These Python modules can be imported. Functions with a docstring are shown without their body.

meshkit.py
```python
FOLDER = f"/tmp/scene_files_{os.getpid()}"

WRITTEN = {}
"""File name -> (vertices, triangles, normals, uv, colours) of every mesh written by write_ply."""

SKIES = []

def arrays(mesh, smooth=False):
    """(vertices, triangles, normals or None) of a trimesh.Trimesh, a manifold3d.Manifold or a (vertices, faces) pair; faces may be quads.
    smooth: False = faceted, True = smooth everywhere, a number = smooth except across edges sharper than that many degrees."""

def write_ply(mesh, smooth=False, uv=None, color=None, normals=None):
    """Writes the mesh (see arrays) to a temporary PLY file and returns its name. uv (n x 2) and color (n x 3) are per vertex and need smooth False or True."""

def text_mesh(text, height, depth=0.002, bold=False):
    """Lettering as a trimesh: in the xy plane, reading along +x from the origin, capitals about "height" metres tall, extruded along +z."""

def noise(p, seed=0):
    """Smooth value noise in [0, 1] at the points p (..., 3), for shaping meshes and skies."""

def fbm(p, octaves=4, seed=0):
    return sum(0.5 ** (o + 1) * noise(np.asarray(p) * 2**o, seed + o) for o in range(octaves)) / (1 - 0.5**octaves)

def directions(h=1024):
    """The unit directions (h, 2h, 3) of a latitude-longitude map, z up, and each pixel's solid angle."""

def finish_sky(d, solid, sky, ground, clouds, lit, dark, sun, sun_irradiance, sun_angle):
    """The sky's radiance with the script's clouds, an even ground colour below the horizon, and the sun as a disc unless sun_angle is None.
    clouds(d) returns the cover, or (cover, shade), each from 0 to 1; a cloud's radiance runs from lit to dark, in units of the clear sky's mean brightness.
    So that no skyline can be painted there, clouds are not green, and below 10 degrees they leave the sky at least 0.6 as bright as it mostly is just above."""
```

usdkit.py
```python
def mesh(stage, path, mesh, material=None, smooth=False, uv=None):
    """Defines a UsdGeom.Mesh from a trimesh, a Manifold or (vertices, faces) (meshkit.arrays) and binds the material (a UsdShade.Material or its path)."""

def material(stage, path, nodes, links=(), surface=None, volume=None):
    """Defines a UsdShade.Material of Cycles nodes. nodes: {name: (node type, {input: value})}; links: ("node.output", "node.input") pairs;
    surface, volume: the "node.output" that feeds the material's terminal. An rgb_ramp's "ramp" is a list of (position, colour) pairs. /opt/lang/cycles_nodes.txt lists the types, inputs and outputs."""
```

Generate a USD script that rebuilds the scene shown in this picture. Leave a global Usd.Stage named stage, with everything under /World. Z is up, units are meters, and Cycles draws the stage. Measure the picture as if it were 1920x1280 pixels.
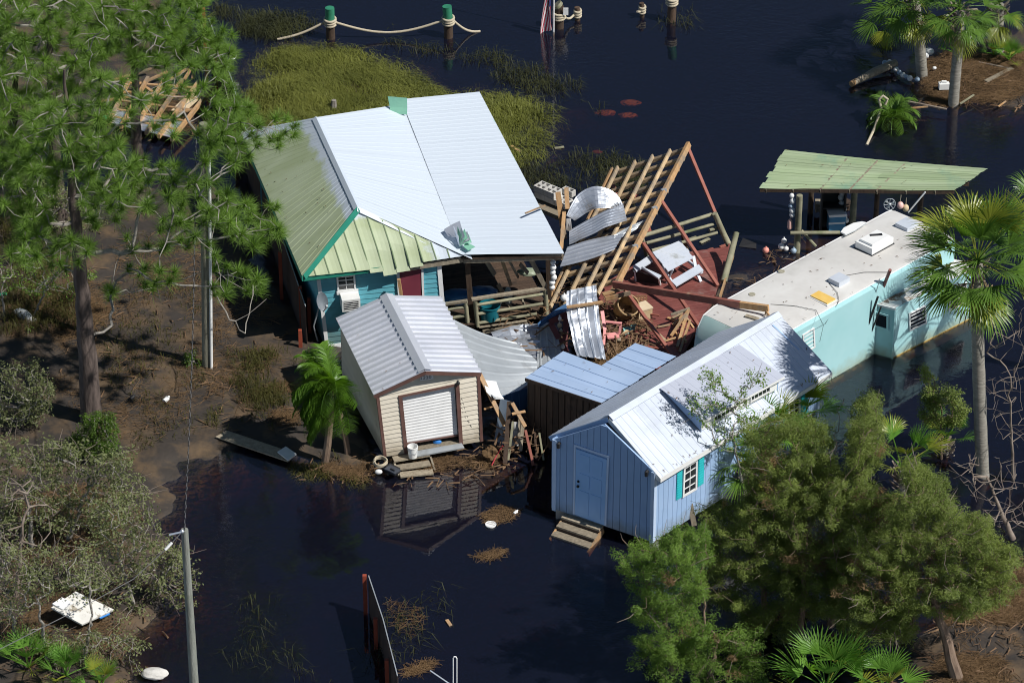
import math
import numpy as np, trimesh, shapely
from shapely.geometry import Polygon, LineString
from pxr import Usd, UsdGeom, UsdLux, UsdShade, Gf, Sdf, Vt
import usdkit, meshkit

stage = Usd.Stage.CreateInMemory()
UsdGeom.SetStageUpAxis(stage, UsdGeom.Tokens.z); UsdGeom.SetStageMetersPerUnit(stage, 1.0)
UsdGeom.Xform.Define(stage, '/World'); UsdGeom.Scope.Define(stage, '/World/Looks')
# ---------------- camera: a long lens from a helicopter, 100 m away, looking 32 degrees down
TH, DIST, FP = math.radians(32.0), 100.0, 6500.0
CAM = np.array([0, -DIST*math.cos(TH), DIST*math.sin(TH)])
cam = UsdGeom.Camera.Define(stage, '/World/Camera')
cam.AddTranslateOp().Set(Gf.Vec3d(*CAM)); cam.AddRotateXOp().Set(58.0)
cam.CreateHorizontalApertureAttr(36.0); cam.CreateVerticalApertureAttr(36.0*682/1024)
cam.CreateFocalLengthAttr(FP*36/1920); cam.CreateClippingRangeAttr(Gf.Vec2f(1, 3000))
cam.CreateExposureAttr(-0.02)
# ---------------- sun and sky
SUN_EL, SUN_DIR = math.radians(50.0), np.array([0.897, -0.442])
ROT = math.atan2(SUN_DIR[0], SUN_DIR[1])
sky_m = usdkit.material(stage, '/World/Looks/sky', {
    's': ('sky_texture', {'sky_type': 'single_scattering', 'sun_disc': False, 'sun_elevation': SUN_EL, 'sun_rotation': ROT, 'air_density': 1.0, 'aerosol_density': 0.25, 'ozone_density': 3.0}),
    'b': ('background_shader', {'strength': 0.052})}, [('s.color', 'b.color')], surface='b.background')
dome = UsdLux.DomeLight.Define(stage, '/World/sky')
dome.GetPrim().SetCustomDataByKey('kind', 'structure')
UsdShade.MaterialBindingAPI.Apply(dome.GetPrim()).Bind(sky_m)
sun = UsdLux.DistantLight.Define(stage, '/World/sun')
sun.CreateNormalizeAttr(True); sun.CreateIntensityAttr(1.25); sun.CreateAngleAttr(0.53); sun.CreateColorAttr(Gf.Vec3f(1.0, 0.975, 0.93))
sun.AddRotateXYZOp().Set(Gf.Vec3f(90-math.degrees(SUN_EL), 0, -math.degrees(ROT)+180))

# ---------------- pixel helpers (photo pixels, 1920 wide): lay points out on real planes
FW = np.array([0, math.cos(TH), -math.sin(TH)]); RT = np.array([1., 0, 0]); UPV = np.cross(RT, FW)
def ray(x, y): return FW*FP + RT*(x-960) + UPV*(640-y)
def P(x, y, z=0.0):
    d = ray(x, y); return CAM + d*((z-CAM[2])/d[2])
def Q(x, y, Y):
    d = ray(x, y); return CAM + d*((Y-CAM[1])/d[1])
def pix(p):
    q = np.asarray(p, float)-CAM; w = q@FW
    return np.stack([960+FP*(q@RT)/w, 640-FP*(q@UPV)/w], -1)
def up(px, base): return Q(px[0], px[1], base[1])
A = lambda *v: np.array(v, float)
def nrm(v):
    v = np.asarray(v, float); return v/max(np.linalg.norm(v), 1e-9)

# ---------------- materials
_mats = {}
def mat(name, c1, c2=None, rough=.6, scale=2.0, stretch=(1, 1, 1), metallic=0., bump=0., bscale=None, rnd=0., spec=.5, lo=.35, hi=.65, detail=5, c3=None, s3=.7, lo3=.55, hi3=.7, stain=None):
    if name in _mats: return _mats[name]
    c2 = c2 or tuple(x*.8 for x in c1)
    n = {'g': ('geometry', {}), 'm': ('mapping', {'scale': stretch}),
         'n': ('noise_texture', {'scale': scale, 'detail': detail, 'roughness': .6}),
         'r': ('rgb_ramp', {'ramp': [(lo, c1), (hi, c2)]}),
         'p': ('principled_bsdf', {'roughness': rough, 'metallic': metallic, 'specular_ior_level': spec})}
    l = [('g.position', 'm.vector'), ('m.vector', 'n.vector'), ('n.fac', 'r.fac')]
    out = 'r.color'
    if c3:
        n['n3'] = ('noise_texture', {'scale': s3, 'detail': 6, 'roughness': .65}); n['f3'] = ('map_range', {'from_min': lo3, 'from_max': hi3, 'clamp': True})
        n['x3'] = ('mix_color', {'b': c3})
        l += [('g.position', 'n3.vector'), ('n3.fac', 'f3.value'), ('f3.result', 'x3.fac'), (out, 'x3.a')]; out = 'x3.result'
    if stain:
        z_, sc_ = stain
        n['sx'] = ('separate_xyz', {}); n['sn'] = ('noise_texture', {'scale': 1.7, 'detail': 6, 'roughness': .7}); n['sa'] = ('math', {'math_type': 'multiply_add', 'value2': .9}); n['sm'] = ('map_range', {'from_min': z_+.75, 'from_max': z_+.30, 'to_min': 0., 'to_max': .75, 'clamp': True}); n['sxx'] = ('mix_color', {'b': sc_})
        l += [('g.position', 'sx.vector'), ('g.position', 'sn.vector'), ('sn.fac', 'sa.value1'), ('sx.z', 'sa.value3'), ('sa.value', 'sm.value'), ('sm.result', 'sxx.fac'), (out, 'sxx.a')]; out = 'sxx.result'
    if rnd:
        n['o'] = ('object_info', {}); n['q'] = ('map_range', {'to_min': 1-rnd, 'to_max': 1+rnd}); n['h'] = ('hsv', {})
        l += [('o.random', 'q.value'), ('q.result', 'h.value'), (out, 'h.color')]; out = 'h.color'
    l.append((out, 'p.base_color'))
    if bump:
        n['nb'] = ('noise_texture', {'scale': bscale or scale*4, 'detail': 4}); n['b'] = ('bump', {'strength': bump, 'distance': .03})
        l += [('m.vector', 'nb.vector'), ('nb.fac', 'b.height'), ('b.normal', 'p.normal')]
    _mats[name] = usdkit.material(stage, '/World/Looks/'+name, n, l, surface='p.BSDF')
    return _mats[name]
def leafmat(name, c1, c2, c3, rough=.5, trans=.35, tint=(1.2, 1.3, .5)):
    """foliage: hue varies by leaf and by clump"""
    if name in _mats: return _mats[name]
    n = {'g': ('geometry', {}), 'r': ('rgb_ramp', {'ramp': [(0, c1), (.6, c2), (1, c3)]}),
         'n': ('noise_texture', {'scale': .9, 'detail': 3}), 'a': ('math', {'math_type': 'multiply_add', 'value2': .55}), 'k': ('math', {'math_type': 'multiply_add', 'value2': .9, 'value3': -.22}),
         'p': ('principled_bsdf', {'roughness': rough, 'specular_ior_level': .35}), 't': ('translucent_bsdf', {}), 'tm': ('mix_color', {'blend_type': 'multiply', 'fac': 1., 'b': tint}),
         'x': ('mix_closure', {'fac': trans})}
    l = [('g.random_per_island', 'a.value1'), ('g.position', 'n.vector'), ('n.fac', 'k.value1'), ('k.value', 'a.value3'), ('a.value', 'r.fac'), ('r.color', 'p.base_color'),
         ('r.color', 'tm.a'), ('tm.result', 't.color'), ('p.BSDF', 'x.closure1'), ('t.BSDF', 'x.closure2')]
    _mats[name] = usdkit.material(stage, '/World/Looks/'+name, n, l, surface='x.closure')
    return _mats[name]
wood_o = mat('fresh_timber', (.38, .21, .09), (.50, .31, .15), .7, 3, (4, 4, 1), rnd=.25, bump=.2, c3=(.26, .20, .14), s3=1.4, lo3=.48, hi3=.62)
wood_g = mat('weathered_timber', (.22, .18, .13), (.34, .29, .21), .8, 3, (4, 4, 1), rnd=.22, bump=.25)
wood_l = mat('grey_log', (.21, .20, .13), (.35, .33, .22), .8, 2.5, rnd=.2, bump=.25, c3=(.15, .17, .08), s3=1.5)
wood_b = mat('purlin_timber', (.38, .27, .155), (.50, .37, .22), .75, 3, rnd=.25, bump=.2, c3=(.25, .20, .145), s3=1.6, lo3=.46, hi3=.6)
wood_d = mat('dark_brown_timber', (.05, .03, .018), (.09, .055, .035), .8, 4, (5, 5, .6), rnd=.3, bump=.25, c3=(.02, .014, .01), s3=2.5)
red_w = mat('red_painted_timber', (.27, .085, .06), (.34, .12, .085), .6, 3, rnd=.15, c3=(.4, .24, .15), s3=2, lo3=.62, hi3=.72)
red_d = mat('red_deck', (.165, .05, .042), (.23, .075, .062), .5, 2.2, rnd=.16, c3=(.22, .14, .12), s3=1.1, bump=.15)
fence_r = mat('fence_red', (.34, .07, .035), (.25, .05, .025), .6, 3)
white_p = mat('white_paint', (.8, .8, .79), (.72, .72, .71), .45, 3)
grey_p = mat('grey_blue_paint', (.55, .60, .68), (.62, .66, .72), .5, 2, c3=(.4, .42, .42), s3=2, lo3=.6)
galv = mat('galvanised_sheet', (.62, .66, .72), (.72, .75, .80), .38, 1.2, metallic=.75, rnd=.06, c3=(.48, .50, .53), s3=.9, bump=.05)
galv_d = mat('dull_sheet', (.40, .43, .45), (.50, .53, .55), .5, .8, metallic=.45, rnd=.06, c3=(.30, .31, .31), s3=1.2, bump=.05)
cab_roof = mat('cabin_sheet', (.52, .57, .67), (.57, .62, .71), .5, 1.0, metallic=.2, rnd=.06, c3=(.44, .47, .52), s3=1.1, lo3=.5, hi3=.8)
shed_roof = mat('shed_sheet', (.66, .68, .74), (.74, .75, .80), .42, 1.0, metallic=.45, rnd=.05)
green_t = mat('green_trim', (.02, .22, .15), (.03, .27, .19), .4, 2)
teal_w = mat('teal_siding', (.10, .36, .44), (.13, .42, .50), .55, 2, rnd=.05, c3=(.09, .28, .33), s3=1.2, stain=(.55, (.10, .13, .11)))
cream = mat('cream_siding', (.62, .56, .45), (.68, .62, .51), .6, 1.5, rnd=.04, c3=(.5, .45, .36), s3=1.3, lo3=.58, stain=(.55, (.27, .22, .15)))
brown_t = mat('brown_trim', (.11, .055, .045), (.15, .08, .065), .5, 3)
blue_w = mat('blue_siding', (.29, .43, .65), (.33, .47, .69), .55, 1.2, rnd=.03, c3=(.27, .40, .60), s3=.8, stain=(.42, (.20, .22, .22)))
blue_door = mat('blue_door', (.31, .52, .82), (.34, .55, .86), .4, 2)
turq = mat('turquoise_paint', (.02, .42, .46), (.03, .48, .52), .45, 3)
trailer_w = mat('trailer_aqua', (.33, .58, .60), (.38, .62, .64), .4, .9, c3=(.29, .53, .54), s3=.6, rnd=.03, stain=(.12, (.30, .33, .22)))
trailer_r = mat('trailer_roof', (.56, .54, .51), (.68, .67, .64), .6, .9, c3=(.36, .34, .31), s3=.45, lo3=.5, hi3=.75, bump=.05)
rust = mat('rust_stain', (.30, .16, .08), (.5, .36, .22), .8, 3)
glass = mat('dark_glass', (.015, .018, .022), (.03, .035, .04), .06, 2, spec=.8)
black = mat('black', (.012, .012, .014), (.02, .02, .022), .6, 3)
dark_in = mat('dark_interior', (.03, .028, .026), (.05, .045, .04), .9, 3)
conc = mat('concrete_block', (.5, .48, .44), (.6, .58, .54), .9, 6, rnd=.1, bump=.3)
white_pl = mat('white_plastic', (.82, .82, .80), (.76, .76, .74), .35, 3)
yellow = mat('yellow_plastic', (.75, .47, .10), (.82, .56, .17), .35, 3)
rope_m = mat('rope', (.40, .34, .24), (.50, .44, .33), .9, 20)
post_g = mat('green_post_paint', (.02, .16, .09), (.03, .22, .12), .6, 4)
bark_p = mat('pine_bark', (.05, .037, .032), (.14, .105, .09), .9, 5, (1.6, 1.6, .35), bump=.7, bscale=9)
bark_s = mat('grey_bark', (.20, .18, .155), (.36, .33, .29), .85, 4, bump=.4)
bark_c = mat('cedar_bark', (.13, .085, .06), (.24, .17, .12), .85, 5, (2, 2, .5), bump=.4)
bark_palm = mat('palm_trunk', (.20, .185, .155), (.30, .28, .24), .9, 3, (1, 1, 5), bump=.5, bscale=4)
twig_m = mat('dead_twig', (.16, .12, .095), (.28, .23, .185), .85, 4)
pine_l = leafmat('pine_needles', (.10, .185, .03), (.26, .41, .075), (.50, .56, .17))
cedar_l = leafmat('cedar_leaves', (.11, .155, .034), (.27, .325, .075), (.46, .47, .16), trans=.3)
cedar_b = leafmat('bright_cedar_leaves', (.10, .185, .03), (.235, .36, .06), (.36, .46, .11), trans=.3)
oak_l = leafmat('shrub_leaves', (.13, .15, .06), (.25, .275, .12), (.42, .41, .23), trans=.3)
lime_l = leafmat('vine_leaves', (.05, .10, .012), (.11, .19, .02), (.18, .25, .03))
palm_l = leafmat('palm_leaves', (.08, .16, .026), (.16, .28, .045), (.30, .38, .09), rough=.35, trans=.3)
palm_y = leafmat('palm_leaves_yellowing', (.20, .23, .03), (.33, .36, .05), (.48, .43, .09), rough=.35, trans=.3)
palmetto_l = leafmat('palmetto_leaves', (.10, .24, .035), (.21, .39, .06), (.34, .50, .10), rough=.4, trans=.35)
feather_l = leafmat('feather_palm_leaves', (.075, .17, .018), (.17, .30, .035), (.30, .42, .07), rough=.35, trans=.35)
grass_l = leafmat('marsh_grass_blades', (.13, .145, .03), (.30, .315, .075), (.56, .50, .20), trans=.35, tint=(1.2, 1.2, .6))
wet_l = leafmat('drowned_grass_blades', (.03, .034, .014), (.075, .08, .026), (.17, .155, .06), trans=.2, tint=(1, 1, .7))
dead_l = leafmat('dead_cedar_leaves', (.16, .10, .045), (.30, .20, .09), (.45, .33, .17), trans=.2, tint=(1, .9, .6))
straw_m = leafmat('straw', (.11, .065, .03), (.23, .14, .065), (.42, .29, .15), rough=.8, trans=.1, tint=(1, .9, .6))
chip_m = leafmat('debris_chips', (.10, .055, .03), (.24, .15, .08), (.5, .4, .26), rough=.8, trans=.0)

# ---------------- things and parts
_used = set()
def uniq(path):
    p, k = path, 0
    while p in _used:
        k += 1; p = f'{path}_{k:03d}'
    _used.add(p); return p
def _tag(prim, label=None, cat=None, group=None, kind=None):
    for k, v in (('label', label), ('category', cat), ('group', group), ('kind', kind)):
        if v: prim.SetCustomDataByKey(k, v)
class MB:
    """collects shapes into one mesh"""
    def __init__(s): s.v, s.f, s.n = [], [], 0
    def add(s, v, f):
        v = np.asarray(v, float).reshape(-1, 3); f = np.asarray(f, int)
        if f.shape[1] == 4: f = np.vstack([f[:, [0, 1, 2]], f[:, [0, 2, 3]]])
        s.v.append(v); s.f.append(f+s.n); s.n += len(v); return s
    def tm(s, m): return s.add(m.vertices, m.faces)
    def box8(s, p):
        """p: 4 bottom then 4 top, both the same way round"""
        return s.add(p, [[0, 3, 2, 1], [4, 5, 6, 7], [0, 1, 5, 4], [1, 2, 6, 5], [2, 3, 7, 6], [3, 0, 4, 7]])
    def box(s, c, size, rz=0.0):
        c = np.asarray(c, float); h = np.asarray(size, float)/2; ca, sa = math.cos(rz), math.sin(rz)
        R = np.array([[ca, -sa, 0], [sa, ca, 0], [0, 0, 1]])
        q = [(-1, -1, -1), (1, -1, -1), (1, 1, -1), (-1, 1, -1), (-1, -1, 1), (1, -1, 1), (1, 1, 1), (-1, 1, 1)]
        return s.box8([c + R@(np.array(k)*h) for k in q])
    def beam(s, a, b, w, h, upr=(0, 0, 1)):
        a, b = np.asarray(a, float), np.asarray(b, float); d = nrm(b-a); u = np.asarray(upr, float)
        if abs(d@nrm(u)) > .97: u = A(0, 1, 0)
        x = nrm(np.cross(d, u)); y = np.cross(x, d); x, y = x*w/2, y*h/2
        return s.box8([a-x-y, a+x-y, a+x+y, a-x+y, b-x-y, b+x-y, b+x+y, b-x+y])
    def tube(s, pts, r, n=7, cap=True):
        pts = np.asarray(pts, float); m = len(pts); r = np.broadcast_to(np.asarray(r, float), m)
        t = np.gradient(pts, axis=0); t /= np.maximum(np.linalg.norm(t, axis=1, keepdims=True), 1e-9)
        u = np.cross(t[0], A(0, 0, 1) if abs(t[0][2]) < .9 else A(1, 0, 0)); ring = []
        for k in range(m):
            u = u - t[k]*(u@t[k]); u = nrm(u); w = np.cross(t[k], u)
            th = np.arange(n)*2*np.pi/n
            ring.append(pts[k] + r[k]*(np.cos(th)[:, None]*u + np.sin(th)[:, None]*w))
        V = np.vstack(ring); F = []
        for k in range(m-1):
            for j in range(n):
                F.append([k*n+j, k*n+(j+1) % n, (k+1)*n+(j+1) % n, (k+1)*n+j])
        F = np.array(F); s.add(V, F)
        if cap:
            for k0, c, flip in ((0, pts[0], True), ((m-1)*n, pts[-1], False)):
                vv = np.vstack([V[k0:k0+n], c]); ff = [[j, (j+1) % n, n] if not flip else [(j+1) % n, j, n] for j in range(n)]
                s.add(vv, ff)
        return s
    def grid(s, G, thick=0.0):
        """G: m x n x 3 points as a sheet"""
        G = np.asarray(G, float); m, n = G.shape[:2]; i = np.arange(m*n).reshape(m, n)
        q = np.stack([i[:-1, :-1], i[:-1, 1:], i[1:, 1:], i[1:, :-1]], -1).reshape(-1, 4)
        s.add(G.reshape(-1, 3), q)
        if thick:
            nm = np.cross(G[0, -1]-G[0, 0], G[-1, 0]-G[0, 0]); G2 = G - nrm(nm)*thick
            s.add(G2.reshape(-1, 3), q[:, ::-1])
            b = np.concatenate([i[0, :], i[1:, -1], i[-1, -2::-1], i[-2:0:-1, 0]])
            E_ = np.vstack([G.reshape(-1, 3)[b], G2.reshape(-1, 3)[b]]); k = len(b); j = np.arange(k)
            s.add(E_, np.stack([j, j+k, (j+1) % k+k, (j+1) % k], -1))
        return s
    def ball(s, c, r, sub=2, sc=(1, 1, 1)):
        m = trimesh.creation.icosphere(subdivisions=sub, radius=1.0); return s.add(m.vertices*np.asarray(sc)*r+np.asarray(c), m.faces)
    def prism(s, poly, dirv):
        """poly: n x 3 planar outline (convex), pushed along dirv"""
        p = np.asarray(poly, float); n = len(p); q = p+np.asarray(dirv, float); c = np.vstack([p, q])
        s.add(c, np.array([[0, k+1, k] for k in range(1, n-1)]+[[n, n+k, n+k+1] for k in range(1, n-1)]))
        return s.add(c, [[k, (k+1) % n, (k+1) % n+n, k+n] for k in range(n)])
    def done(s): return np.vstack(s.v), np.vstack(s.f)
class Thing:
    def __init__(s, name, label, cat, base=(0, 0, 0), group=None, kind=None):
        s.path = uniq('/World/'+name); s.base = np.asarray(base, float)
        x = UsdGeom.Xform.Define(stage, s.path); x.AddTranslateOp().Set(Gf.Vec3d(*map(float, s.base)))
        _tag(x.GetPrim(), label, cat, group, kind)
    def add(s, name, mb, material, parent=None, smooth=False, label=None, kind=None, prim=None):
        p = uniq((parent or s.path)+'/'+name); v, f = mb.done() if isinstance(mb, MB) else mb
        m = usdkit.mesh(stage, p, (v-s.base, f), material, smooth=smooth); _tag(m.GetPrim(), label, None, None, kind)
        if prim is not None:
            for k, a in prim.items(): UsdGeom.PrimvarsAPI(m).CreatePrimvar(k, Sdf.ValueTypeNames.FloatArray, 'vertex').Set(Vt.FloatArray.FromNumpy(np.asarray(a, np.float32)))
        return p
def single(name, mb, material, label=None, cat=None, group=None, kind=None, smooth=False):
    p = uniq('/World/'+name); v, f = mb.done() if isinstance(mb, MB) else mb
    m = usdkit.mesh(stage, p, (v, f), material, smooth=smooth); _tag(m.GetPrim(), label, cat, group, kind); return p

class Face:
    """a bilinear patch: a bottom left, b bottom right, c top right, d top left as seen from outside"""
    def __init__(s, a, b, c, d, n=None):
        s.c = [np.asarray(k, float) for k in (a, b, c, d)]
        s.n = nrm(np.cross(s.c[1]-s.c[0]+s.c[2]-s.c[3], s.c[3]-s.c[0]+s.c[2]-s.c[1]))
        if s.n@(CAM-s.c[0]) < 0: s.n = -s.n
        if n is not None: s.n = nrm(n)
        s.w = np.linalg.norm((s.c[1]-s.c[0]+s.c[2]-s.c[3])/2); s.h = np.linalg.norm((s.c[3]-s.c[0]+s.c[2]-s.c[1])/2)
    def pt(s, u, v, o=0.0):
        u = np.asarray(u, float)[..., None]; v = np.asarray(v, float)[..., None]; o = np.asarray(o, float)[..., None]
        a, b, c, d = s.c
        return a*(1-u)*(1-v)+b*u*(1-v)+c*u*v+d*(1-u)*v + s.n*o
    def uv(s, px, py):
        u = v = .5
        for _ in range(25):
            p0 = pix(s.pt(u, v)); e = np.array([px, py])-p0
            J = np.stack([(pix(s.pt(u+1e-4, v))-p0)/1e-4, (pix(s.pt(u, v+1e-4))-p0)/1e-4], 1)
            du = np.linalg.solve(J, e); u += du[0]; v += du[1]
        return u, v
    def at(s, px, py, o=0.0):
        u, v = s.uv(px, py); return s.pt(u, v, o)
    def sub(s, pts, o=0.0): return Face(*[s.at(x, y, o) for x, y in pts], n=s.n)
    def box(s, mb, u0, u1, v0, v1, o0, o1):
        return mb.box8([s.pt(u, v, o0) for u, v in ((u0, v0), (u1, v0), (u1, v1), (u0, v1))]+[s.pt(u, v, o1) for u, v in ((u0, v0), (u1, v0), (u1, v1), (u0, v1))])
    def prof(s, mb, x, h, v0=0., v1=1., nv=2, o=0.0, along='v', warp=None, thick=0.004):
        """a sheet whose profile (x in 0..1, h in metres) runs along v (or u)"""
        x = np.asarray(x); t = np.linspace(v0, v1, nv)
        if along == 'v': U, V_ = np.meshgrid(x, t)
        else: V_, U = np.meshgrid(x, t)
        H = np.broadcast_to(np.asarray(h), U.shape)+o
        if warp is not None: H = H+warp(U, V_)
        G = s.pt(U, V_, H)
        if along != 'v': G = G[::-1]
        return mb.grid(G, thick)
def ribs(x0, x1, L, period, w, hh, slope=.012):
    """trapezoid ribs over x0..x1 (fractions of a width of L metres)"""
    xs, hs = [x0], [0.]; k = math.ceil((x0*L)/period-.5)
    while (k+.5)*period < x1*L-w:
        c = (k+.5)*period
        if c-w/2-slope > x0*L:
            xs += [(c-w/2-slope)/L, (c-w/2)/L, (c+w/2)/L, (c+w/2+slope)/L]; hs += [0, hh, hh, 0]
        k += 1
    return np.array(xs+[x1]), np.array(hs+[0.])
def roof_panels(T, name, face, material, width, period, w, hh, parent=None, along='v', o=.012, nv=2, warp=None, v0=0., v1=1., u0=0., u1=1., rng=None, ragged=0.0):
    L = face.w if along == 'v' else face.h
    n = max(1, round((u1-u0)*L/width))
    for k in range(n):
        a, b = u0+(u1-u0)*k/n, u0+(u1-u0)*(k+1)/n
        x, h = ribs(a, b+.01/L if k < n-1 else b, L, period, w, hh); mb = MB()
        r0, r1 = (rng.uniform(-ragged, ragged), rng.uniform(-ragged, ragged)) if rng is not None and ragged else (0, 0)
        face.prof(mb, x, h, v0+r0, v1+r1, nv, o+.003*(k % 2), along, warp); T.add(name, mb, material, parent)
def window(T, f, mats=None, cols=2, rows=2, parent=None, fr=.05, dep=.04, name='window'):
    """frame > pane, glazing bars"""
    mb = MB(); a, b = fr/f.w, fr/f.h
    f.box(mb, 0, a, 0, 1, 0, dep); f.box(mb, 1-a, 1, 0, 1, 0, dep); f.box(mb, a, 1-a, 0, b, 0, dep*.97); f.box(mb, a, 1-a, 1-b, 1, 0, dep*.97)
    w = T.add(name, mb, mats or white_p, parent); mb = MB(); f.box(mb, a, 1-a, b, 1-b, .004, .012)
    third = parent is not None
    if not third: T.add('pane', mb, glass, w)
    else: T.add('window_pane', mb, glass, parent)
    mb = MB()
    for k in range(1, cols): f.box(mb, k/cols-.01/f.w, k/cols+.01/f.w, b, 1-b, .013, .028)
    for k in range(1, rows):
        t = .016 if k*2 == rows else .01
        f.box(mb, a, 1-a, k/rows-t/f.h, k/rows+t/f.h, .013, .030)
    if mb.v: T.add('glazing_bars', mb, mats or white_p, w if not third else parent)
    return w
# ---------------- terrain, water, grass, litter
def poly(pts, z=0.): return Polygon([P(x, y, z)[:2] for x, y in pts])
LAND = {
 'drive': poly([(-500, 320), (120, 330), (420, 330), (470, 420), (560, 560), (650, 640), (690, 800), (760, 870), (850, 862), (930, 850), (975, 870), (965, 905), (890, 915), (860, 885), (745, 885), (690, 905), (600, 895), (555, 880), (480, 880), (400, 900), (345, 945), (310, 985), (330, 1030), (345, 1120), (310, 1180), (275, 1290), (270, 1500), (-500, 1500)]),
 'back': poly([(-600, -200), (300, -200), (330, 60), (390, 150), (420, 230), (220, 260), (-600, 330)]),
 'lawn': poly([(435, 105), (520, 82), (640, 85), (760, 120), (850, 150), (960, 165), (1040, 205), (1045, 270), (985, 330), (900, 430), (500, 430), (440, 250)]),
 'isle': poly([(1690, 180), (1720, 140), (1700, 95), (1760, 60), (1900, 40), (2150, 40), (2150, 215), (1930, 222), (1850, 212), (1790, 190)]),
 'trail': poly([(1385, 478), (1450, 462), (1500, 430), (1600, 390), (1640, 420), (1400, 570), (1330, 600), (1250, 640), (1150, 640), (1200, 560), (1320, 520)]),
 'right': poly([(1640, 1330), (1700, 1190), (1760, 1150), (1860, 1090), (1960, 1010), (2200, 960), (2200, 1600), (1500, 1600)]),
}
LV = {'drive': .16, 'back': .10, 'lawn': .035, 'isle': .14, 'trail': .06, 'right': .22}
def height(x, y):
    p = shapely.points(x, y); h = np.full(np.shape(x), -.62)
    q = np.stack([x, y, np.zeros_like(x)], -1)
    nz = meshkit.fbm(q*.55, 4, 3)-.5; n2 = meshkit.fbm(q*2.6, 3, 9)-.5
    for k, g in LAND.items():
        d = shapely.distance(p, g.boundary)*np.where(shapely.contains_xy(g, x, y), 1, -1) + nz*1.6
        w = 1.7 if k != 'lawn' else 2.6
        s = np.clip((d+w)/(2*w), 0, 1); s = s*s*(3-2*s)
        h = np.maximum(h, -.62+(LV[k]+.62)*s)
    return h + nz*.22*np.clip((h+.8), 0, 1) + n2*.05
xs = np.unique(np.concatenate([np.linspace(-700, -30, 14), np.arange(-30, 30.01, .22), np.linspace(30, 700, 14)]))
ys = np.unique(np.concatenate([np.linspace(-160, -26, 10), np.arange(-26, 34.01, .22), np.linspace(34, 1400, 18)]))
GX, GY = np.meshgrid(xs, ys); GZ = height(GX.ravel(), GY.ravel()).reshape(GX.shape)
HI = lambda x, y: height(np.atleast_1d(np.asarray(x, float)), np.atleast_1d(np.asarray(y, float)))
ground_m = mat('mud', (.025, .0205, .018), (.050, .039, .031), .75, .9, c3=(.12, .078, .042), s3=1.0, lo3=.46, hi3=.68, bump=.6, bscale=7, lo=.3, hi=.7)
single('ground', MB().grid(np.stack([GX, GY, GZ], -1)), ground_m, kind='structure', smooth=True)
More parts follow.
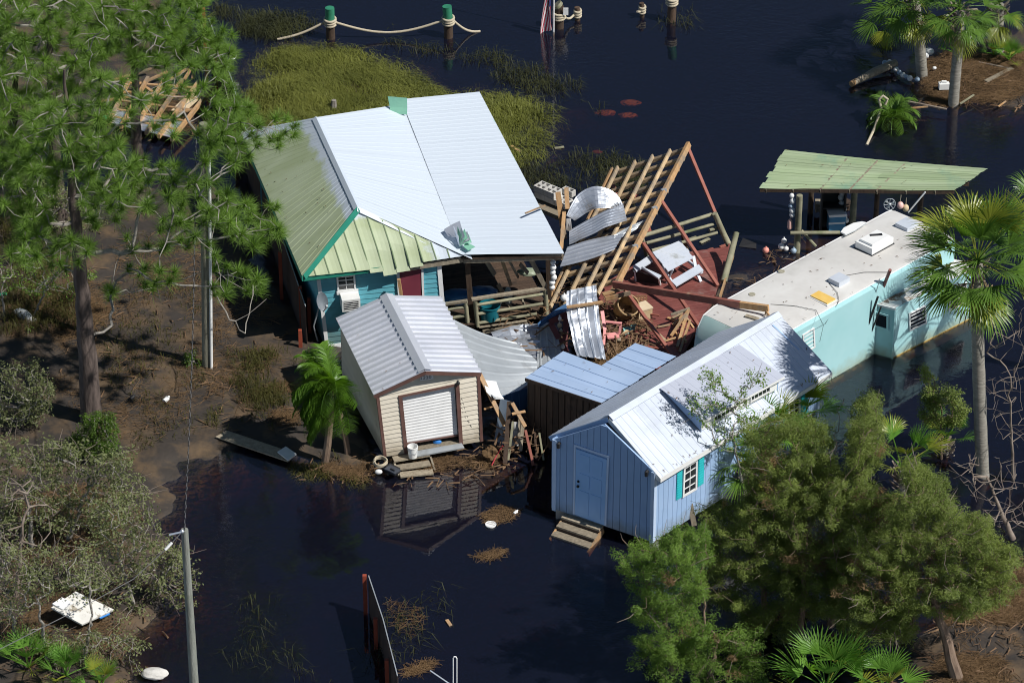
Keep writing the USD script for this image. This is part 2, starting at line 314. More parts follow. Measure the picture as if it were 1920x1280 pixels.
water_m = usdkit.material(stage, '/World/Looks/water', {
    'g': ('geometry', {}), 'm': ('mapping', {'scale': (1, 1.7, 1), 'rotation': (0, 0, .5)}), 'n': ('noise_texture', {'scale': 3.6, 'detail': 4, 'distortion': .6}),
    'n2': ('noise_texture', {'scale': .16, 'detail': 2}), 'r2': ('map_range', {'from_min': .42, 'from_max': .62, 'to_min': .03, 'to_max': .65, 'clamp': True}),
    'b': ('bump', {'distance': .02}), 'f': ('fresnel', {'IOR': 1.55}), 't': ('transparent_bsdf', {}), 'gl': ('glossy_bsdf', {'roughness': .015, 'color': (1, 1, 1)}), 'x': ('mix_closure', {}), 'd': ('diffuse_bsdf', {'color': (.0042, .0050, .0105)}), 'ad': ('add_closure', {}),
    'v': ('absorption_volume', {'color': (.70, .45, .10), 'density': 6.5})},
    [('g.position', 'm.vector'), ('m.vector', 'n.vector'), ('g.position', 'n2.vector'), ('n2.fac', 'r2.value'), ('r2.result', 'b.strength'), ('n.fac', 'b.height'), ('b.normal', 'f.normal'), ('b.normal', 'gl.normal'),
     ('f.fac', 'x.fac'), ('t.BSDF', 'ad.closure1'), ('d.BSDF', 'ad.closure2'), ('ad.closure', 'x.closure1'), ('gl.BSDF', 'x.closure2')], surface='x.closure', volume='v.volume')
single('water', MB().box((0, 620, -2.5), (1390, 1550, 5.0)), water_m, kind='structure')

def blades(rng, xy, z, L, w, lean, m=2, field=None):
    """bent blades, m segments; lean = how far the tip falls over"""
    n = len(xy); th = rng.uniform(0, 2*np.pi, n) if field is None else meshkit.fbm(np.column_stack([xy, 0*xy[:, 0]])*field, 2, 61)*12+rng.normal(0, .9, n); d = np.stack([np.cos(th), np.sin(th)], -1); s = np.stack([-d[:, 1], d[:, 0], 0*th], -1)*(w/2)[:, None]
    b = np.column_stack([xy, z]); mid = b+np.column_stack([d*(L*lean*.3)[:, None], L*.62]); tip = b+np.column_stack([d*(L*lean)[:, None], L*(.95-.55*lean)])
    V = np.stack([b-s, b+s, mid+s*.8, mid-s*.8, tip], 1).reshape(-1, 3); k = np.arange(n)[:, None]*5
    F = np.concatenate([k+[0, 1, 2], k+[0, 2, 3], k+[3, 2, 4]], 0); return V, F
rng = np.random.default_rng(5)
def scatter(rng, g, n):
    x0, y0, x1, y1 = g.bounds; out = np.zeros((0, 2))
    while len(out) < n:
        q = rng.uniform((x0, y0), (x1, y1), (n, 2)); out = np.vstack([out, q[shapely.contains_xy(g, q[:, 0], q[:, 1])]])
    return out[:n]
# thick lawn behind the house
g = poly([(425, 110), (520, 70), (640, 75), (780, 110), (870, 150), (980, 165), (1075, 215), (1060, 280), (990, 330), (940, 420), (560, 420), (430, 250)])
xy = scatter(rng, g, 120000); q = np.column_stack([xy, 0*xy[:, 0]]); den = meshkit.fbm(q*.45, 4, 21); edge = shapely.distance(shapely.points(xy), g.boundary)
ok = (den > rng.uniform(.26, .48, len(xy))) & (edge+1.6*(meshkit.fbm(q*.6, 3, 91)-.5) > rng.uniform(-.2, 2.4, len(xy))); xy = xy[ok]; q = np.column_stack([xy, 0*xy[:, 0]]); L = rng.uniform(.22, .55, len(xy))*(.5+.9*meshkit.fbm(q*.8, 3, 71)); lean = rng.uniform(.5, 1.5, len(xy))
single('marsh_grass', blades(rng, xy, HI(xy[:, 0], xy[:, 1]), L, rng.uniform(.012, .026, len(xy)), lean, field=.5), grass_l, 'yellow green marsh grass standing in the flood behind the green and white roofed house', 'grass', kind='stuff')
# thin drowned grass further out
parts = []
for pts, n in (([(430, 20), (640, 60), (860, 70), (1000, 120), (1180, 190), (1250, 300), (1180, 400), (1000, 420), (960, 330), (1060, 230), (960, 160), (760, 110), (560, 80), (430, 100)], 15000), ([(390, 0), (720, 0), (760, 60), (600, 90), (430, 100), (390, 60)], 9000),
               ([(600, 1120), (900, 1100), (900, 1280), (620, 1280)], 1200), ([(360, 1040), (560, 1080), (640, 1280), (380, 1280)], 900), ([(1240, 0), (1340, 0), (1330, 60), (1200, 60)], 400)):
    g = poly(pts); xy = scatter(rng, g, n); den = meshkit.fbm(np.column_stack([xy, 0*xy[:, 0]])*.5, 4, 33); xy = xy[den+.2*np.minimum(shapely.distance(shapely.points(xy), g.boundary), 1.5)-.25 > rng.uniform(.42, .58, len(xy))]
    L = rng.uniform(.25, .7, len(xy)); parts.append(blades(rng, xy, np.maximum(HI(xy[:, 0], xy[:, 1]), -.18), L, rng.uniform(.012, .022, len(xy)), rng.uniform(.3, 1.4, len(xy))))
mb = MB(); [mb.add(*p) for p in parts]
single('drowned_grass', mb, wet_l, 'sparse drowned grass poking out of the dark floodwater', 'grass', kind='stuff')
# weeds along the drive
mb = MB()
for pts, n, hh in (([(380, 690), (520, 640), (560, 760), (500, 820), (380, 760)], 2600, .4), ([(390, 760), (540, 800), (520, 840), (400, 830)], 1200, .35), ([(540, 870), (700, 880), (690, 915), (560, 910)], 3200, .35), ([(0, 470), (140, 480), (180, 620), (0, 640)], 2500, .45),
                   ([(210, 250), (420, 260), (440, 330), (200, 330)], 1500, .4), ([(600, 840), (680, 850), (680, 890), (600, 890)], 1800, .4), ([(-40, 300), (120, 330), (120, 480), (-40, 480)], 2500, .5), ([(190, 420), (380, 430), (380, 820), (240, 860), (190, 700)], 2600, .22), ([(400, 640), (560, 660), (550, 840), (380, 840)], 2600, .3)):
    gg = poly(pts); xy = scatter(rng, gg, n); ok = meshkit.fbm(np.column_stack([xy, 0*xy[:, 0]])*.9, 4, 47)+.25*np.minimum(shapely.distance(shapely.points(xy), gg.boundary), 1.)-.17 > rng.uniform(.38, .56, n); xy = xy[ok]; n = len(xy); mb.add(*blades(rng, xy, HI(xy[:, 0], xy[:, 1]), rng.uniform(.5, 1.1, n)*hh, rng.uniform(.012, .024, n), rng.uniform(.3, 1.4, n)))
single('drive_weeds', mb, leafmat('weed_blades', (.05, .05, .014), (.12, .11, .03), (.24, .18, .07), trans=.3), 'rank brown green weeds edging the muddy drive', 'weeds', kind='stuff')

def sticks(rng, xy, z, L, w, rise=.08):
    n = len(xy); th = rng.uniform(0, 2*np.pi, n); d = np.stack([np.cos(th), np.sin(th), rng.normal(0, rise, n)], -1)*(L/2)[:, None]; s = np.stack([-np.sin(th), np.cos(th), rng.normal(0, .3, n)], -1)*(w/2)[:, None]
    c = np.column_stack([xy, z]); u = np.array([0, 0, 1.])*(w/2)[:, None]
    V = np.stack([c-d-s, c-d+s, c+d+s*.6, c+d-s*.6, c-d*.3+u, c+d*.3+u], 1).reshape(-1, 3); k = np.arange(n)[:, None]*6
    F = np.concatenate([k+[0, 1, 4], k+[1, 2, 5], k+[1, 5, 4], k+[2, 3, 5], k+[3, 0, 4], k+[3, 4, 5]], 0); return V, F
mb = MB(); mc = MB()
for pts, n, nc, dz in (([(180, 430), (420, 430), (540, 620), (560, 800), (420, 830), (180, 830), (60, 700)], 5200, 420, .02), ([(560, 860), (980, 850), (970, 905), (860, 915), (700, 920), (560, 905)], 5200, 160, .05), ([(740, 850), (960, 835), (975, 890), (870, 905), (750, 880)], 2600, 90, .1),
                       ([(380, 690), (560, 720), (560, 830), (390, 800)], 3200, 140, .04), ([(0, 470), (200, 480), (220, 640), (0, 660)], 3000, 60, .03),
                       ([(1690, 180), (1720, 130), (1760, 90), (1960, 80), (1960, 215), (1850, 212)], 7000, 260, .06), ([(1660, 190), (1800, 175), (1790, 200), (1680, 205)], 1800, 30, .0),
                       ([(1385, 500), (1450, 470), (1510, 440), (1500, 480), (1370, 560)], 2500, 60, .03), ([(1660, 1300), (1720, 1180), (1850, 1100), (1960, 1010), (1960, 1300)], 9000, 600, .05),
                       ([(0, 880), (280, 940), (330, 1120), (290, 1300), (0, 1300)], 6000, 160, .04), ([(80, 230), (400, 150), (420, 260), (230, 270), (100, 330)], 3500, 260, .06),
                       ([(1100, 580), (1215, 585), (1215, 650), (1230, 670), (1120, 690)], 2200, 160, .52)):
    n, nc = int(n*1.7), int(nc*.45) if dz < .5 else nc
    g = poly(pts, .5 if dz > .5 else 0); xy = scatter(rng, g, n); z = np.maximum(HI(xy[:, 0], xy[:, 1]), 0.0)+dz+rng.uniform(-.02, .05, n) if dz < .5 else np.full(n, dz)
    den = meshkit.fbm(np.column_stack([xy, 0*xy[:, 0]])*.7, 4, 41)+.22*np.minimum(shapely.distance(shapely.points(xy), g.boundary), 1.2)-.2; ok = den > rng.uniform(.42, .60, n); xy, z = xy[ok], z[ok]
    mb.add(*sticks(rng, xy, z, rng.uniform(.12, .6, len(xy)), rng.uniform(.005, .014, len(xy))))
    xy = scatter(rng, g, nc); z = np.maximum(HI(xy[:, 0], xy[:, 1]), 0.0)+dz+.02 if dz < .5 else np.full(nc, dz+.02)
    mc.add(*sticks(rng, xy, z, rng.uniform(.1, .4, nc), rng.uniform(.018, .055, nc), .12))
for pts, n, z0, z1 in (([(930, 600), (1060, 580), (1130, 640), (1060, 680), (960, 690)], 90, .25, .8), ([(1090, 570), (1210, 565), (1225, 640), (1200, 680), (1100, 680)], 240, .52, .75), ([(1040, 480), (1180, 470), (1120, 560), (1030, 580)], 160, .35, .7), ([(930, 760), (1010, 770), (1020, 860), (920, 870)], 160, .1, .7)):
    xy = scatter(rng, poly(pts, z0), n); mc.add(*sticks(rng, xy, rng.uniform(z0, z1, n), rng.uniform(.12, .6, n), rng.uniform(.02, .07, n), .3))
single('straw_litter', mb, straw_m, 'matted brown reeds and straw left on the mud by the flood', 'straw', kind='stuff')
single('splintered_litter', mc, chip_m, 'pale chips and bits of splintered wood scattered over the wrack', 'wood scraps', kind='stuff')
# floating rafts of reeds
for k, (lab, pts, n) in enumerate((('raft of reeds with a white lid floating in front of the cream shed', [(900, 965), (940, 948), (975, 955), (960, 975), (915, 985)], 520), ('small raft of reeds with a pale stick floating left of the blue cabin steps', [(885, 1045), (930, 1028), (950, 1035), (920, 1052)], 240),
                               ('raft of reeds drifting beside the red posted metal fence at the bottom', [(755, 1255), (800, 1238), (825, 1240), (790, 1265), (755, 1266)], 280), ('loose raft of weeds floating right of the bottom metal fence', [(720, 1120), (790, 1140), (795, 1175), (770, 1200), (735, 1165)], 150))):
    g = poly(pts); xy = scatter(rng, g, n); single('reed_raft', MB().add(*sticks(rng, xy, rng.uniform(-.01, .05, n), rng.uniform(.1, .5, n), rng.uniform(.006, .014, n))), straw_m, lab, 'reed raft', 'reed rafts on the flood')
# ---------------- the house with the green and white roof
Lb, Lf, Rb, Rf = P(452, 248, 2.8), P(567, 518, 2.75), P(592, 221, 4.2), P(670, 390, 4.2)
sb, sf = P(754, 196, 3.06), P(866, 478, 2.78)
hz = .45
HW_A = P(610, 650, .05); HW_B = P(838, 622, .15); HW_TB = up((827, 494), HW_B)
HW_TA = up((592, 512), HW_A)
H = Thing('storm_damaged_house', 'teal house with a sagging green and white sheet metal roof', 'house', (HW_A[0], HW_A[1], 0))
white_roof = mat('white_roof_coating', (.56, .62, .69), (.52, .585, .66), .5, .7, c3=(.60, .62, .58), s3=.9, lo3=.62, hi3=.8)
def roof_paint(name, base, base2):
    n = {'g': ('geometry', {}), 'a': ('attribute', {'attribute': 'wear'}), 'n': ('noise_texture', {'scale': 2.5, 'detail': 6, 'roughness': .7}), 's': ('math', {'math_type': 'multiply_add', 'value2': .7}),
         'r': ('rgb_ramp', {'ramp': [(.62, 0), (.82, 1)]} if 0 else {'ramp': [(.62, (0, 0, 0)), (.80, (1, 1, 1))]}), 'm': ('mapping', {'scale': (.3, 1.4, 1.)}), 'n2': ('noise_texture', {'scale': 1.3, 'detail': 5}), 'c': ('rgb_ramp', {'ramp': [(.35, base), (.65, base2)]}),
         'x': ('mix_color', {'b': (.56, .62, .69)}), 'p': ('principled_bsdf', {'roughness': .5})}
    return usdkit.material(stage, '/World/Looks/'+name, n, [('g.position', 'n.vector'), ('n.fac', 's.value1'), ('a.fac', 's.value3'), ('s.value', 'r.fac'), ('g.position', 'm.vector'), ('m.vector', 'n2.vector'), ('n2.fac', 'c.fac'), ('c.color', 'x.a'),
                           ('r.color', 'x.fac'), ('x.result', 'p.base_color')], surface='p.BSDF')
green_roof = roof_paint('faded_green_roof', (.40, .46, .27), (.47, .53, .35))
green_roof2 = roof_paint('green_sheet_coated', (.22, .45, .33), (.25, .49, .37))
def paint_panels(name, face, material, n, period, w, hh, wear, nv=9, o=.012, v1=1., v0=0.):
    for k in range(n):
        x, h = ribs(k/n, (k+1)/n+(.01/face.w if k < n-1 else 0), face.w, period, w, hh); t = np.linspace(v0, v1, nv); U, V_ = np.meshgrid(x, t)
        G = face.pt(U, V_, np.broadcast_to(h, U.shape)+o+.003*(k % 2)); mb = MB().grid(G); H.add(name, mb, material, roof_l, prim={'wear': wear(U, V_).ravel()})
# slopes: one base sheet each, panels on top
fl = Face(Lb, Lf, Rf, Rb); fr_ = Face(sf, sb, Rb, Rf); fp = Face(P(1058, 476, 2.62), P(899, 173, 2.7), P(752, 187, 3.10), sf)
def under(f):
    U, V_ = np.meshgrid(np.linspace(.005, .995, 9), np.linspace(.01, .995, 9)); return MB().grid(f.pt(U, V_, -.12), .06)
roof_l = H.add('roof', under(fl), wood_d)
roof_r = H.add('roof', under(fr_), wood_d); roof_p = H.add('porch_roof', under(fp), wood_d)
def w_left(U, V_): return .62*np.clip((V_-.60)/.36, 0, 1)+.62*np.clip((.10-U)/.07, 0, 1)
paint_panels('roof_panel', fl, green_roof, 9, .23, .03, .008, w_left, 14)
warp_r = lambda U, V_: -.09*np.sin(np.pi*np.clip(V_, 0, 1))*(.4+.6*np.sin(3.1*U+.3))+.02*np.sin(9*U)
k0 = roof_l; roof_l = roof_r
paint_panels('roof_panel', fr_, green_roof2, 8, .23, .03, .0045, lambda U, V_: .72-.16*np.clip(.12-V_, 0, .12)/.12*(U > .15), 12, v0=-.10)
roof_l = roof_p
paint_panels('roof_panel', fp, green_roof2, 10, .23, .03, .005, lambda U, V_: .44+.3*np.clip(V_/.07, 0, 1), 14)
# front hip: seamed green panels between two hips, the eave torn down in the middle
ea, eb = P(567, 519, 2.70), P(868, 480, 2.72); ua = .46; foot = ea*(1-ua)+eb*ua; rise = Rf-foot
front = H.add('front_roof', MB().prism([ea-A(0, 0, .3)+A(.1,.3,0), eb-A(0, 0, .3)+A(-.1,.3,0), Rf-A(0, 0, .15)], (0, 0, -.03)), wood_d)
hn = nrm(np.cross(eb-ea, Rf-ea)); hn = hn if hn[2] > 0 else -hn
edges = np.linspace(0, 1, 13)
for k in range(12):
    us = np.linspace(edges[k], edges[k+1], 4); G = []; W_ = []
    drop = {5: .10, 6: .24, 7: .20, 8: .12}.get(k, 0.0)
    for t in np.linspace(-.03, 1, 7):
        row = []
        for u in us:
            vm = min(u/ua, (1-u)/(1-ua)); v = t*vm; d = drop*max(0, 1-v/.3)
            row.append(ea*(1-u)+eb*u+rise*v+hn*(.012+.012*(u in (us[0], us[-1])))-A(0, .02, 1)*d); W_.append(.10+.62*(np.clip((u-.74)/.2, 0, 1)+np.clip((v-.78)/.12, 0, 1)))
        G.append(row)
    H.add('roof_panel', MB().grid(G), green_roof, front, prim={'wear': W_})
    if k:
        u = edges[k]; vm = min(u/ua, (1-u)/(1-ua)); b0 = ea*(1-u)+eb*u
        H.add('seam', MB().beam(b0+hn*.02-A(0, 0, drop*.6), b0+rise*vm*.3+hn*.02, .03, .035, hn).beam(b0+rise*vm*.3+hn*.02, b0+rise*vm*.97+hn*.02, .03, .035, hn), green_roof2 if 0 else mat('seam_green', (.16, .22, .11), (.20, .27, .15), .5, 3), front)
# ridge, hips, fascia
def cap(a, b, w, m, name='ridge_cap'):
    mb = MB(); d = nrm(b-a); s = nrm(np.cross(d, A(0, 0, 1)))*w
    mb.grid([[a-s-A(0, 0, w*.35), a+A(0, 0, .05), a+s-A(0, 0, w*.35)], [b-s-A(0, 0, w*.35), b+A(0, 0, .05), b+s-A(0, 0, w*.35)]], .01); return H.add(name, mb, m)
cap(Rb, Rf, .11, white_roof); cap(ea+A(.02, 0, .03), Rf, .13, green_t, 'hip_cap'); cap(eb+A(-.3, .06, .06), Rf, .11, white_roof, 'hip_cap')
mb = MB(); mb.beam(Lb-A(0, 0, .09), Lf-A(0, 0, .09), .03, .15).beam(ea+A(0, .03, -.09), (ea*.5+eb*.5)-A(0, -.03, .09), .03, .14); H.add('fascia', mb, green_t)
H.add('porch_beam', MB().beam(P(727, 508, 2.5), P(868, 486, 2.56), .06, .17).beam(P(869, 489, 2.5), P(1056, 481, 2.48), .05, .15), wood_g)
H.add('roof_vent', MB().tube([P(631, 340, 3.5), P(631, 340, 3.5)+A(0, 0, .28)], .05, 8).tube([P(631, 340, 3.5), P(631, 340, 3.5)+A(0, 0, .04)], .09, 8), black)
# torn up flap at the back and crumpled sheet at the valley end
f1, f2 = P(731, 214, 3.14), P(763, 215, 3.14)
H.add('torn_flap', MB().grid([[f1, f2], [f1+A(0, .08, .2), f2+A(.01, .08, .2)], [Q(727, 181, f1[1]+.12), Q(763, 184, f1[1]+.1)]], .008), mat('torn_green', (.18, .42, .30), (.22, .47, .34), .5, 2))
rg = np.random.default_rng(8); c0 = P(862, 462, 2.95)
for k in range(6):
    th = .3+k*.28; d = A(math.cos(th), .25*math.sin(th)+.1, math.sin(th)*.8); e = A(-.05, .1, .05)
    H.add('crumpled_strip', MB().grid([[c0, c0+e], [c0+d*.2+A(0, 0, .04), c0+d*.22+e*2], [c0+d*.36, c0+d*.4+e*2.5]], .005), galv if k % 2 else green_roof2 if 0 else mat('torn_green', (0,)*3), label='crumpled strip of torn roof sheet')
H.add('loose_patch', Face(P(840, 442, 3.10), P(872, 450, 3.02), P(862, 414, 3.16), P(832, 430, 3.16)).prof(MB(), [0, .5, 1], [0, .02, 0], thick=.006), galv, label='loose sheet peeled up at the roof valley')
H.add('porch_roof_patch', MB().grid([[P(873, 453, 2.95), P(891, 463, 2.92)], [P(869, 463, 2.93), P(878, 470, 2.9)]], .01), mat('torn_green', (0,)*3), label='bare green patch at the torn valley')
H.add('roof_stick', MB().beam(P(985, 400, 2.9), P(1022, 385, 2.82), .05, .03), wood_o)
# walls: lap boards on the front, plain side and porch walls
fw_ = Face(HW_A, HW_B, HW_TB, HW_TA); H.add('front_wall', (lambda mb: (fw_.box(mb, 0, 1, 0, 1.0, -.12, -.01), mb)[1])(MB()), teal_w)
nb = 15
for k in range(nb):
    v0, v1 = k/nb, (k+1)/nb; mb = MB(); mb.box8([fw_.pt(u, v, o) for u, v, o in ((0, v0, -.01), (1, v0, -.01), (1, v0, .022), (0, v0, .022), (0, v1, -.01), (1, v1, -.01), (1, v1, .004), (0, v1, .004))]); H.add('lap_board', mb, teal_w)
back = P(480, 270, 0); bl = A(Lb[0]+.55, Lb[1]-.4, 0); br = A(sb[0]+.1, sb[1]-.1, 0)
fsw = Face(bl+A(0, 0, .05), HW_A, HW_TA, bl+A(0, 0, 2.55), n=(-1, -.2, 0)); mb = MB(); fsw.box(mb, 0, 1, 0, 1, -.12, 0); H.add('side_wall', mb, teal_w)
fpw = Face(HW_B, br+A(0, 0, .1), br+A(0, 0, 2.7), HW_TB, n=(1, 0, 0)); mb = MB(); fpw.box(mb, 0, 1, 0, 1, -.12, 0); H.add('porch_wall', mb, teal_w)
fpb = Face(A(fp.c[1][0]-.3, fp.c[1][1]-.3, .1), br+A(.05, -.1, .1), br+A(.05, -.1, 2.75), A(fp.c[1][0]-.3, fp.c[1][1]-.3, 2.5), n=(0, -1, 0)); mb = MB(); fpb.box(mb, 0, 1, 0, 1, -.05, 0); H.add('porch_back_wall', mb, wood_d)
fbw = Face(br+A(0, 0, .1), bl+A(0, 0, .1), bl+A(0, 0, 2.55), br+A(0, 0, 2.7), n=(0, 1, 0)); mb = MB(); fbw.box(mb, 0, 1, 0, 1, -.12, 0); H.add('back_wall', mb, teal_w)
for q_ in ((0, .03, 0, 1, .045), (.965, 1, 0, 1, .045), (.03, .45, -.02, .03, .04)): mb = MB(); fw_.box(mb, *q_[:4], 0, q_[4]); H.add('corner_trim', mb, white_p)
win = fw_.sub([(633, 552), (668, 548), (665, 513), (630, 516)], .024); window(H, win, cols=2, rows=4)
dr = fw_.sub([(752, 562), (791, 558), (789, 503), (748, 506)], .026)
mb = MB(); dr.box(mb, 0, 1, 0, 1, 0, .03); d_ = H.add('door', mb, mat('red_door', (.17, .03, .05), (.20, .04, .06), .5, 2)); mb = MB(); dr.box(mb, -.14, 0, 0, 1, 0, .05); H.add('door_jamb', mb, white_p, d_); mb = MB(); dr.box(mb, 1, 1.1, 0, 1, 0, .05); H.add('door_jamb', mb, white_p, d_)
# room air conditioner in the window
c = fw_.at(654, 556, .25); ac = Thing('window_air_conditioner', 'white window air conditioner sticking out below the small teal house window', 'air conditioner', c-A(0, 0, .2))
e1 = nrm(fw_.c[1]-fw_.c[0]); e2 = fw_.n
def orient_box(mb, c, sx, sy, sz, ex, ey, ez=A(0, 0, 1)):
    ex, ey, ez = ex*sx/2, ey*sy/2, ez*sz/2
    return mb.box8([c-ex-ey-ez, c+ex-ey-ez, c+ex+ey-ez, c-ex+ey-ez, c-ex-ey+ez, c+ex-ey+ez, c+ex+ey+ez, c-ex+ey+ez])
ac.add('case', orient_box(MB(), c, .52, .5, .38, e1, e2), white_pl); ac.add('grille', orient_box(MB(), c+e2*.252, .42, .012, .28, e1, e2), black)
mb = MB(); [orient_box(mb, c+e2*.258+A(0, 0, -.12+.06*k), .42, .012, .015, e1, e2) for k in range(5)]; ac.add('louvres', mb, white_pl)
ac.add('side_panel', orient_box(MB(), fw_.at(651, 545, .06), .62, .05, .10, e1, e2), white_p)
# satellite dish
c = Q(603, 565, HW_A[1]-.15); ds = Thing('satellite_dish', 'grey satellite dish on a bent mast at the teal house corner', 'satellite dish', A(c[0]-.1, c[1], 0))
dn = nrm(A(.35, -.75, .35)); ux = nrm(np.cross(A(0, 0, 1), dn)); uy = np.cross(dn, ux); G = []
for r in np.linspace(0, 1, 6): G.append([c+dn*(r*r*.07)+(ux*math.cos(t)*.17+uy*math.sin(t)*.28)*r for t in np.linspace(0, 2*np.pi, 25)])
ds.add('dish', MB().grid(G, .012), mat('dish_grey', (.30, .34, .38), (.36, .40, .44), .5, 2), smooth=40)
ds.add('mast', MB().tube([c-dn*.03, c-dn*.15-A(0, 0, .1), P(588, 612, .75), P(596, 640, .1)], .022, 7), galv_d)
ds.add('receiver_arm', MB().tube([c-uy*.3, c+dn*.35-uy*.12], .014, 6).ball(c+dn*.36-uy*.1, .05, 1), galv_d)

# ---------------- porch under the right hand roof
pz = .42
q0, q1 = P(893, 606, pz), P(1030, 588, pz); back0, back1 = A(*HW_B[:2], pz), A(br[0]+.2, br[1]-.3, pz)
pf = [P(832, 612, pz), q0, P(1034, 588, pz), A(fp.c[1][0]-.25, fp.c[1][1]-.4, pz), back1]
edge = q1-q0; edge /= np.linalg.norm(edge)
def deck(T, name, xy, dirv, width, gap, z, th, material, rng, parent=None, jit=.0):
    g = Polygon(xy); d = np.array(dirv[:2])/np.hypot(*dirv[:2]); s = np.array([-d[1], d[0]]); c = np.array(g.centroid.coords[0]); off = (np.array(g.exterior.coords)-c)@s
    k = math.floor(off.min()/width); 
    while k*width < off.max():
        o = k*width; p = c+s*o; B = Polygon([p-d*40, p+d*40, p+d*40+s*(width-gap), p-d*40+s*(width-gap)]).intersection(g)
        for q in getattr(B, 'geoms', [B]):
            if q.geom_type == 'Polygon' and q.area > .01:
                m = trimesh.creation.extrude_polygon(q, th, engine='earcut'); T.add(name, MB().add(m.vertices+A(0, 0, z-th+rng.uniform(-jit, jit)), m.faces), material, parent)
        k += 1
rg = np.random.default_rng(11)
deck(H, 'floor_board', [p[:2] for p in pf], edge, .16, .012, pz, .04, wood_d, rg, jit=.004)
pface = Face(q0, q1, q1+A(0, 0, 2), q0+A(0, 0, 2))
def rail(T, name, a, b, r, m, f=pface, flat=None, o=0.):
    p, q = f.at(*a, o), f.at(*b, o); mb = MB()
    if flat: mb.beam(p, q, flat[0], flat[1])
    else:
        mb.tube([p, (p+q)/2+rg.normal(0, .01, 3), q], [r, r*1.04, r*.94], 8)
    return T.add(name, mb, m, smooth=50 if not flat else False)
R = Thing('porch_railing', 'weathered horizontal log railing along the open porch of the teal house', 'railing', q0)
rail(R, 'handrail', (884, 561), (1024, 540), .05, wood_g, flat=(.13, .06)); 
for a, b in (((893, 572), (1018, 551)), ((894, 589), (1018, 569)), ((896, 606), (1006, 588))): rail(R, 'rail', a, b, .05, wood_l)
rail(R, 'rail', (898, 613), (988, 601), 0, wood_g, flat=(.06, .05)); rail(R, 'rail', (905, 622), (990, 608), 0, wood_g, flat=(.05, .11))
for a, b in (((891, 565), (896, 612)), ((1022, 541), (1025, 590))): rail(R, 'post', a, b, .062, wood_l)
q2 = P(836, 604, pz); pface2 = Face(q2, P(882, 606, pz), P(882, 606, pz)+A(0, 0, 2), q2+A(0, 0, 2))
R2 = Thing('porch_railing', 'short log railing section left of the dark porch post', 'railing', q2)
rail(R2, 'handrail', (833, 570), (876, 564), 0, wood_g, pface2, flat=(.13, .06))
for a, b in (((838, 581), (870, 576)), ((843, 598), (871, 592))): rail(R2, 'rail', a, b, .05, wood_l, pface2)
rail(R2, 'post', (873, 566), (877, 604), .06, wood_l, pface2)
for a, b, lab in (((886, 612), (876, 488), 'dark square post under the porch roof corner'), ((1030, 590), (1028, 484), 'dark square post at the right porch corner')):
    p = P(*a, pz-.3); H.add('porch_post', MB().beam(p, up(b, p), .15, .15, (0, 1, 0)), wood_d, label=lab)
H.add('brace', MB().beam(pface.at(1022, 537), pface.at(994, 484, -.1), .13, .05, (0, 1, 0)), wood_g)
H.add('porch_post', MB().beam(fw_.at(751, 556, .35), fw_.at(744, 512, .35), .09, .09, (0, 1, 0)), wood_o)
# planks leaning inside the porch
for k, (a, b, za, zb, w) in enumerate((((911, 488), (928, 515), 2.0, 1.4, .14), ((942, 490), (958, 535), 2.0, 1.0, .10), ((955, 489), (972, 520), 2.1, 1.2, .08), ((934, 533), (944, 550), 1.1, .8, .12), ((975, 495), (990, 512), 2.0, 1.6, .12), ((950, 560), (960, 580), .8, .5, .1), ((978, 560), (986, 578), .8, .5, .07))):
    single('leaning_plank', MB().beam(P(*a, za-.15), P(*b, zb-.15), w, .03, (0, -.6, .8)), wood_b if k % 2 else wood_g, ['broad pale plank leaning in the dark porch nearest the house wall', 'tall thin plank hanging in the middle of the porch', 'narrow splintered plank beside the hanging thin plank', 'short plank end above the log handrail in the porch', 'wide plank stub under the porch roof near the brace', 'plank end seen between the two upper porch rails', 'small lath seen between porch rails on the right'][k], 'plank', 'loose planks in the porch')
def lump(c, r, sc, seed, amp=.25, sub=3):
    m = trimesh.creation.icosphere(subdivisions=sub, radius=1.0); v = m.vertices; n = meshkit.fbm(v*1.7+seed*7.3, 3, seed)-.5; return v*(1+amp*2*n)[:, None]*np.asarray(sc)*r+c, m.faces
blue_t = mat('blue_tarp', (.03, .10, .24), (.05, .16, .34), .4, 5, bump=.3)
for k, (px, z, r, sc, m, lab, cat) in enumerate((((860, 556), .6, .42, (1.3, .8, .5), blue_t, 'crumpled blue tarp bundle lying in the dark porch behind the short railing', 'tarp'), ((905, 548), .6, .35, (1.3, .7, .5), blue_t, 'blue bundle lying further back in the porch', 'tarp'),
                                           ((953, 556), .75, .22, (.55, .4, 1.4), mat('grey_bag', (.3, .32, .3), (.4, .42, .4), .7, 4), 'grey upright bag standing in the porch behind the handrail', 'bag'), ((990, 510), 1.2, .25, (1.2, .7, .4), mat('olive_tin', (.22, .26, .18), (.3, .34, .24), .5, 4), 'crushed olive tin hanging under the porch roof', 'scrap'))):
    single('tarp_bundle' if k < 2 else ('cloth_bag' if k == 2 else 'crushed_tin'), lump(P(*px, z), r, sc, k+3), m, lab, cat, smooth=60)
c = P(918, 596, pz); bk = Thing('teal_tub', 'dark teal plastic tub standing behind the lower porch rails', 'tub', c)
bk.add('tub', MB().add(*(lambda m: (m.vertices+c, m.faces))(trimesh.creation.revolve(np.array([(0, 0), (.26, 0), (.30, .42), (.32, .42), (.32, .45), (.29, .45), (.25, .03), (0, .03)]), sections=20))), mat('teal_tub_plastic', (.01, .13, .17), (.015, .16, .2), .3, 2), smooth=35)
bk.add('handle', MB().tube([c+A(.30, 0, .4), c+A(.34, 0, .52), c+A(.1, -.1, .62)], .014, 5), white_pl)
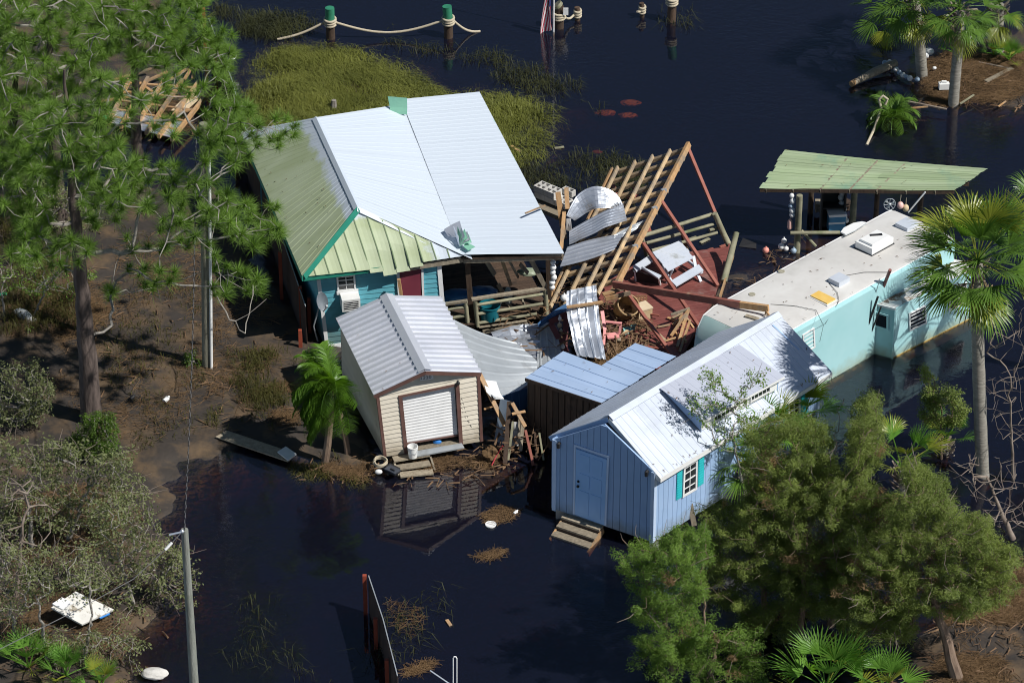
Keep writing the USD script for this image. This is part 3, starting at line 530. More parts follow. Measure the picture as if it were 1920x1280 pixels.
# floats strung on the right porch post
def floats(T_or_none, pts, r, lab, group, mats=(None,)):
    T = Thing('float_string', lab, 'floats', pts[0], group); T.add('cord', MB().tube(pts, .012, 5), rope_m)
    for k, p in enumerate(pts): T.add('float', MB().ball(p, r*rg.uniform(.85, 1.1), 2, (1, 1, rg.uniform(.85, 1.15))), mats[k % len(mats)] or white_pl, smooth=True)
p = pface.at(1038, 520, .12); floats(0, [up((1037+rg.uniform(-2, 3), 492+9.3*k), p) for k in range(6)], .085, 'string of white floats hanging down the right porch post', None)

# ---------------- corrugated fence along the house side and its twin at the bottom
def metal_fence(pts, hts, lab, posts, group=None):
    pts = [np.asarray(p) for p in pts]; T = Thing('metal_fence', lab, 'fence', pts[0], group); tot = 0
    for a, b, ha, hb in zip(pts[:-1], pts[1:], hts[:-1], hts[1:]):
        L = np.linalg.norm(b-a); n = max(1, round(L/.8))
        for k in range(n):
            s, e = a+(b-a)*k/n, a+(b-a)*(k+1.02)/n; h0, h1 = ha+(hb-ha)*k/n, ha+(hb-ha)*(k+1)/n
            f = Face(s-A(0, 0, .4), e-A(0, 0, .4), e+A(0, 0, h1), s+A(0, 0, h0)); x = np.linspace(0, 1, 33); f.prof(MB(), x, 0*x)
            mb = MB(); f.prof(mb, x, .014*np.sin(x*2*np.pi*8)+.004*(k % 2), thick=.003); T.add('fence_panel', mb, mat('fence_sheet', (.05, .035, .03), (.085, .06, .05), .55, 2, metallic=.3, c3=(.12, .07, .05), s3=1.2, rnd=.08))
        T.add('top_edge', MB().beam(a+A(0, 0, ha), b+A(0, 0, hb), .025, .025), galv_d)
    for p, h in posts: T.add('fence_post', MB().beam(p-A(0, 0, .4), p+A(0, 0, h), .10, .10, (0, 1, 0)), fence_r)
    return T
fb = [P(396, 122, 0), P(440, 243, 0), P(458, 310, 0), P(522, 500, 0), P(576, 650, .05)]; off = A(-.12, 0, 0)
metal_fence(fb, [1.7, 1.75, 1.7, 1.6, 1.35], 'dark corrugated metal fence with red posts running beside the house', [(P(393, 112)+off, 1.9), (P(414, 178)+off, 1.35), (P(449, 285)+off, 1.3), (P(536, 560)+off, 1.6), (P(566, 620), 1.5), (P(578, 625)+A(.05, 0, 0), 1.2), (P(572, 660)+off, .75)])
fb = [P(693, 1150), P(720, 1235), P(747, 1345)]
metal_fence(fb, [1.2, 1.25, 1.3], 'leaning dark corrugated fence with red posts standing in the water at the bottom', [(P(687, 1150)+A(-.02, 0, 0), 1.22), (P(709, 1215)+A(-.05, 0, 0), .95), (P(730, 1290)+A(-.05, 0, 0), .9)])
# ---------------- cream storage shed with a roll-up door, leaning a little to the left
CP = dict(BL=P(721, 855, .32), BR=P(903, 826, .32), TL=P(707, 743, 2.28), TR=P(897, 703, 2.30), PK=P(789, 676, 2.84))
S = Thing('storage_shed', 'small cream lap sided shed with a white roll-up door and ribbed silver roof', 'shed', CP['BL']-A(0, 0, .3))
fs = Face(CP['BL'], CP['BR'], CP['TR'], CP['TL'])
rTLf, rTLb, rPf, rPb, rTRf, rTRb = P(701, 741, 2.36), P(630, 597, 2.36), P(797, 696, 2.98), P(724, 554, 2.98), P(902, 699, 2.36), P(826, 556, 2.36)
frl = Face(rTLf, rTLb, rPb, rPf); frr = Face(rTRf, rTRb, rPb, rPf)
dq = [fs.uv(x, y) for x, y in ((762, 846), (865, 826), (853, 722), (751, 741))]; du0, du1 = (dq[0][0]+dq[3][0])/2, (dq[1][0]+dq[2][0])/2; dv1 = (dq[2][1]+dq[3][1])/2
def gable_v(u):
    pu = .455; return 1+ (CP['PK'][2]-2.29)/2.0*(u/pu if u < pu else (1-u)/(1-pu))
NR = 15
def lap(u0, u1, v0, v1, name='lap_board'):
    mb = MB(); mb.box8([fs.pt(u, v, o) for u, v, o in ((u0, v0, -.02), (u1, v0, -.02), (u1, v0, .03), (u0, v0, .03), (u0, v1, -.02), (u1, v1, -.02), (u1, v1, .006), (u0, v1, .006))]); S.add(name, mb, cream)
for k in range(NR):
    v0, v1 = k/(NR-1), (k+1)/(NR-1)
    if v1 <= dv1+.02: lap(.01, du0, v0, v1); lap(du1, .99, v0, v1)
    else:
        vm = (v0+v1)/2; ext = 1.0
        ul, ur = (.01, .99) if vm < 1 else (.455*(vm-1)/(gable_v(.455)-1), 1-.545*(vm-1)/(gable_v(.455)-1))
        lap(ul, ur, max(v0, dv1) if v0 < dv1 else v0, v1)
for k in range(3):
    v0 = 1+ (k+1)/(NR-1); 
    vm = v0+.5/(NR-1); f_ = (vm-1)/(gable_v(.455)-1)
    if f_ < .97: lap(.455*f_, 1-.545*f_, v0, v0+1/(NR-1))
# trim round the door, corners and eaves
for u0, u1, v0, v1, o in ((du0-.025, du0+.012, -.01, dv1+.02, .05), (du1-.012, du1+.025, .0, dv1+.02, .05), (du0+.012, du1-.012, dv1-.015, dv1+.02, .048), (-.012, .018, 0, 1, .045), (.982, 1.012, 0, 1, .045)):
    mb = MB(); fs.box(mb, u0, u1, v0, v1, -.01, o); S.add('trim_board', mb, brown_t)
mb = MB(); x = np.linspace(.13, dv1-.02, 120); hh = -.09+.012*np.abs(np.sin(np.linspace(0, 17*np.pi, 120)))
fs.prof(mb, x, hh, du0+.012, du1-.012, 2, 0, along='u'); rd = S.add('roll_up_door', mb, white_p)
mb = MB(); fs.box(mb, du0+.012, du1-.012, .115, .135, -.11, -.06); S.add('door_bottom_bar', mb, brown_t, rd)
mb = MB(); fs.box(mb, du0, du1, .0, .03, -.5, .05); S.add('sill', mb, wood_g)
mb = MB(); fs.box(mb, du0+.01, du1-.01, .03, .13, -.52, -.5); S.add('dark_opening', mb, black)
inw = -fs.n
fsl = Face(rTLb+A(.12, .05, -2.05), CP['BL'], CP['TL'], rTLb+A(.12, .0, -.06), n=(-1, -.3, 0)); fsr = Face(CP['BR'], rTRb+A(-.1, 0, -2.05), rTRb+A(-.1, 0, -.06), CP['TR'], n=(1, .3, 0))
for f, nm in ((fsl, 'left_wall'), (fsr, 'right_wall')):
    for k in range(14):
        v0, v1 = k/14, (k+1)/14; mb = MB(); mb.box8([f.pt(u, v, o) for u, v, o in ((.01, v0, -.05), (.99, v0, -.05), (.99, v0, .02), (.01, v0, .02), (.01, v1, -.05), (.99, v1, -.05), (.99, v1, .0), (.01, v1, .0))]); S.add('lap_board', mb, cream)
mb = MB(); Face(fsr.c[1], fsl.c[0], fsl.c[3], fsr.c[2], n=(0, 1, 0)).box(mb, 0, 1, 0, 1, -.05, 0); S.add('back_wall', mb, cream)
for f in (frl, frr): roof_panels(S, 'roof_panel', f, shed_roof, .95, .255, .075, .045, o=.012)
mb = MB(); d = nrm(rPb-rPf); s_ = nrm(frl.n*.0+np.cross(d, A(0, 0, 1)))
L_ = lambda p, f, t: p+(f.c[0]-f.c[3])*t+f.n*.065
mb.grid([[L_(rPf, frl, .11), rPf+A(0, 0, .085), L_(rPf, frr, .11)], [L_(rPb, frl, .11), rPb+A(0, 0, .085), L_(rPb, frr, .11)]], .01); S.add('ridge_cap', mb, shed_roof)
for a, b in ((rTLf, rPf), (rPf, rTRf), (rTRb, rPb), (rPb, rTLb)): S.add('rake_board', MB().beam(a-A(0, 0, .06)+A(0, .02, 0), b-A(0, 0, .06)+A(0, .02, 0), .03, .11), brown_t)
nb_ = fs.sub([(787, 712), (812, 709), (811, 699), (787, 702)], .03); mb = MB(); nb_.box(mb, 0, 1, 0, 1, 0, .015); pl = S.add('number_plate', mb, white_p)
tm = meshkit.text_mesh('1210', .095, .004); v = tm.vertices; v[:, 0] -= v[:, 0].mean(); ux = nrm(nb_.c[1]-nb_.c[0]); uy = nrm(nb_.c[3]-nb_.c[0]); o = nb_.pt(.5, .2, .017)
S.add('house_number', MB().add(o+v[:, :1]*ux+v[:, 1:2]*uy+v[:, 2:]*nb_.n, tm.faces), black, pl)
c = fs.at(857, 715, .1); S.add('wall_lamp', MB().ball(c, .05, 1, (1, 1, 1.3)).beam(fs.at(859, 711, .0), c, .03, .03), black)
mb = MB(); [mb.tube([fs.at(861+3*k, 742, .02), fs.at(868+6*k, 775, .012), fs.at(884-k, 800, .02)], .006, 4) for k in range(2)]; S.add('loose_wires', mb, black, kind='stuff')
# steps, bucket, oddments in front of the shed
st = Thing('shed_steps', 'grey plank steps half under wrack at the cream shed door', 'steps', P(780, 870, .0))
for a, b, z in (((737, 861), (804, 850), .30), ((743, 877), (806, 868), .18), ((750, 890), (812, 884), .08)): st.add('tread', MB().beam(P(*a, z), P(*b, z), .24, .045), wood_g)
st.add('stringer', MB().beam(P(738, 868, .18), P(748, 893, .0), .05, .16), wood_g); st.add('stringer', MB().beam(P(806, 856, .18), P(815, 884, .0), .05, .16), wood_g)
single('threshold_board', MB().beam(P(770, 853, .36), P(868, 835, .36), .24, .04), galv_d, 'worn grey board lying along the shed threshold under the roll-up door', 'board')
bpts = np.array([(0, 0), (.13, 0), (.155, .36), (.165, .36), (.165, .385), (.15, .385), (.12, .02), (0, .02)])
def bucket(name, c, s, lab, m, group=None):
    T = Thing(name, lab, 'bucket', c, group); r = trimesh.creation.revolve(bpts*s, sections=20); T.add('pail', MB().add(r.vertices+c, r.faces), m, smooth=35); T.add('handle', MB().tube([c+A(-.16, 0, .34)*s, c+A(-.12, -.15, .2)*s, c+A(.12, -.15, .2)*s, c+A(.16, 0, .34)*s], .007*s, 5), galv_d); return T
bucket('bucket', P(774, 856, .34), .9, 'white plastic bucket on the top step of the cream shed', white_pl)
T = Thing('rope_coil', 'coil of pale rope lying left of the shed steps', 'rope', P(712, 872, .2)); th = np.linspace(0, 9*np.pi, 120); c = P(713, 868, .28)
T.add('coil', MB().tube(np.column_stack([c[0]+.17*np.cos(th)*(1+.1*np.sin(3.3*th)), c[1]+.17*np.sin(th), c[2]+.0035*th+.03*np.sin(th)]), .022, 5), rope_m, smooth=True)
T.add('float', MB().ball(P(710, 884, .16), .07, 2, (1.5, 1, 1)), white_pl, smooth=True)
bx = Thing('tool_case', 'black plastic case lying beside the lowest shed step', 'case', P(736, 884, .1)); bx.add('body', MB().box(P(736, 880, .18), (.36, .22, .16), -.7), black); bx.add('lid', MB().box(P(736, 880, .275), (.38, .24, .03), -.7), mat('case_lid', (.03, .035, .05), (.05, .06, .08), .4, 3)); bx.add('handle', MB().box(P(736, 880, .31), (.14, .03, .04), -.7), black)
single('blue_rag', lump(P(820, 828, .42), .09, (1.3, .6, .7), 3), mat('bright_blue', (.03, .2, .6), (.04, .25, .7), .5, 3), 'small blue rag in the shed doorway', 'rag', smooth=60)

# ---------------- brown lean-to with a low sheet roof against the blue cabin
zA = 2.28
a1, b1, c1_, d1 = P(985, 708, 2.15), P(1128, 755, 2.30), P(1198, 712, 2.34), P(1056, 658, 2.2)
f1_ = Face(a1, b1, c1_, d1); f2_ = Face(P(1128, 686, 2.20), P(1196, 713, 2.32), P(1268, 669, 2.36), P(1191, 644, 2.25))
T = Thing('lean_to', 'low dark walled lean-to with a pale blue sheet roof joined to the blue cabin', 'lean-to', A(a1[0], a1[1], 0))
lean_roof = mat('lean_to_sheet', (.40, .53, .74), (.46, .59, .80), .45, .7, metallic=.2, rnd=.05)
roof_panels(T, 'roof_panel', f1_, lean_roof, .46, .46, .03, .022, along='u', o=.0)
roof_panels(T, 'roof_panel', f2_, lean_roof, .46, .46, .03, .022, along='u', o=.02)
zf = .1
for nm, p, q in (('front_wall', a1+A(.1, .05, 0), b1+A(0, .05, 0)), ('side_wall', d1+A(.1, -.1, 0), a1+A(.12, .1, 0))):
    f = Face(A(p[0], p[1], zf), A(q[0], q[1], zf), q-A(0, 0, .08), p-A(0, 0, .08)); n = max(2, round(f.w/.2))
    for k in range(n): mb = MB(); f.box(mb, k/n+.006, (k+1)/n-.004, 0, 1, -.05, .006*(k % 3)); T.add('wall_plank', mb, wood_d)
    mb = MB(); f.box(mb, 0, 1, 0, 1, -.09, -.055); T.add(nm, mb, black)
T.add('fascia', MB().beam(a1-A(0, 0, .06), b1-A(0, 0, .06), .03, .10), wood_d)

# ---------------- blue cabin
CA, CB = P(1037, 953, .3), P(1224, 1016, .3)
Kpf, Kpb = P(1141, 782, 3.55), P(1459, 588, 3.55); Kl, Klb = P(1031, 818, 2.42), P(1348, 623, 2.42); Kr, Krb = P(1238, 896, 2.40), P(1560, 698, 2.40)
K = Thing('blue_cabin', 'pale blue board sided cabin with a silver ribbed gable roof and shed dormer', 'cabin', CA-A(0, 0, .3))
gd = nrm(CB-CA); gn = nrm(np.cross(gd, A(0, 0, 1))); gn = gn if gn[1] < 0 else -gn; GW = np.linalg.norm((CB-CA)[:2])
ld = nrm((Krb-Kr)*A(1, 1, 0)); LEN = np.linalg.norm((Krb-Kr)[:2])-.25
fk = Face(CA, CB, CB+A(0, 0, 2.2), CA+A(0, 0, 2.2), n=gn)
def gable_h(u): return 2.2+1.0*(1-abs(u-.5)/.5)
NB = 15
for k in range(NB):
    u0, u1 = k/NB+.0022, (k+1)/NB-.0022; h0, h1 = gable_h(u0)/2.2, gable_h(u1)/2.2; mid = (k == NB//2)
    mb = MB(); mb.box8([fk.pt(u, v, o) for u, v, o in ((u0, 0, -.03), (u1, 0, -.03), (u1, 0, .0), (u0, 0, .0), (u0, h0, -.03), (u1, h1, -.03), (u1, h1, .0), (u0, h0, .0))]); K.add('siding_board', mb, blue_w)
mb = MB(); mb.prism([fk.pt(0, 0, -.06), fk.pt(1, 0, -.06), fk.pt(1, 1, -.06), fk.pt(.5, 3.18/2.2, -.06), fk.pt(0, 1, -.06)], gn*.028); K.add('gable_wall', mb, blue_w)
CE = CB+ld*LEN; CF = CA+ld*LEN
fk2 = Face(CB, CE, CE+A(0, 0, 2.2), CB+A(0, 0, 2.2)); n = 36
for k in range(n): mb = MB(); fk2.box(mb, k/n+.0008, (k+1)/n-.0008, 0, 1, -.03, 0); K.add('siding_board', mb, blue_w)
mb = MB(); fk2.box(mb, 0, 1, 0, 1, -.06, -.031); K.add('long_wall', mb, blue_w)
for p, q, nm in ((CF, CA, 'left_wall'), (CE, CF, 'end_wall')):
    f = Face(p, q, q+A(0, 0, 2.2), p+A(0, 0, 2.2)); mb = MB(); f.box(mb, 0, 1, 0, 1.0, -.06, 0); K.add(nm, mb, blue_w)
mb = MB(); mb.prism([CE+A(0, 0, 2.2), CF+A(0, 0, 2.2), (CE+CF)/2+A(0, 0, 3.18)], ld*.05); K.add('rear_gable', mb, blue_w)
for f, u0, u1 in ((fk, -.008, .03), (fk, .97, 1.008), (fk2, -.004, .012), (fk2, .988, 1.0)): mb = MB(); f.box(mb, u0, u1, -.02, 1.0, -.005, .022 if f is fk else .024); K.add('corner_board', mb, mat('pale_blue_trim', (.50, .62, .80), (.54, .66, .84), .5, 2))
fkl = Face(Kl, Klb, Kpb, Kpf); fkr = Face(Kr, Krb, Kpb, Kpf)
for f in (fkl, fkr): roof_panels(K, 'roof_panel', f, cab_roof, .92, .23, .03, .009, o=.012)
for f in (fkl, fkr): mb = MB(); f.box(mb, .002, .998, .004, .995, -.10, -.01); K.add('roof_deck', mb, wood_o)
mb = MB(); mb.grid([[L_(Kpf, fkl, .07), Kpf+A(0, 0, .075), L_(Kpf, fkr, .07)], [L_(Kpb, fkl, .07), Kpb+A(0, 0, .075), L_(Kpb, fkr, .07)]], .01); K.add('ridge_cap', mb, cab_roof)
for a, b, m in ((Kl, Kpf, blue_w), (Kpf, Kr, white_p), (Kr, Krb, white_p)): K.add('fascia', MB().beam(a-A(0, 0, .07), b-A(0, 0, .07), .03, .13), m)
# door and steps
dk = fk.sub([(1079, 963), (1134, 983), (1139, 860), (1081, 840)], .004)
mb = MB(); dk.box(mb, 0, 1, 0, 1, 0, .03); dd = K.add('door', mb, blue_door)
for u0, u1, v0, v1 in ((-.07, -.005, 0, 1.03), (1.005, 1.07, 0, 1.03), (-.07, 1.07, 1.03, 1.06)): mb = MB(); dk.box(mb, u0, u1, v0, v1, 0, .035); K.add('door_trim', mb, mat('pale_blue_trim', (0,)*3), dd)
for v0, v1 in ((.06, .40), (.46, .66), (.72, .95)):
    for u0, u1 in ((.14, .46), (.54, .86)): mb = MB(); dk.box(mb, u0, u1, v0, v1, .03, .042); K.add('door_panel', mb, blue_door, dd)
mb = MB(); mb.ball(dk.pt(.11, .46, .07), .04, 2); K.add('door_knob', mb, black, dd, smooth=True); K.add('deadbolt', MB().ball(dk.pt(.11, .53, .05), .035, 2, (1, 1, 1)), black, dd, smooth=True)
for u, v in ((.06, .98), (.93, .99)): c = fk.pt(u, v, .06); K.add('gable_light', MB().tube([fk.pt(u, v, 0), c, c-A(0, 0, .12)], [.05, .05, .045], 8), black)
cs = Thing('cabin_steps', 'three pale plank steps in the water at the blue cabin door', 'steps', P(1085, 990, 0))
for k in range(3):
    a, b = fk.at(1060, 959, .1+.27*k), fk.at(1131, 983, .1+.27*k); z = .27-.125*k
    a[2] = b[2] = z; cs.add('tread', MB().beam(a, b, .25, .05), wood_g if k != 1 else wood_g)
    cs.add('riser', MB().beam(a+gn*.10-A(0, 0, .075), b+gn*.10-A(0, 0, .075), .025, .09), wood_d)
for px in ((1060, 959), (1131, 983)):
    p = fk.at(*px, .0); p[2] = .16; q = fk.at(*px, .8); q[2] = -.15; cs.add('stringer', MB().beam(p, q, .05, .2), wood_o)
# windows with turquoise shutters on the long wall
w1 = fk2.sub([(1278, 932), (1305, 916), (1306, 859), (1280.5, 876)], .004); window(K, w1, cols=2, rows=4, fr=.06)
w2 = fk2.sub([(1476, 800), (1499, 786), (1499, 733), (1476, 748)], .004); window(K, w2, cols=2, rows=4, fr=.06)
for q in ([(1267, 937), (1277, 931), (1278.5, 880), (1268.5, 886)], [(1307.5, 912), (1318, 905), (1319.5, 851), (1309, 857)], [(1464, 808), (1475, 801), (1475, 750), (1464, 757)], [(1500.5, 784), (1513, 777), (1513, 727), (1500.5, 734)]):
    f = fk2.sub(q, .004); mb = MB(); f.box(mb, 0, 1, 0, 1, 0, .022); sh = K.add('shutter', mb, turq)
    mb = MB(); [f.box(mb, .12, .88, .06+.88*k/10, .06+.88*k/10+.05, .022, .030) for k in range(10)]; K.add('shutter_slats', mb, turq, sh, kind='stuff')
# shed dormer
D0, D1, D2, D3 = P(1319, 789, 3.12), P(1471, 706, 3.12), P(1386, 646, 3.60), P(1237, 728, 3.60); fd = Face(D0, D1, D2, D3)
roof_panels(K, 'dormer_roof_panel', fd, mat('dormer_sheet', (.52, .55, .64), (.57, .60, .69), .5, 1, metallic=.4, rnd=.04), .92, .23, .03, .008, o=.012)
ins = nrm(D3-D0)*.12
fdf = Face(D0+ins+ld*.08-A(0, 0, .42), D1+ins-ld*.08-A(0, 0, .42), D1+ins-ld*.08-A(0, 0, .05), D0+ins+ld*.08-A(0, 0, .05)); mb = MB(); fdf.box(mb, 0, 1, 0, 1, -.05, 0); K.add('dormer_wall', mb, white_p)
for k in range(2):
    u = (.14, .62)[k]; g_ = Face(fdf.pt(u, .18, .004), fdf.pt(u+.26, .18, .004), fdf.pt(u+.26, .9, .004), fdf.pt(u, .9, .004)); window(K, g_, cols=5, rows=1, fr=.035, name='dormer_window')
K.add('dormer_cheek', MB().prism([D0+ins+ld*.08-A(0, 0, .45), D0+ins+ld*.08-A(0, 0, .04), D3+ld*.08-A(0, 0, .05)], ld*.04), blue_w); K.add('dormer_cheek', MB().prism([D1+ins-ld*.1-A(0, 0, .45), D1+ins-ld*.1-A(0, 0, .04), D2-ld*.1-A(0, 0, .05)], -ld*.04), blue_w)
K.add('dormer_fascia', MB().beam(D0-A(0, 0, .03), D1-A(0, 0, .03), .025, .06), white_p)
for p in (CA, CB, (CB+CE)/2, CE, CF): K.add('pier', MB().box(A(p[0], p[1], -.15)+A(0, .0, 0)+nrm(((CA+CE)/2-p)*A(1, 1, 0))*.25, (.3, .3, .9)), conc)
single('leaning_board', MB().beam(P(1302, 985, .1), P(1294, 944, .75), .14, .03, (0, -1, .6)), wood_g, 'short weathered board leaning on the sunlit long wall of the blue cabin', 'board')

# ---------------- aqua travel trailer
zr = 2.4
tA, tB, tC = P(1672, 390, zr), P(1340, 571, zr), P(1494, 615, zr); tdir = nrm(tA-tB); tD = P(1790, 452, zr)
V = Thing('travel_trailer', 'long aqua travel trailer with a stained white roof standing in the flood', 'trailer', A(tC[0], tC[1], 0))
nose0 = P(1352, 566, zr); rt_ = nrm(tC-nose0)
pr = tC-tdir*1.0 if False else tC
# plan outline: long left edge, far end, long right edge, rounded front end
front_r = tC-tdir*1.35; front_l = nose0-tdir*.0
outl = [tA, nose0]
n_in = 6
pl_ = [tA, nose0, front_r, tD]
W = np.linalg.norm((tC-(tA+tdir*((tC-tA)@tdir)))); wd = nrm((tC-tA)-tdir*((tC-tA)@tdir))
L0, L1 = (nose0-tA)@(-tdir), (front_r-tA)@(-tdir); LT = max(L0, L1)+.2
o2 = lambda l, w: (tA - tdir*l + wd*w)
Wd = W; prof_ = []
def section(l, ins=0., drop=0.):  # rounded cross section ring: from left bottom over the roof to right bottom
    zb = -.35; r = .10; pts = []
    for w, z in ((ins, zb), (ins, zr-.12-drop), (ins+.05, zr-.02-drop), (ins+.2, zr+.015-drop), (Wd/2, zr+.045-drop), (Wd-.2-ins, zr+.015-drop), (Wd-.05-ins, zr-.02-drop), (Wd-ins, zr-.12-drop), (Wd-ins, zb)):
        p = o2(l, w); pts.append(A(p[0], p[1], z))
    return pts
secs = [section(l, i, d) for l, i, d in ((0, .06, .10), (.08, .01, .02), (.3, 0, 0), (LT*.5, 0, -.01), (LT-.75, 0, 0), (LT-.35, 0, .10), (LT-.12, .02, .38), (LT, .05, .9))]
G = np.array(secs)
V.add('left_side', MB().grid(G[:, 0:3], .02), trailer_w); V.add('right_side', MB().grid(G[:, 6:9], .02), trailer_w)
nl = len(secs)
V.add('roof', MB().grid(G[:6, 2:7], .02), trailer_r, smooth=30); V.add('nose_panel', MB().grid(G[5:, 2:7], .02), mat('nose_aqua', (.50, .70, .66), (.58, .74, .70), .5, 1.2, c3=(.32, .40, .36), s3=1.2), smooth=30)
V.add('front_end', MB().prism([G[-1, 0], G[-1, 2], G[-1, 4], G[-1, 6], G[-1, 8]], -tdir*.01), trailer_w); V.add('rear_end', MB().prism([G[0, 0], G[0, 2], G[0, 4], G[0, 6], G[0, 8]], tdir*.01), trailer_w)
V.add('roof_edge_trim', MB().tube([g[6]+A(0, 0, .015) for g in secs], .02, 6), white_p); V.add('roof_edge_trim', MB().tube([g[2]+A(0, 0, .015) for g in secs], .02, 6), white_p)
for l in (2.6, 5.0): V.add('roof_seam', MB().tube([A(*g) for g in np.array(section(l))[2:7]+A(0, 0, .004)], .012, 4), trailer_r)
fvr = Face(A(*o2(LT-.4, Wd)[:2], -.35), A(*o2(0, Wd)[:2], -.35), A(*o2(0, Wd)[:2], zr-.12), A(*o2(LT-.4, Wd)[:2], zr-.12))
window(V, fvr.sub([(1504, 664), (1527, 650), (1525, 613), (1503, 627)], .004), cols=1, rows=5, fr=.05)
fv_top = Face(*[o2(l, w)+A(0, 0, .045) for l, w in ((LT, Wd), (0, Wd), (0, 0), (LT, 0))])
# things fixed to the roof
c = fv_top.at(1639, 462, .0); ex, ey = tdir, wd
m = MB(); orient_box(m, c+A(0, 0, .13), .95, .62, .22, ex, ey); ra = V.add('roof_air_conditioner', m, white_pl); 
m = MB(); orient_box(m, c+A(0, 0, .275), .75, .46, .07, ex, ey); V.add('cowl', m, white_pl, ra); m = MB(); orient_box(m, c+ex*.12-wd*.05+A(0, 0, .32), .36, .10, .012, ex*.8+wd*.6, wd*.8-ex*.6); V.add('split_in_cowl', m, black, ra); m = MB(); orient_box(m, c+A(0, 0, .02), 1.02, .68, .03, ex, ey); V.add('gasket', m, black, ra)
c = fv_top.at(1573, 529, .0); m = MB(); orient_box(m, c+A(0, 0, .08), .46, .4, .15, ex, ey); V.add('roof_vent', m, mat('vent_grey', (.5, .54, .6), (.56, .6, .66), .4, 2))
c = fv_top.at(1543, 560, .0); m = MB(); orient_box(m, c+A(0, 0, .03), .62, .36, .06, wd, ex); sk = V.add('skylight', m, yellow); m = MB(); orient_box(m, c+A(0, 0, .008), .70, .44, .03, wd, ex); V.add('skylight_flange', m, white_p, sk)
c = fv_top.at(1700, 425, .0); m = MB(); orient_box(m, c+A(0, 0, .07), .5, .45, .13, ex, ey); V.add('roof_vent', m, mat('vent_grey', (0,)*3))
V.add('roof_cable', MB().tube([fv_top.at(*q, .03) for q in ((1445, 572), (1490, 575), (1530, 583), (1541, 606))]+[fvr.at(1543, 608, .02), fvr.at(1536, 640, .02)], .008, 4), black)
V.add('roof_cable', MB().tube([fv_top.at(*q, .03) for q in ((1554, 532), (1570, 550), (1573, 566))]+[fvr.at(1545, 607, .03)], .008, 4), black); V.add('roof_cable', MB().tube([fv_top.at(*q, .03) for q in ((1580, 519), (1620, 512), (1668, 511))], .008, 4), black)
for q in ((1465, 509), (1410, 552)): V.add('roof_stain_patch', MB().tm(trimesh.creation.cylinder(.10, .012, sections=9, transform=trimesh.transformations.translation_matrix(fv_top.at(*q, .01)))), mat('sealant', (.25, .23, .16), (.4, .38, .3), .9, 8))
for k in range(1, 7): mb = MB(); u = k/7; fvr.box(mb, u-.0012, u+.0012, .1, .985, .001, .007); V.add('side_joint', mb, trailer_w)
mb = MB(); fvr.box(mb, 0, 1, .30, .312, .001, .010); V.add('belt_moulding', mb, white_p)
# slide-out room, lower, further along
sA, sB = P(1624, 660, 0), P(1673, 672, 0); zs = 1.62; sC = P(1834, 590, 0); fse = Face(sA-A(0, 0, .4), sB-A(0, 0, .4), sB+A(0, 0, zs), sA+A(0, 0, zs)); fsf = Face(sB-A(0, 0, .4), sC-A(0, 0, .4), sC+A(0, 0, zs), sB+A(0, 0, zs))
so = V.path
mb = MB(); fse.box(mb, 0, 1, 0, 1, -.05, 0); V.add('slide_out_end', mb, trailer_w); mb = MB(); fsf.box(mb, 0, 1, 0, 1, -.05, 0); V.add('slide_out_front', mb, trailer_w)
sD = sC+(sA-sB)*1.6; sA2 = sA+(sA-sB)*.6; mb = MB(); mb.prism([sA2+A(0, 0, zs), sB+A(0, 0, zs), sC+A(0, 0, zs), sD+A(0, 0, zs)], (0, 0, .05)); V.add('slide_out_roof', mb, mat('slide_roof', (.72, .71, .68), (.66, .64, .6), .6, 2, c3=(.16, .09, .05), s3=1.5, lo3=.5, hi3=.56)); V.add('slide_out_back', MB().prism([sA2-A(0, 0, .4), sA2+A(0, 0, zs-.01), sD+A(0, 0, zs-.01), sD-A(0, 0, .4)], (0, .03, 0)), trailer_w)
V.add('roof_edge_trim', MB().beam(sA+A(0, 0, zs+.03), sB+A(0, 0, zs+.03), .04, .07), white_p); V.add('roof_edge_trim', MB().beam(sB+A(0, 0, zs+.03), sC+A(0, 0, zs+.03), .04, .07), trailer_w)
V.add('corner_trim', MB().beam(sB-A(0, .0, .4)-A(0, .01, 0), sB+A(0, -.01, zs), .05, .05, (0, 1, 0)), trailer_w); V.add('rust_band', (lambda m: (fsf.box(m, 0, 1, .17, .215, .001, .006), m)[1])(MB()), mat('waterline_stain', (.45, .30, .07), (.5, .36, .12), .6, 3))
window(V, fse.sub([(1639, 611), (1666, 619), (1666, 590), (1638, 582)], .004), mats=trailer_w, cols=1, rows=1, fr=.05)
window(V, fsf.sub([(1704, 620), (1736, 605), (1734, 571), (1703, 587)], .004), cols=1, rows=5, fr=.04); window(V, fsf.sub([(1778, 583), (1812, 566), (1811, 528), (1778, 545)], .004), cols=1, rows=5, fr=.04)
for u in (.28, .52, .78): mb = MB(); fsf.box(mb, u-.002, u+.002, .2, .99, .001, .007); V.add('side_joint', mb, trailer_w)
V.add('slide_jamb', MB().beam(sA2+A(0, 0, -.4), sA2+A(0, 0, zr-.1), .06, .2, (0, 1, 0)), white_p)
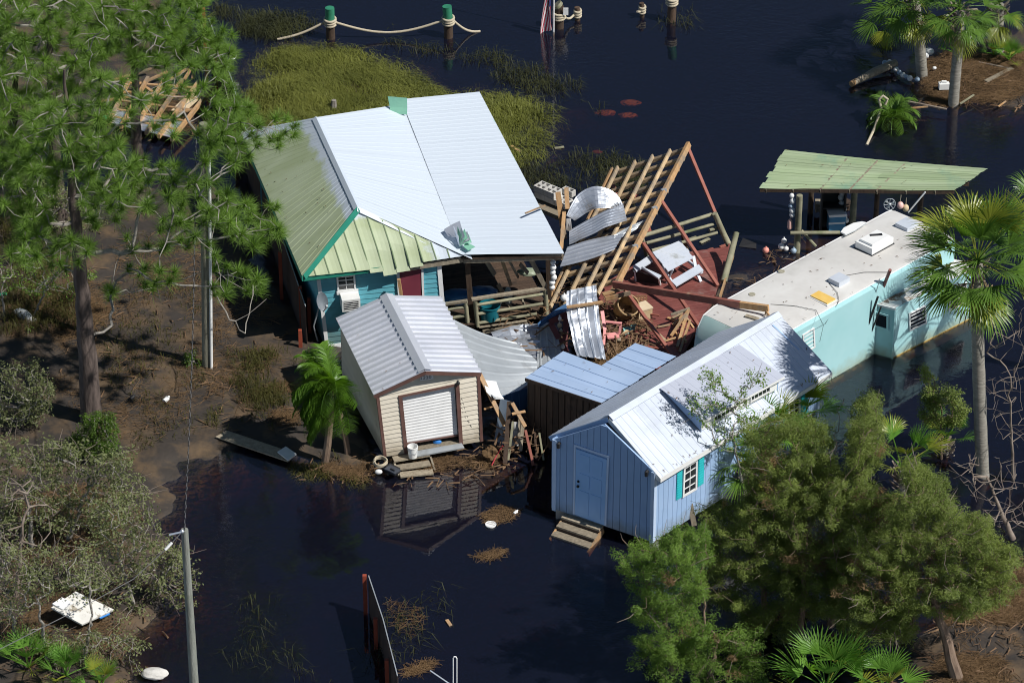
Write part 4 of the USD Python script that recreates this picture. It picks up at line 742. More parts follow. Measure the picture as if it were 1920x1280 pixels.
# skirting flap, poles by the inner corner
single('skirt_panel', Face(P(1560, 710, .02), P(1608, 676, .02), P(1600, 659, .42), P(1553, 688, .42)).prof(MB(), [0, 1], [0, 0], thick=.03), trailer_w, 'fallen pale aqua skirt panel leaning at the trailer foot beside the cabin corner', 'panel')
ps = [((1645, 566), (1669, 506), 1.4, 2.9, red_d, .05, 'dark red pole leaning across the trailer corner'), ((1607, 668), (1646, 556), .0, 2.1, black, .035, 'dark pole leaning in the inner corner of the trailer'), ((1617, 665), (1652, 575), .0, 1.7, black, .025, 'thinner dark pole beside the one in the trailer corner'), ((1641, 553), (1650, 522), 2.0, 2.7, galv_d, .012, 'thin grey rod above the inner corner of the trailer')]
for a, b, za, zb, m, r, lab in ps: single('leaning_pole', MB().tube([P(*a, za), P(*b, zb)], r, 7), m, lab, 'pole')
# ---------------- red deck, log railing and picnic table beside the trailer
rg = np.random.default_rng(21); dz = .48
dpts = [(1092, 556), (1190, 496), (1275, 474), (1366, 462), (1358, 500), (1338, 556), (1300, 622), (1262, 690), (1150, 690), (1070, 612)]
DK = Thing('deck', 'red painted timber deck covered in wreckage between house and trailer', 'deck', P(1200, 580, 0))
deck(DK, 'deck_board', [P(x, y, dz)[:2] for x, y in dpts], (P(1300, 545, dz)-P(1120, 575, dz))[:2], .145, .010, dz, .04, red_d, rg, jit=.004)
for a, b in ((dpts[3], dpts[4]), (dpts[4], dpts[5]), (dpts[5], dpts[6]), (dpts[6], dpts[7])): DK.add('rim_board', MB().beam(P(*a, dz-.12)+A(.02, 0, 0), P(*b, dz-.12)+A(.02, 0, 0), .04, .2), red_d)
for a in ((1190, 500), (1275, 478), (1360, 470), (1335, 560), (1262, 686)): p = P(*a, dz-.05); DK.add('deck_pier', MB().tube([p-A(0, 0, .8), p], .08, 7), wood_d)
RL = Thing('deck_railing', 'weathered log railing at the back edge of the red deck', 'railing', P(1280, 470, dz))
def logs(T, nm, a, b, za, zb, r, m=wood_l): p, q = P(*a, za), P(*b, zb); T.add(nm, MB().tube([p, p*.6+q*.4+rg.normal(0, .012, 3), q], [r*1.05, r, r*.92], 9), m, smooth=50)
logs(RL, 'rail', (1200, 444), (1334, 402), 1.35, 1.40, .06); logs(RL, 'rail', (1212, 456), (1338, 420), 1.08, 1.12, .05); logs(RL, 'rail', (1222, 470), (1345, 436), .85, .88, .05); logs(RL, 'rail', (1330, 432), (1352, 424), .95, .95, .05)
logs(RL, 'post', (1213, 478), (1203, 445), .3, 1.4, .07); logs(RL, 'post', (1288, 472), (1277, 425), .35, 1.3, .07, wood_d); logs(RL, 'post', (1368, 462), (1340, 400), .3, 1.5, .09)
for k, (a, b) in enumerate((((1286, 451), (1306, 444)), ((1313, 455), (1330, 447)), ((1322, 470), (1338, 466)), ((1350, 463), (1362, 459)))): single('floating_plank', MB().beam(P(*a, .03), P(*b, .03), .10, .03), wood_l if k < 2 else red_w, ['short pale plank afloat behind the railing left', 'pale plank afloat behind the railing right', 'pinkish plank end at the back deck edge', 'pinkish plank end by the tall corner post'][k], 'plank', 'planks floating behind the deck')
single('log_post', MB().tube([P(1381, 436, 1.35), P(1372, 470, .98), P(1357, 528, .52)], [.085, .095, .10], 10), wood_l, 'thick pale log post leaning at the right edge of the red deck', 'post', smooth=50)
single('edge_board', MB().beam(P(1375, 478, .75), P(1349, 560, .42), .05, .14), wood_o, 'thin split board along the right edge of the deck under the thick log', 'board')
single('sunk_sheet', Face(P(1385, 462, .02), P(1418, 466, .02), P(1418, 456, .12), P(1393, 446, .12)).prof(MB(), [0, 1], [0, 0], thick=.02), black, 'dark sheet half sunk in the water behind the log post', 'sheet')
PT = Thing('picnic_table', 'grey white picnic table with benches lying tilted on the red deck', 'picnic table', P(1262, 510, dz))
tz = 1.12
def slab(T, nm, pts, z, th=.045, m=grey_p): 
    q = [P(x, y, zz) for (x, y), zz in zip(pts, z)]; T.add(nm, MB().prism(q, (0, 0, -th)), m)
top = [(1224, 472), (1276, 450), (1300, 482), (1252, 508)]; tzv = (1.12, 1.12, 1.1, 1.1)
Ft = Face(*[P(x, y, z) for (x, y), z in zip([top[3], top[2], top[1], top[0]], (1.1, 1.1, 1.12, 1.12))])
for k in range(6): mb = MB(); rr = rg.uniform(-.02, .02); Ft.box(mb, rr, 1+rr+rg.uniform(-.02, .02), k/6+.004, (k+1)/6-.004, -.04, 0); PT.add('table_board', mb, grey_p)
fbn = Face(P(1268, 536, .86), P(1319, 506, .86), P(1310, 495, .86), P(1258, 526, .86))
for k in range(2): mb = MB(); fbn.box(mb, 0, 1, k/2+.01, (k+1)/2-.01, -.04, 0); PT.add('bench_board', mb, grey_p)
fbn2 = Face(P(1193, 508, .90), P(1226, 488, .90), P(1218, 478, .90), P(1186, 499, .90)); mb = MB(); fbn2.box(mb, 0, 1, 0, 1, -.04, 0); PT.add('bench_board', mb, grey_p)
for a, b, za, zb in (((1240, 500), (1262, 530), 1.0, .5), ((1262, 505), (1250, 530), 1.0, .5), ((1300, 480), (1304, 500), 1.05, .8), ((1236, 480), (1200, 503), .9, .82), ((1290, 488), (1316, 512), .8, .75), ((1304, 505), (1314, 528), .8, .5)): PT.add('leg', MB().beam(P(*a, za), P(*b, zb), .09, .04), grey_p)
CH = Thing('overturned_bench', 'dark overturned bench with a pale plank top in front of the picnic table', 'bench', P(1215, 525, dz))
CH.add('side_panel', MB().prism([P(1186, 506, .86), P(1238, 522, .82), P(1237, 534, .5), P(1190, 526, .5)], (0, .04, 0)), black); slab(CH, 'top_plank', [(1203, 499), (1240, 516), (1234, 521), (1204, 502)], (.95, .92, .9, .92)); CH.add('leg', MB().beam(P(1235, 520, .85), P(1238, 534, .5), .05, .05), white_p); CH.add('leg', MB().beam(P(1190, 508, .85), P(1192, 526, .5), .05, .05), grey_p)

# ---------------- the fallen roof frame: rafters, purlins, red props
FR = Thing('roof_frame', 'bare timber roof frame of rafters and purlins fallen against the deck', 'roof frame', P(1165, 520, .5))
rT, rB, lT, lB = P(1293, 273, 2.15), P(1148, 556, 1.35), P(1150, 319, .95), P(1022, 585, .55)
Fr = Face(lB, rB, rT, lT)
for k, (u, w, h, m, e) in enumerate(((1.0, .10, .17, wood_o, 0), (.76, .05, .12, wood_b, .03), (.53, .05, .12, wood_b, .08), (.30, .05, .12, wood_b, .0), (.07, .05, .12, wood_b, .02), (0, .06, .12, wood_o, 0))):
    a, b = Fr.pt(u, e, .05 if k else .06), Fr.pt(u, 1.0, .05 if k else .06); FR.add('rafter', MB().beam(a, b, w, h, Fr.n), m)
for k in range(13):
    v = .985-k*.073; u0 = -.03 if k < 11 else .2; a, b = Fr.pt(u0+rg.uniform(-.02, .02), v+rg.uniform(-.008, .008), -.07), Fr.pt(.99, v+.012, -.07); FR.add('purlin', MB().beam(a, b, .15, .10, Fr.n), wood_b)
for v in (.55, .30, .67): c = Fr.pt(1.0, v, .10); FR.add('bracket', MB().box(c, (.16, .09, .12), .6), galv_d)
for k, (a, b, za, zb) in enumerate((((1291, 280), (1342, 402), 2.05, .95), ((1241, 378), (1346, 536), 1.85, .52), ((1206, 456), (1313, 615), 1.6, .52), ((1168, 538), (1268, 676), 1.42, .5))):
    FR.add('prop', MB().beam(P(*a, za), P(*b, zb), .09, .09), red_w)
for a, b in (((1145, 340), (1162, 372)), ((1163, 362), (1182, 372)), ((1190, 352), (1196, 378)), ((1214, 420), (1218, 435))): FR.add('red_scrap', MB().beam(P(*a, .6), P(*b, .55), .12, .05), red_w)
fbm_ = Thing('fallen_beam', 'long red beam with a broken yellow end resting on the trailer roof', 'beam', P(1155, 533, 1.5)); p, q, r_ = P(1150, 533, 1.7), P(1388, 571, 2.62), P(1441, 578, 2.72)
fbm_.add('beam', MB().beam(p, q, .10, .20), red_w); fbm_.add('raw_end', MB().beam(q, r_, .098, .19), wood_o)
for k in range(5): fbm_.add('splinter', MB().beam(r_-A(.05, 0, .02*k), P(1434+4*k, 592+2*k, 2.5), .03, .025), wood_o)
single('roof_plank', MB().beam(P(1398, 591, 2.50), P(1422, 598, 2.5), .13, .03), wood_g, 'short weathered plank lying on the trailer nose', 'plank')
single('broken_joint', MB().beam(P(1130, 552, 1.5), P(1168, 541, 1.55), .14, .05).beam(P(1135, 560, 1.42), P(1182, 549, 1.5), .05, .12), wood_o, 'splintered yellow joint at the lower end of the big rafter', 'timber')

# ---------------- twisted roof sheets
def bent_sheet(top, bot, nrib, m, nm, lab, hh=.02, nv=15, amp=0.0, group=None, seed=0, ends=True):
    """top, bot: lists of (px, py, z) along the two long edges; ribs run the same way"""
    def curve(c):
        p = np.array([P(x, y, z) for x, y, z in c]); t = np.linspace(0, 1, len(p)); tt = np.linspace(0, 1, nv)
        if len(p) > 2:
            from scipy.interpolate import PchipInterpolator
            return np.stack([PchipInterpolator(t, p[:, k])(tt) for k in range(3)], 1)
        return p[0]+(p[1]-p[0])*tt[:, None]
    a, b = curve(top), curve(bot); xs_, hs_ = [0], [0]
    for k in range(nrib):
        c = (k+.5)/nrib; xs_ += [c-.16/nrib, c-.08/nrib, c+.08/nrib, c+.16/nrib]; hs_ += [0, hh, hh, 0]
    xs_ = np.array(xs_+[1]); hs_ = np.array(hs_+[0.]); n = np.cross(a[-1]-a[0], b[0]-a[0]); n = nrm(n); n = n if n@(CAM-a[0]) > 0 else -n
    G = a[:, None]*(1-xs_)[None, :, None]+b[:, None]*xs_[None, :, None]+n*hs_[None, :, None]
    if amp: G = G+n*(amp*(meshkit.fbm(G*2.2+seed*9.1, 3, seed)-.5))[..., None]
    return single(nm, MB().grid(G, .004), m, lab, 'sheet metal', group)
gs = 'sheets torn onto the roof frame'
bent_sheet([(1062, 404, 1.5), (1086, 363, 2.0), (1120, 349, 2.2), (1150, 360, 2.05), (1167, 382, 1.75)], [(1078, 414, 1.3), (1102, 398, 1.55), (1122, 390, 1.75), (1142, 389, 1.75), (1153, 390, 1.65)], 4, galv, 'bent_sheet', 'silver sheet arched highest over the fallen roof frame', .02, 21, .12, gs, 1)
bent_sheet([(1067, 432, 1.35), (1110, 408, 1.6), (1150, 389, 1.85), (1168, 381, 1.85)], [(1067, 458, 1.2), (1110, 440, 1.5), (1140, 425, 1.7), (1176, 414, 1.55)], 6, galv, 'bent_sheet', 'ribbed silver sheet curved in the middle of the roof frame', .02, 19, .07, gs, 2)
bent_sheet([(1064, 463, 1.25), (1120, 446, 1.4), (1170, 438, 1.5)], [(1050, 500, 1.0), (1100, 488, 1.15), (1152, 468, 1.35)], 5, galv, 'bent_sheet', 'flat silver sheet lowest on the roof frame beside the porch roof corner', .018, 9, .03, gs, 3)
bent_sheet([(1152, 440, 1.5), (1190, 420, 1.6), (1222, 406, 1.8)], [(1150, 452, 1.4), (1190, 432, 1.5), (1206, 420, 1.55)], 1, galv_d, 'bent_sheet', 'narrow torn sheet spike pointing across the big rafter', .01, 9, .08, gs, 4)
single('white_sheet_end', Face(P(1062, 432, 1.2), P(1071, 434, 1.2), P(1070, 411, 1.6), P(1062, 411, 1.6)).prof(MB(), [0, 1], [0, 0], thick=.02), white_p, 'small white upright panel end beside the broken porch timbers', 'panel')
bent_sheet([(1063, 546, 2.1), (1062, 580, 1.8), (1072, 630, 1.3), (1082, 668, .95)], [(1118, 534, 2.15), (1122, 580, 1.8), (1128, 630, 1.3), (1136, 674, .95)], 4, galv, 'bent_sheet', 'silver sheet standing upright and crumpled between the porch and the lean-to', .035, 23, .22, None, 5)
single('cross_batten', MB().beam(P(1063, 576, 1.93), P(1130, 566, 1.95), .10, .05), wood_o, 'pale batten nailed across the upright crumpled silver sheet', 'batten')
bent_sheet([(1008, 606, 1.0), (1035, 585, 1.15), (1063, 568, 1.3)], [(1010, 614, .8), (1040, 598, .95), (1064, 590, 1.0)], 3, mat('blue_sheet', (.06, .14, .28), (.08, .18, .34), .35, 2, metallic=.3), 'bent_sheet', 'dark blue ribbed sheet leaning left of the upright silver one', .03, 9, .02)
bent_sheet([(920, 622, .55), (960, 613, .6), (1000, 607, .6), (1035, 607, .6)], [(940, 655, .35), (975, 668, .3), (1010, 678, .3), (1042, 676, .3)], 5, galv, 'bent_sheet', 'wavy silver sheet lying in front of the porch railing', .025, 15, .25, None, 6)
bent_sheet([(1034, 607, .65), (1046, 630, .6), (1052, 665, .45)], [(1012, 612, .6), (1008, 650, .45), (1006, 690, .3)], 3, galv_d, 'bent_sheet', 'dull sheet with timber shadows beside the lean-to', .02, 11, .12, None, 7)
# grey fallen roof between shed and lean-to
ff = Face(P(927, 746, 1.25), P(992, 720, .95), P(1012, 686, .95), P(853, 600, 1.95))
fg = Thing('fallen_roof_sheet', 'dull grey roof section slumped between the cream shed and the lean-to', 'roof section', P(930, 690, .2))
wf = lambda U, V_: .05*np.sin(5*V_+2*U)-.05*np.sin(np.pi*U)*V_
pts_l = [(850, 600, 2.0), (872, 645, 1.95), (898, 700, 1.8), (925, 745, 1.55)]; pts_r = [(968, 643, 1.15), (1006, 676, .95), (1008, 700, .95), (988, 722, .95)]
def strip_pts(c, n=9): 
    p = np.array([P(*q) for q in c]); t = np.linspace(0, 1, len(p)); return np.stack([np.interp(np.linspace(0, 1, n), t, p[:, k]) for k in range(3)], 1)
la, ra_ = strip_pts(pts_l, 13), strip_pts(pts_r, 13)
for k in range(4):
    i0, i1 = k*3, k*3+3; G = []
    for i in np.linspace(i0, i1+.12, 13):
        j = min(int(i), 11); f = i-j; a_ = la[j]*(1-f)+la[j+1]*f; b_ = ra_[j]*(1-f)+ra_[j+1]*f; s_ = np.linspace(0, 1, 9)[:, None]
        rib = .022 if abs((i-i0)/3-.5) < .06 or (i-i0) < .2 else 0
        G.append(a_*(1-s_)+b_*s_+A(0, 0, 1)*(rib-.10*np.sin(np.pi*s_)+.004*(k % 2)))
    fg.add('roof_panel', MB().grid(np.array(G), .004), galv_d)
fg.add('ragged_edge_timber', MB().beam(P(850, 603, 1.9), P(925, 748, 1.48), .05, .10), wood_d); fg.add('white_corner', MB().grid([[P(905, 712, 1.80), P(930, 715, 1.65)], [P(912, 735, 1.66), P(938, 738, 1.5)], [P(924, 748, 1.45), P(945, 748, 1.42)]], .01), white_p)
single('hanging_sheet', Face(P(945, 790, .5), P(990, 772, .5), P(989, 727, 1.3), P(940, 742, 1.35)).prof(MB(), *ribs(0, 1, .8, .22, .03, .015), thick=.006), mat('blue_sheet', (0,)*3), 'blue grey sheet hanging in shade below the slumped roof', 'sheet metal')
# the timber heap in front of the lean-to
tp = [((899, 700), (947, 798), 2.0, .8, .12, .05, wood_o, 'long orange board sloping from the slumped roof corner'), ((955, 752), (947, 868), 1.5, .1, .12, .05, wood_d, 'tall dark board upright in the timber heap'), ((960, 755), (985, 800), 1.5, 1.0, .10, .05, wood_o, 'broken orange board leaning right on the heap'), ((960, 776), (985, 771), 1.3, 1.3, .08, .03, wood_o, 'short pale stick lying level on the heap'),
      ((975, 780), (973, 830), 1.1, .5, .08, .03, wood_g, 'thin weathered upright in the heap'), ((985, 806), (1000, 872), .95, .05, .07, .06, red_w, 'red post foot sloping out of the heap'), ((962, 790), (953, 862), 1.1, .1, .06, .05, wood_l, 'pale post at the front of the heap'), ((981, 790), (976, 845), 1.0, .3, .09, .04, wood_g, 'dark grey upright behind the red post'), ((1011, 811), (1019, 862), .75, .05, .05, .05, wood_l, 'split pale stake by the lean-to wall'), ((1003, 811), (1006, 860), .75, .05, .06, .05, wood_d, 'dark split stake by the lean-to wall'), ((908, 767), (927, 760), 1.1, 1.1, .05, .03, wood_o, 'splintered stub beside the cream shed corner')]
for a, b, za, zb, w, h, m, lab in tp: single('broken_timber', MB().beam(P(*a, za), P(*b, zb), w, h, (0, -.3, .9)), m, lab, 'timber', 'broken timbers heaped by the lean-to')
single('grey_door_slab', Face(P(927, 825, .25), P(946, 835, .2), P(955, 752, 1.35), P(938, 748, 1.35)).prof(MB(), [0, 1], [0, 0], thick=.04), mat('slab_blue', (.16, .21, .28), (.2, .26, .33), .6, 3), 'blue grey door slab standing in the heap beside the shed', 'door')
wb = Thing('weathered_shutter', 'whitish weathered board panel standing in the timber heap', 'panel', P(965, 835, .3)); fw2 = Face(P(957, 836, .3), P(972, 836, .3), P(975, 790, .95), P(958, 790, .95))
for k in range(3): mb = MB(); fw2.box(mb, 0, 1, k/3+.01, (k+1)/3-.01, -.02, .01*k); wb.add('board', mb, mat('flaky_white', (.55, .55, .54), (.34, .33, .31), .8, 8))
single('red_handle', MB().tube([P(943, 835, .5), P(932, 852, .3), P(922, 872, .15)], .018, 6), mat('red_handle_paint', (.3, .02, .03), (.4, .03, .05), .4, 3), 'thin red tool handle leaning by the shed corner', 'tool handle')
single('wire_tangle', lump(P(922, 850, .3), .22, (1, .8, 1), 9, .6), straw_m, 'pale clump of tangled reeds against the shed corner', 'reed clump')
for k, (a, b, za, zb, w, h) in enumerate((((1046, 360), (1058, 448), 2.3, 1.0, .16, .05), ((1062, 352), (1064, 392), 2.35, 1.9, .13, .05), ((1058, 395), (1052, 470), 1.8, .9, .11, .06), ((1056, 440), (1050, 470), 1.2, .8, .12, .05))): single('splintered_board', MB().beam(P(*a, za), P(*b, zb), w, h, (0, -1, .4)), wood_o, ['tall splintered board standing by the block stack', 'second splintered board just right of the tall one', 'narrow splintered board under the tall pair', 'short stub at the foot of the splintered boards'][k], 'board', 'splintered boards by the blocks')

# ---------------- stack of concrete blocks on a board
bd = P(1000, 372, 1.35); ex = nrm(P(1050, 388, 1.35)-P(1002, 368, 1.35)); ey = nrm(np.cross(A(0, 0, 1), ex)); 
single('block_board', orient_box(MB(), P(1028, 390, 1.25), 1.35, .55, .14, ex, ey), wood_g, 'thick pale plank carrying the stack of concrete blocks', 'plank')
def block(c, lab):
    T = Thing('concrete_block', lab, 'block', c, 'concrete blocks stacked beside the porch'); L_2, w, h, t = .39, .19, .19, .032; mb = MB()
    for s in (-1, 1): orient_box(mb, c+ey*s*(w-t)/2, L_2, t, h, ex, ey)
    for s in (-1, 0, 1): orient_box(mb, c+ex*s*(L_2-t)/2, t, w-2*t, h*.998, ex, ey)
    T.add('shell', mb, conc); mb = MB(); orient_box(mb, c-A(0, 0, .05), L_2-2*t, w-2*t, .02, ex, ey); T.add('hollow_floor', mb, dark_in)
b0 = P(1015, 366, 1.50)
names = ['front left', 'front middle', 'front right', 'back left', 'back middle', 'back right']
for r in range(2):
    for j in range(2):
        for i in range(3):
            if r == 1 and i == 2: continue
            c = b0+ex*.40*i+ey*.2*j+A(0, 0, .2*r)-ex*(.03*r); block(c, 'grey concrete block, %s of the %s layer on the plank' % (names[j*3+i], ('bottom', 'top')[r]))
for c, lab in ((b0+ex*.72+ey*.42+A(0, 0, .2), 'grey concrete block set apart behind the top layer'), (b0+ex*1.22+ey*.20+A(0, 0, -.02), 'grey concrete block at the far right end near the splintered boards'), (b0+ex*1.25+ey*.42+A(0, 0, -.04), 'grey concrete block behind the far right end one')): block(c, lab)

# ---------------- chairs, drum and boxes on the deck
def fan_chair():
    T = Thing('pink_chair', 'broken pink painted chair lying behind the upright silver sheet', 'chair', P(1140, 620, dz)); m = mat('pink_paint', (.75, .30, .29), (.8, .36, .34), .5, 3)
    for a, b, za, zb, w in (((1129, 583), (1134, 618), 1.2, .8, .1), ((1136, 603), (1166, 606), 1.05, 1.05, .08), ((1164, 605), (1162, 622), 1.05, .8, .06), ((1162, 622), (1150, 640), .8, .55, .07), ((1134, 618), (1131, 655), .8, .5, .08), ((1138, 630), (1160, 628), .72, .72, .28), ((1135, 650), (1140, 662), .6, .5, .08)): T.add('slat', MB().beam(P(*a, za), P(*b, zb), w, .035), m)
fan_chair()
def basket(px, z, r, h, lab, tilt):
    c = P(*px, z); T = Thing('wicker_basket', lab, 'basket', c); m = mat('wicker', (.34, .22, .10), (.46, .32, .17), .8, 14, bump=.5, bscale=40)
    ax = nrm(tilt); u = nrm(np.cross(ax, A(1, 0, 0))); w = np.cross(ax, u); G = []
    for t, rr in ((-.5, .8), (-.2, .95), (.1, 1.0), (.5, .97)): G.append([c+ax*h*t+(u*math.cos(a)+w*math.sin(a))*r*rr for a in np.linspace(0, 2*np.pi, 25)])
    T.add('shell', MB().grid(G, .015), m, smooth=40); T.add('base', MB().prism([c-ax*h*.5+(u*math.cos(a)+w*math.sin(a))*r*.8 for a in np.linspace(0, 2*np.pi, 16)[:-1]], ax*.02), m)
    T.add('rim', MB().tube([c+ax*h*.5+(u*math.cos(a)+w*math.sin(a))*r*.97 for a in np.linspace(0, 2*np.pi, 25)], .025, 6), m)
basket((1172, 578), dz+.32, .33, .6, 'round wicker basket chair tipped over under the rafter end', (.3, -.6, .75)); 
bx_ = Thing('hamper', 'square tan hamper lying in front of the wicker basket', 'hamper', P(1205, 588, dz)); c = P(1204, 585, dz+.16); bx_.add('body', MB().box(c, (.45, .40, .34), .5), mat('tan_box', (.48, .36, .2), (.58, .45, .28), .7, 5)); bx_.add('lid', MB().box(c+A(0, 0, .19), (.48, .43, .04), .5), mat('tan_lid', (.62, .5, .33), (.68, .56, .4), .7, 5))
ck = Thing('wire_crate', 'brown wire crate on its side by the basket', 'crate', P(1205, 560, dz)); c = P(1202, 563, dz+.2)
for i in range(5):
    for (ax_, o) in (((.35, 0, 0), A(0, 0, (i-2)*.08)), ((0, 0, .32), A((i-2)*.08, 0, 0))): ck.add('bar', MB().beam(c+o-A(*ax_)/2, c+o+A(*ax_)/2, .016, .016, (0, 1, 0)), wood_o)
sf_ = Thing('stair_frame', 'small yellow timber frame lying on the deck near the trailer nose', 'frame', P(1285, 625, dz))
for a, b, za, zb, w in (((1292, 580), (1258, 630), 1.0, .6, .07), ((1290, 583), (1270, 650), .95, .55, .08), ((1283, 590), (1300, 615), .9, .6, .06), ((1294, 600), (1274, 660), .8, .5, .06), ((1262, 620), (1286, 640), .6, .6, .06), ((1258, 590), (1293, 578), .95, 1.0, .05)): sf_.add('bar', MB().beam(P(*a, za), P(*b, zb), w, .06), wood_o if w > .055 else wood_g)
single('teal_scrap', MB().prism([P(1168, 616, dz+.1), P(1193, 608, dz+.22), P(1190, 618, dz+.05), P(1172, 630, dz+.02)], (0, 0, .03)), turq if 0 else mat('pale_teal', (.22, .45, .42), (.26, .5, .46), .5, 3), 'torn pale teal board beside the pink chair', 'board')
vt = Thing('brown_trestle', 'dark red v shaped trestle between the silver sheets', 'trestle', P(1050, 640, .3))
for a, b, za, zb in (((1032, 605), (1062, 660), .9, .3), ((1062, 590), (1058, 658), 1.1, .3), ((1030, 604), (1064, 588), .95, 1.1)): vt.add('board', MB().beam(P(*a, za), P(*b, zb), .16, .05, (0, -1, .3)), mat('maroon_paint', (.10, .02, .02), (.13, .03, .03), .5, 3))
for k, (px, z) in enumerate((((1049, 610), .8), ((1052, 622), .65), ((1055, 650), .45), ((1049, 597), 1.0), ((1058, 558), 1.5))): T = Thing('loose_float', ['yellowed float in the dark trestle', 'smaller yellowed float lower in the trestle', 'pale float at the foot of the trestle', 'small float at the top of the trestle', 'large white float left of the upright sheet top'][k], 'float', P(*px, z), 'floats caught in the wreckage'); T.add('ball', MB().ball(P(*px, z), .07 if k < 4 else .11, 2), white_pl if k > 1 else mat('yellowed', (.65, .55, .32), (.7, .6, .4), .5, 3), smooth=True); T.add('eye', MB().ball(P(*px, z)+A(0, 0, .09 if k < 4 else .13), .025, 1), white_pl)
rgk = np.random.default_rng(44)
for k in range(16):
    x, y = rgk.uniform(1100, 1290), rgk.uniform(590, 660); a = P(x, y, dz+.03+rgk.uniform(0, .15)); th = rgk.uniform(0, 3.1); L = rgk.uniform(.3, .9)
    single('deck_scrap', MB().beam(a, a+A(math.cos(th), math.sin(th), rgk.uniform(-.05, .12))*L, rgk.uniform(.04, .11), .03), [wood_o, wood_g, red_w, wood_b][k % 4], '%s of %s timber on the deck %s' % (['short bit', 'long strip', 'split piece', 'thin lath'][(k*7+k//4) % 4], ['orange', 'grey', 'red', 'brown'][k % 4], ['by the lean-to', 'under the red beam', 'by the pink chair', 'by the trailer nose', 'before the hamper'][min(4, int((x-1100)//40))]+(' in front' if y > 625 else ' further back')), 'scrap', 'timber scraps strewn on the deck')

# ---------------- carport with the pale green sheet roof
cA, cB, cC, cD = P(1425, 353, 2.02), P(1790, 357, 2.02), P(1853, 317, 2.35), P(1474, 282, 2.40)
fcp = Face(cA, cB, cC, cD); CPT = Thing('boat_shelter', 'open shelter on log posts with a pale green sheet roof', 'shelter', A(cA[0], cA[1]+1, 0))
grn = mat('pale_green_sheet', (.28, .36, .20), (.34, .41, .26), .45, 1.2, (.3, 2, 2), rnd=.10, c3=(.20, .32, .22), s3=.7)
for k in range(7):
    v0, v1 = k/7, (k+1)/7; off = rg.uniform(-.012, .012)
    for (u0, u1, o) in ((0.0+off, .55+.03*(k % 3), .0), (.54+.03*(k % 3), 1.0+off*.5, .012)):
        x, h = ribs(v0, v1+.012, fcp.h, .23, .03, .014); fcp.prof(mb := MB(), x, h, u0, u1, 6, o+.012*(k % 2), along='u', warp=lambda U, V_: -.05*np.sin(3.1*U)*np.ones_like(V_)); CPT.add('roof_panel', mb, grn)
CPT.add('fascia', MB().beam(cA-A(0, -.03, .08), cB-A(0, -.03, .08), .04, .12), wood_d)
for u in (.03, .17, .31, .46, .60, .75, .90): CPT.add('rafter', MB().beam(fcp.pt(u, -.01, -.10), fcp.pt(u, .97, -.10), .05, .14), wood_g)
mb = MB(); U, V_ = np.meshgrid(np.linspace(.01, .99, 7), np.linspace(.01, .99, 4)); CPT.add('purlin', MB().beam(fcp.pt(.01, .5, -.2), fcp.pt(.99, .5, -.2), .05, .12), wood_d)
for b, t, r, m in (((1494, 472), (1492, 358), .10, wood_l), ((1598, 430), (1596, 358), .10, wood_l), ((1519, 400), (1518, 345), .085, wood_d), ((1722, 440), (1722, 355), .09, wood_d), ((1640, 440), (1640, 350), .08, wood_d)):
    p = P(*b, .0); CPT.add('post', MB().tube([p-A(0, 0, .5), p+A(rg.uniform(-.02, .02), 0, 1), A(p[0], p[1], 1.95 if b[1] > 425 else 1.9)], [r*1.05, r, r*.95], 9), m, smooth=50)
CPT.add('rail', MB().tube([P(1482, 437, .75), P(1575, 436, .75)], .06, 8), wood_l, smooth=50); CPT.add('brace', MB().tube([P(1503, 432, .7), P(1530, 462, .3)], .045, 7), wood_l, smooth=50)
p = P(1485, 470, 0); floats(0, [up((1485+rg.uniform(-2, 2), y), p) for y in (367, 377, 386, 395, 403)], .085, 'string of white floats on the left log post of the shelter', None, [white_pl, white_pl, mat('blue_grey_float', (.3, .4, .5), (.36, .46, .56), .4, 3)])
p = P(1582, 430, 0); floats(0, [up((x, y), p) for x, y in ((1580, 361), (1577, 370), (1579, 381), (1581, 392), (1583, 405), (1586, 413))], .10, 'string of larger floats on the second log post of the shelter', None)
T = Thing('pink_buoy', 'long pinkish crab buoy hanging on the left shelter post', 'buoy', P(1480, 470, 0)); c = up((1481, 420), P(1484, 470, 0)); mp = mat('pink_buoy_paint', (.75, .45, .4), (.8, .52, .46), .5, 3); T.add('body', MB().tube([c-A(0, 0, .17), c-A(0, 0, .12), c+A(0, 0, .1), c+A(0, 0, .17)], [.05, .085, .07, .03], 9), mp, smooth=50); T.add('cord', MB().tube([c+A(0, 0, .17), c+A(.03, 0, .5)], .01, 5), rope_m)
for k, (px, r, m, lab) in enumerate((((1436, 469), .10, mat('coral_float', (.75, .28, .22), (.8, .34, .28), .5, 3), 'coral pink float lying in the shallows left of the shelter'), ((1470, 451), .085, white_pl, 'white float topmost of the pile by the shelter post'), ((1465, 462), .10, white_pl, 'white float left in the pile by the shelter post'), ((1474, 466), .08, white_pl, 'white float right in the pile by the shelter post'), ((1488, 470), .09, mat('blue_grey_float', (0,)*3), 'blue grey float at the foot of the left shelter post'))):
    z = (.08, .35, .15, .12, .1)[k]; T = Thing('buoy_ball', lab, 'float', P(*px, z), 'floats lying by the shelter'); T.add('ball', MB().ball(P(*px, z), r, 2), m, smooth=True); T.add('eye', MB().ball(P(*px, z)+A(0, 0, r+.01), .025, 1), m)
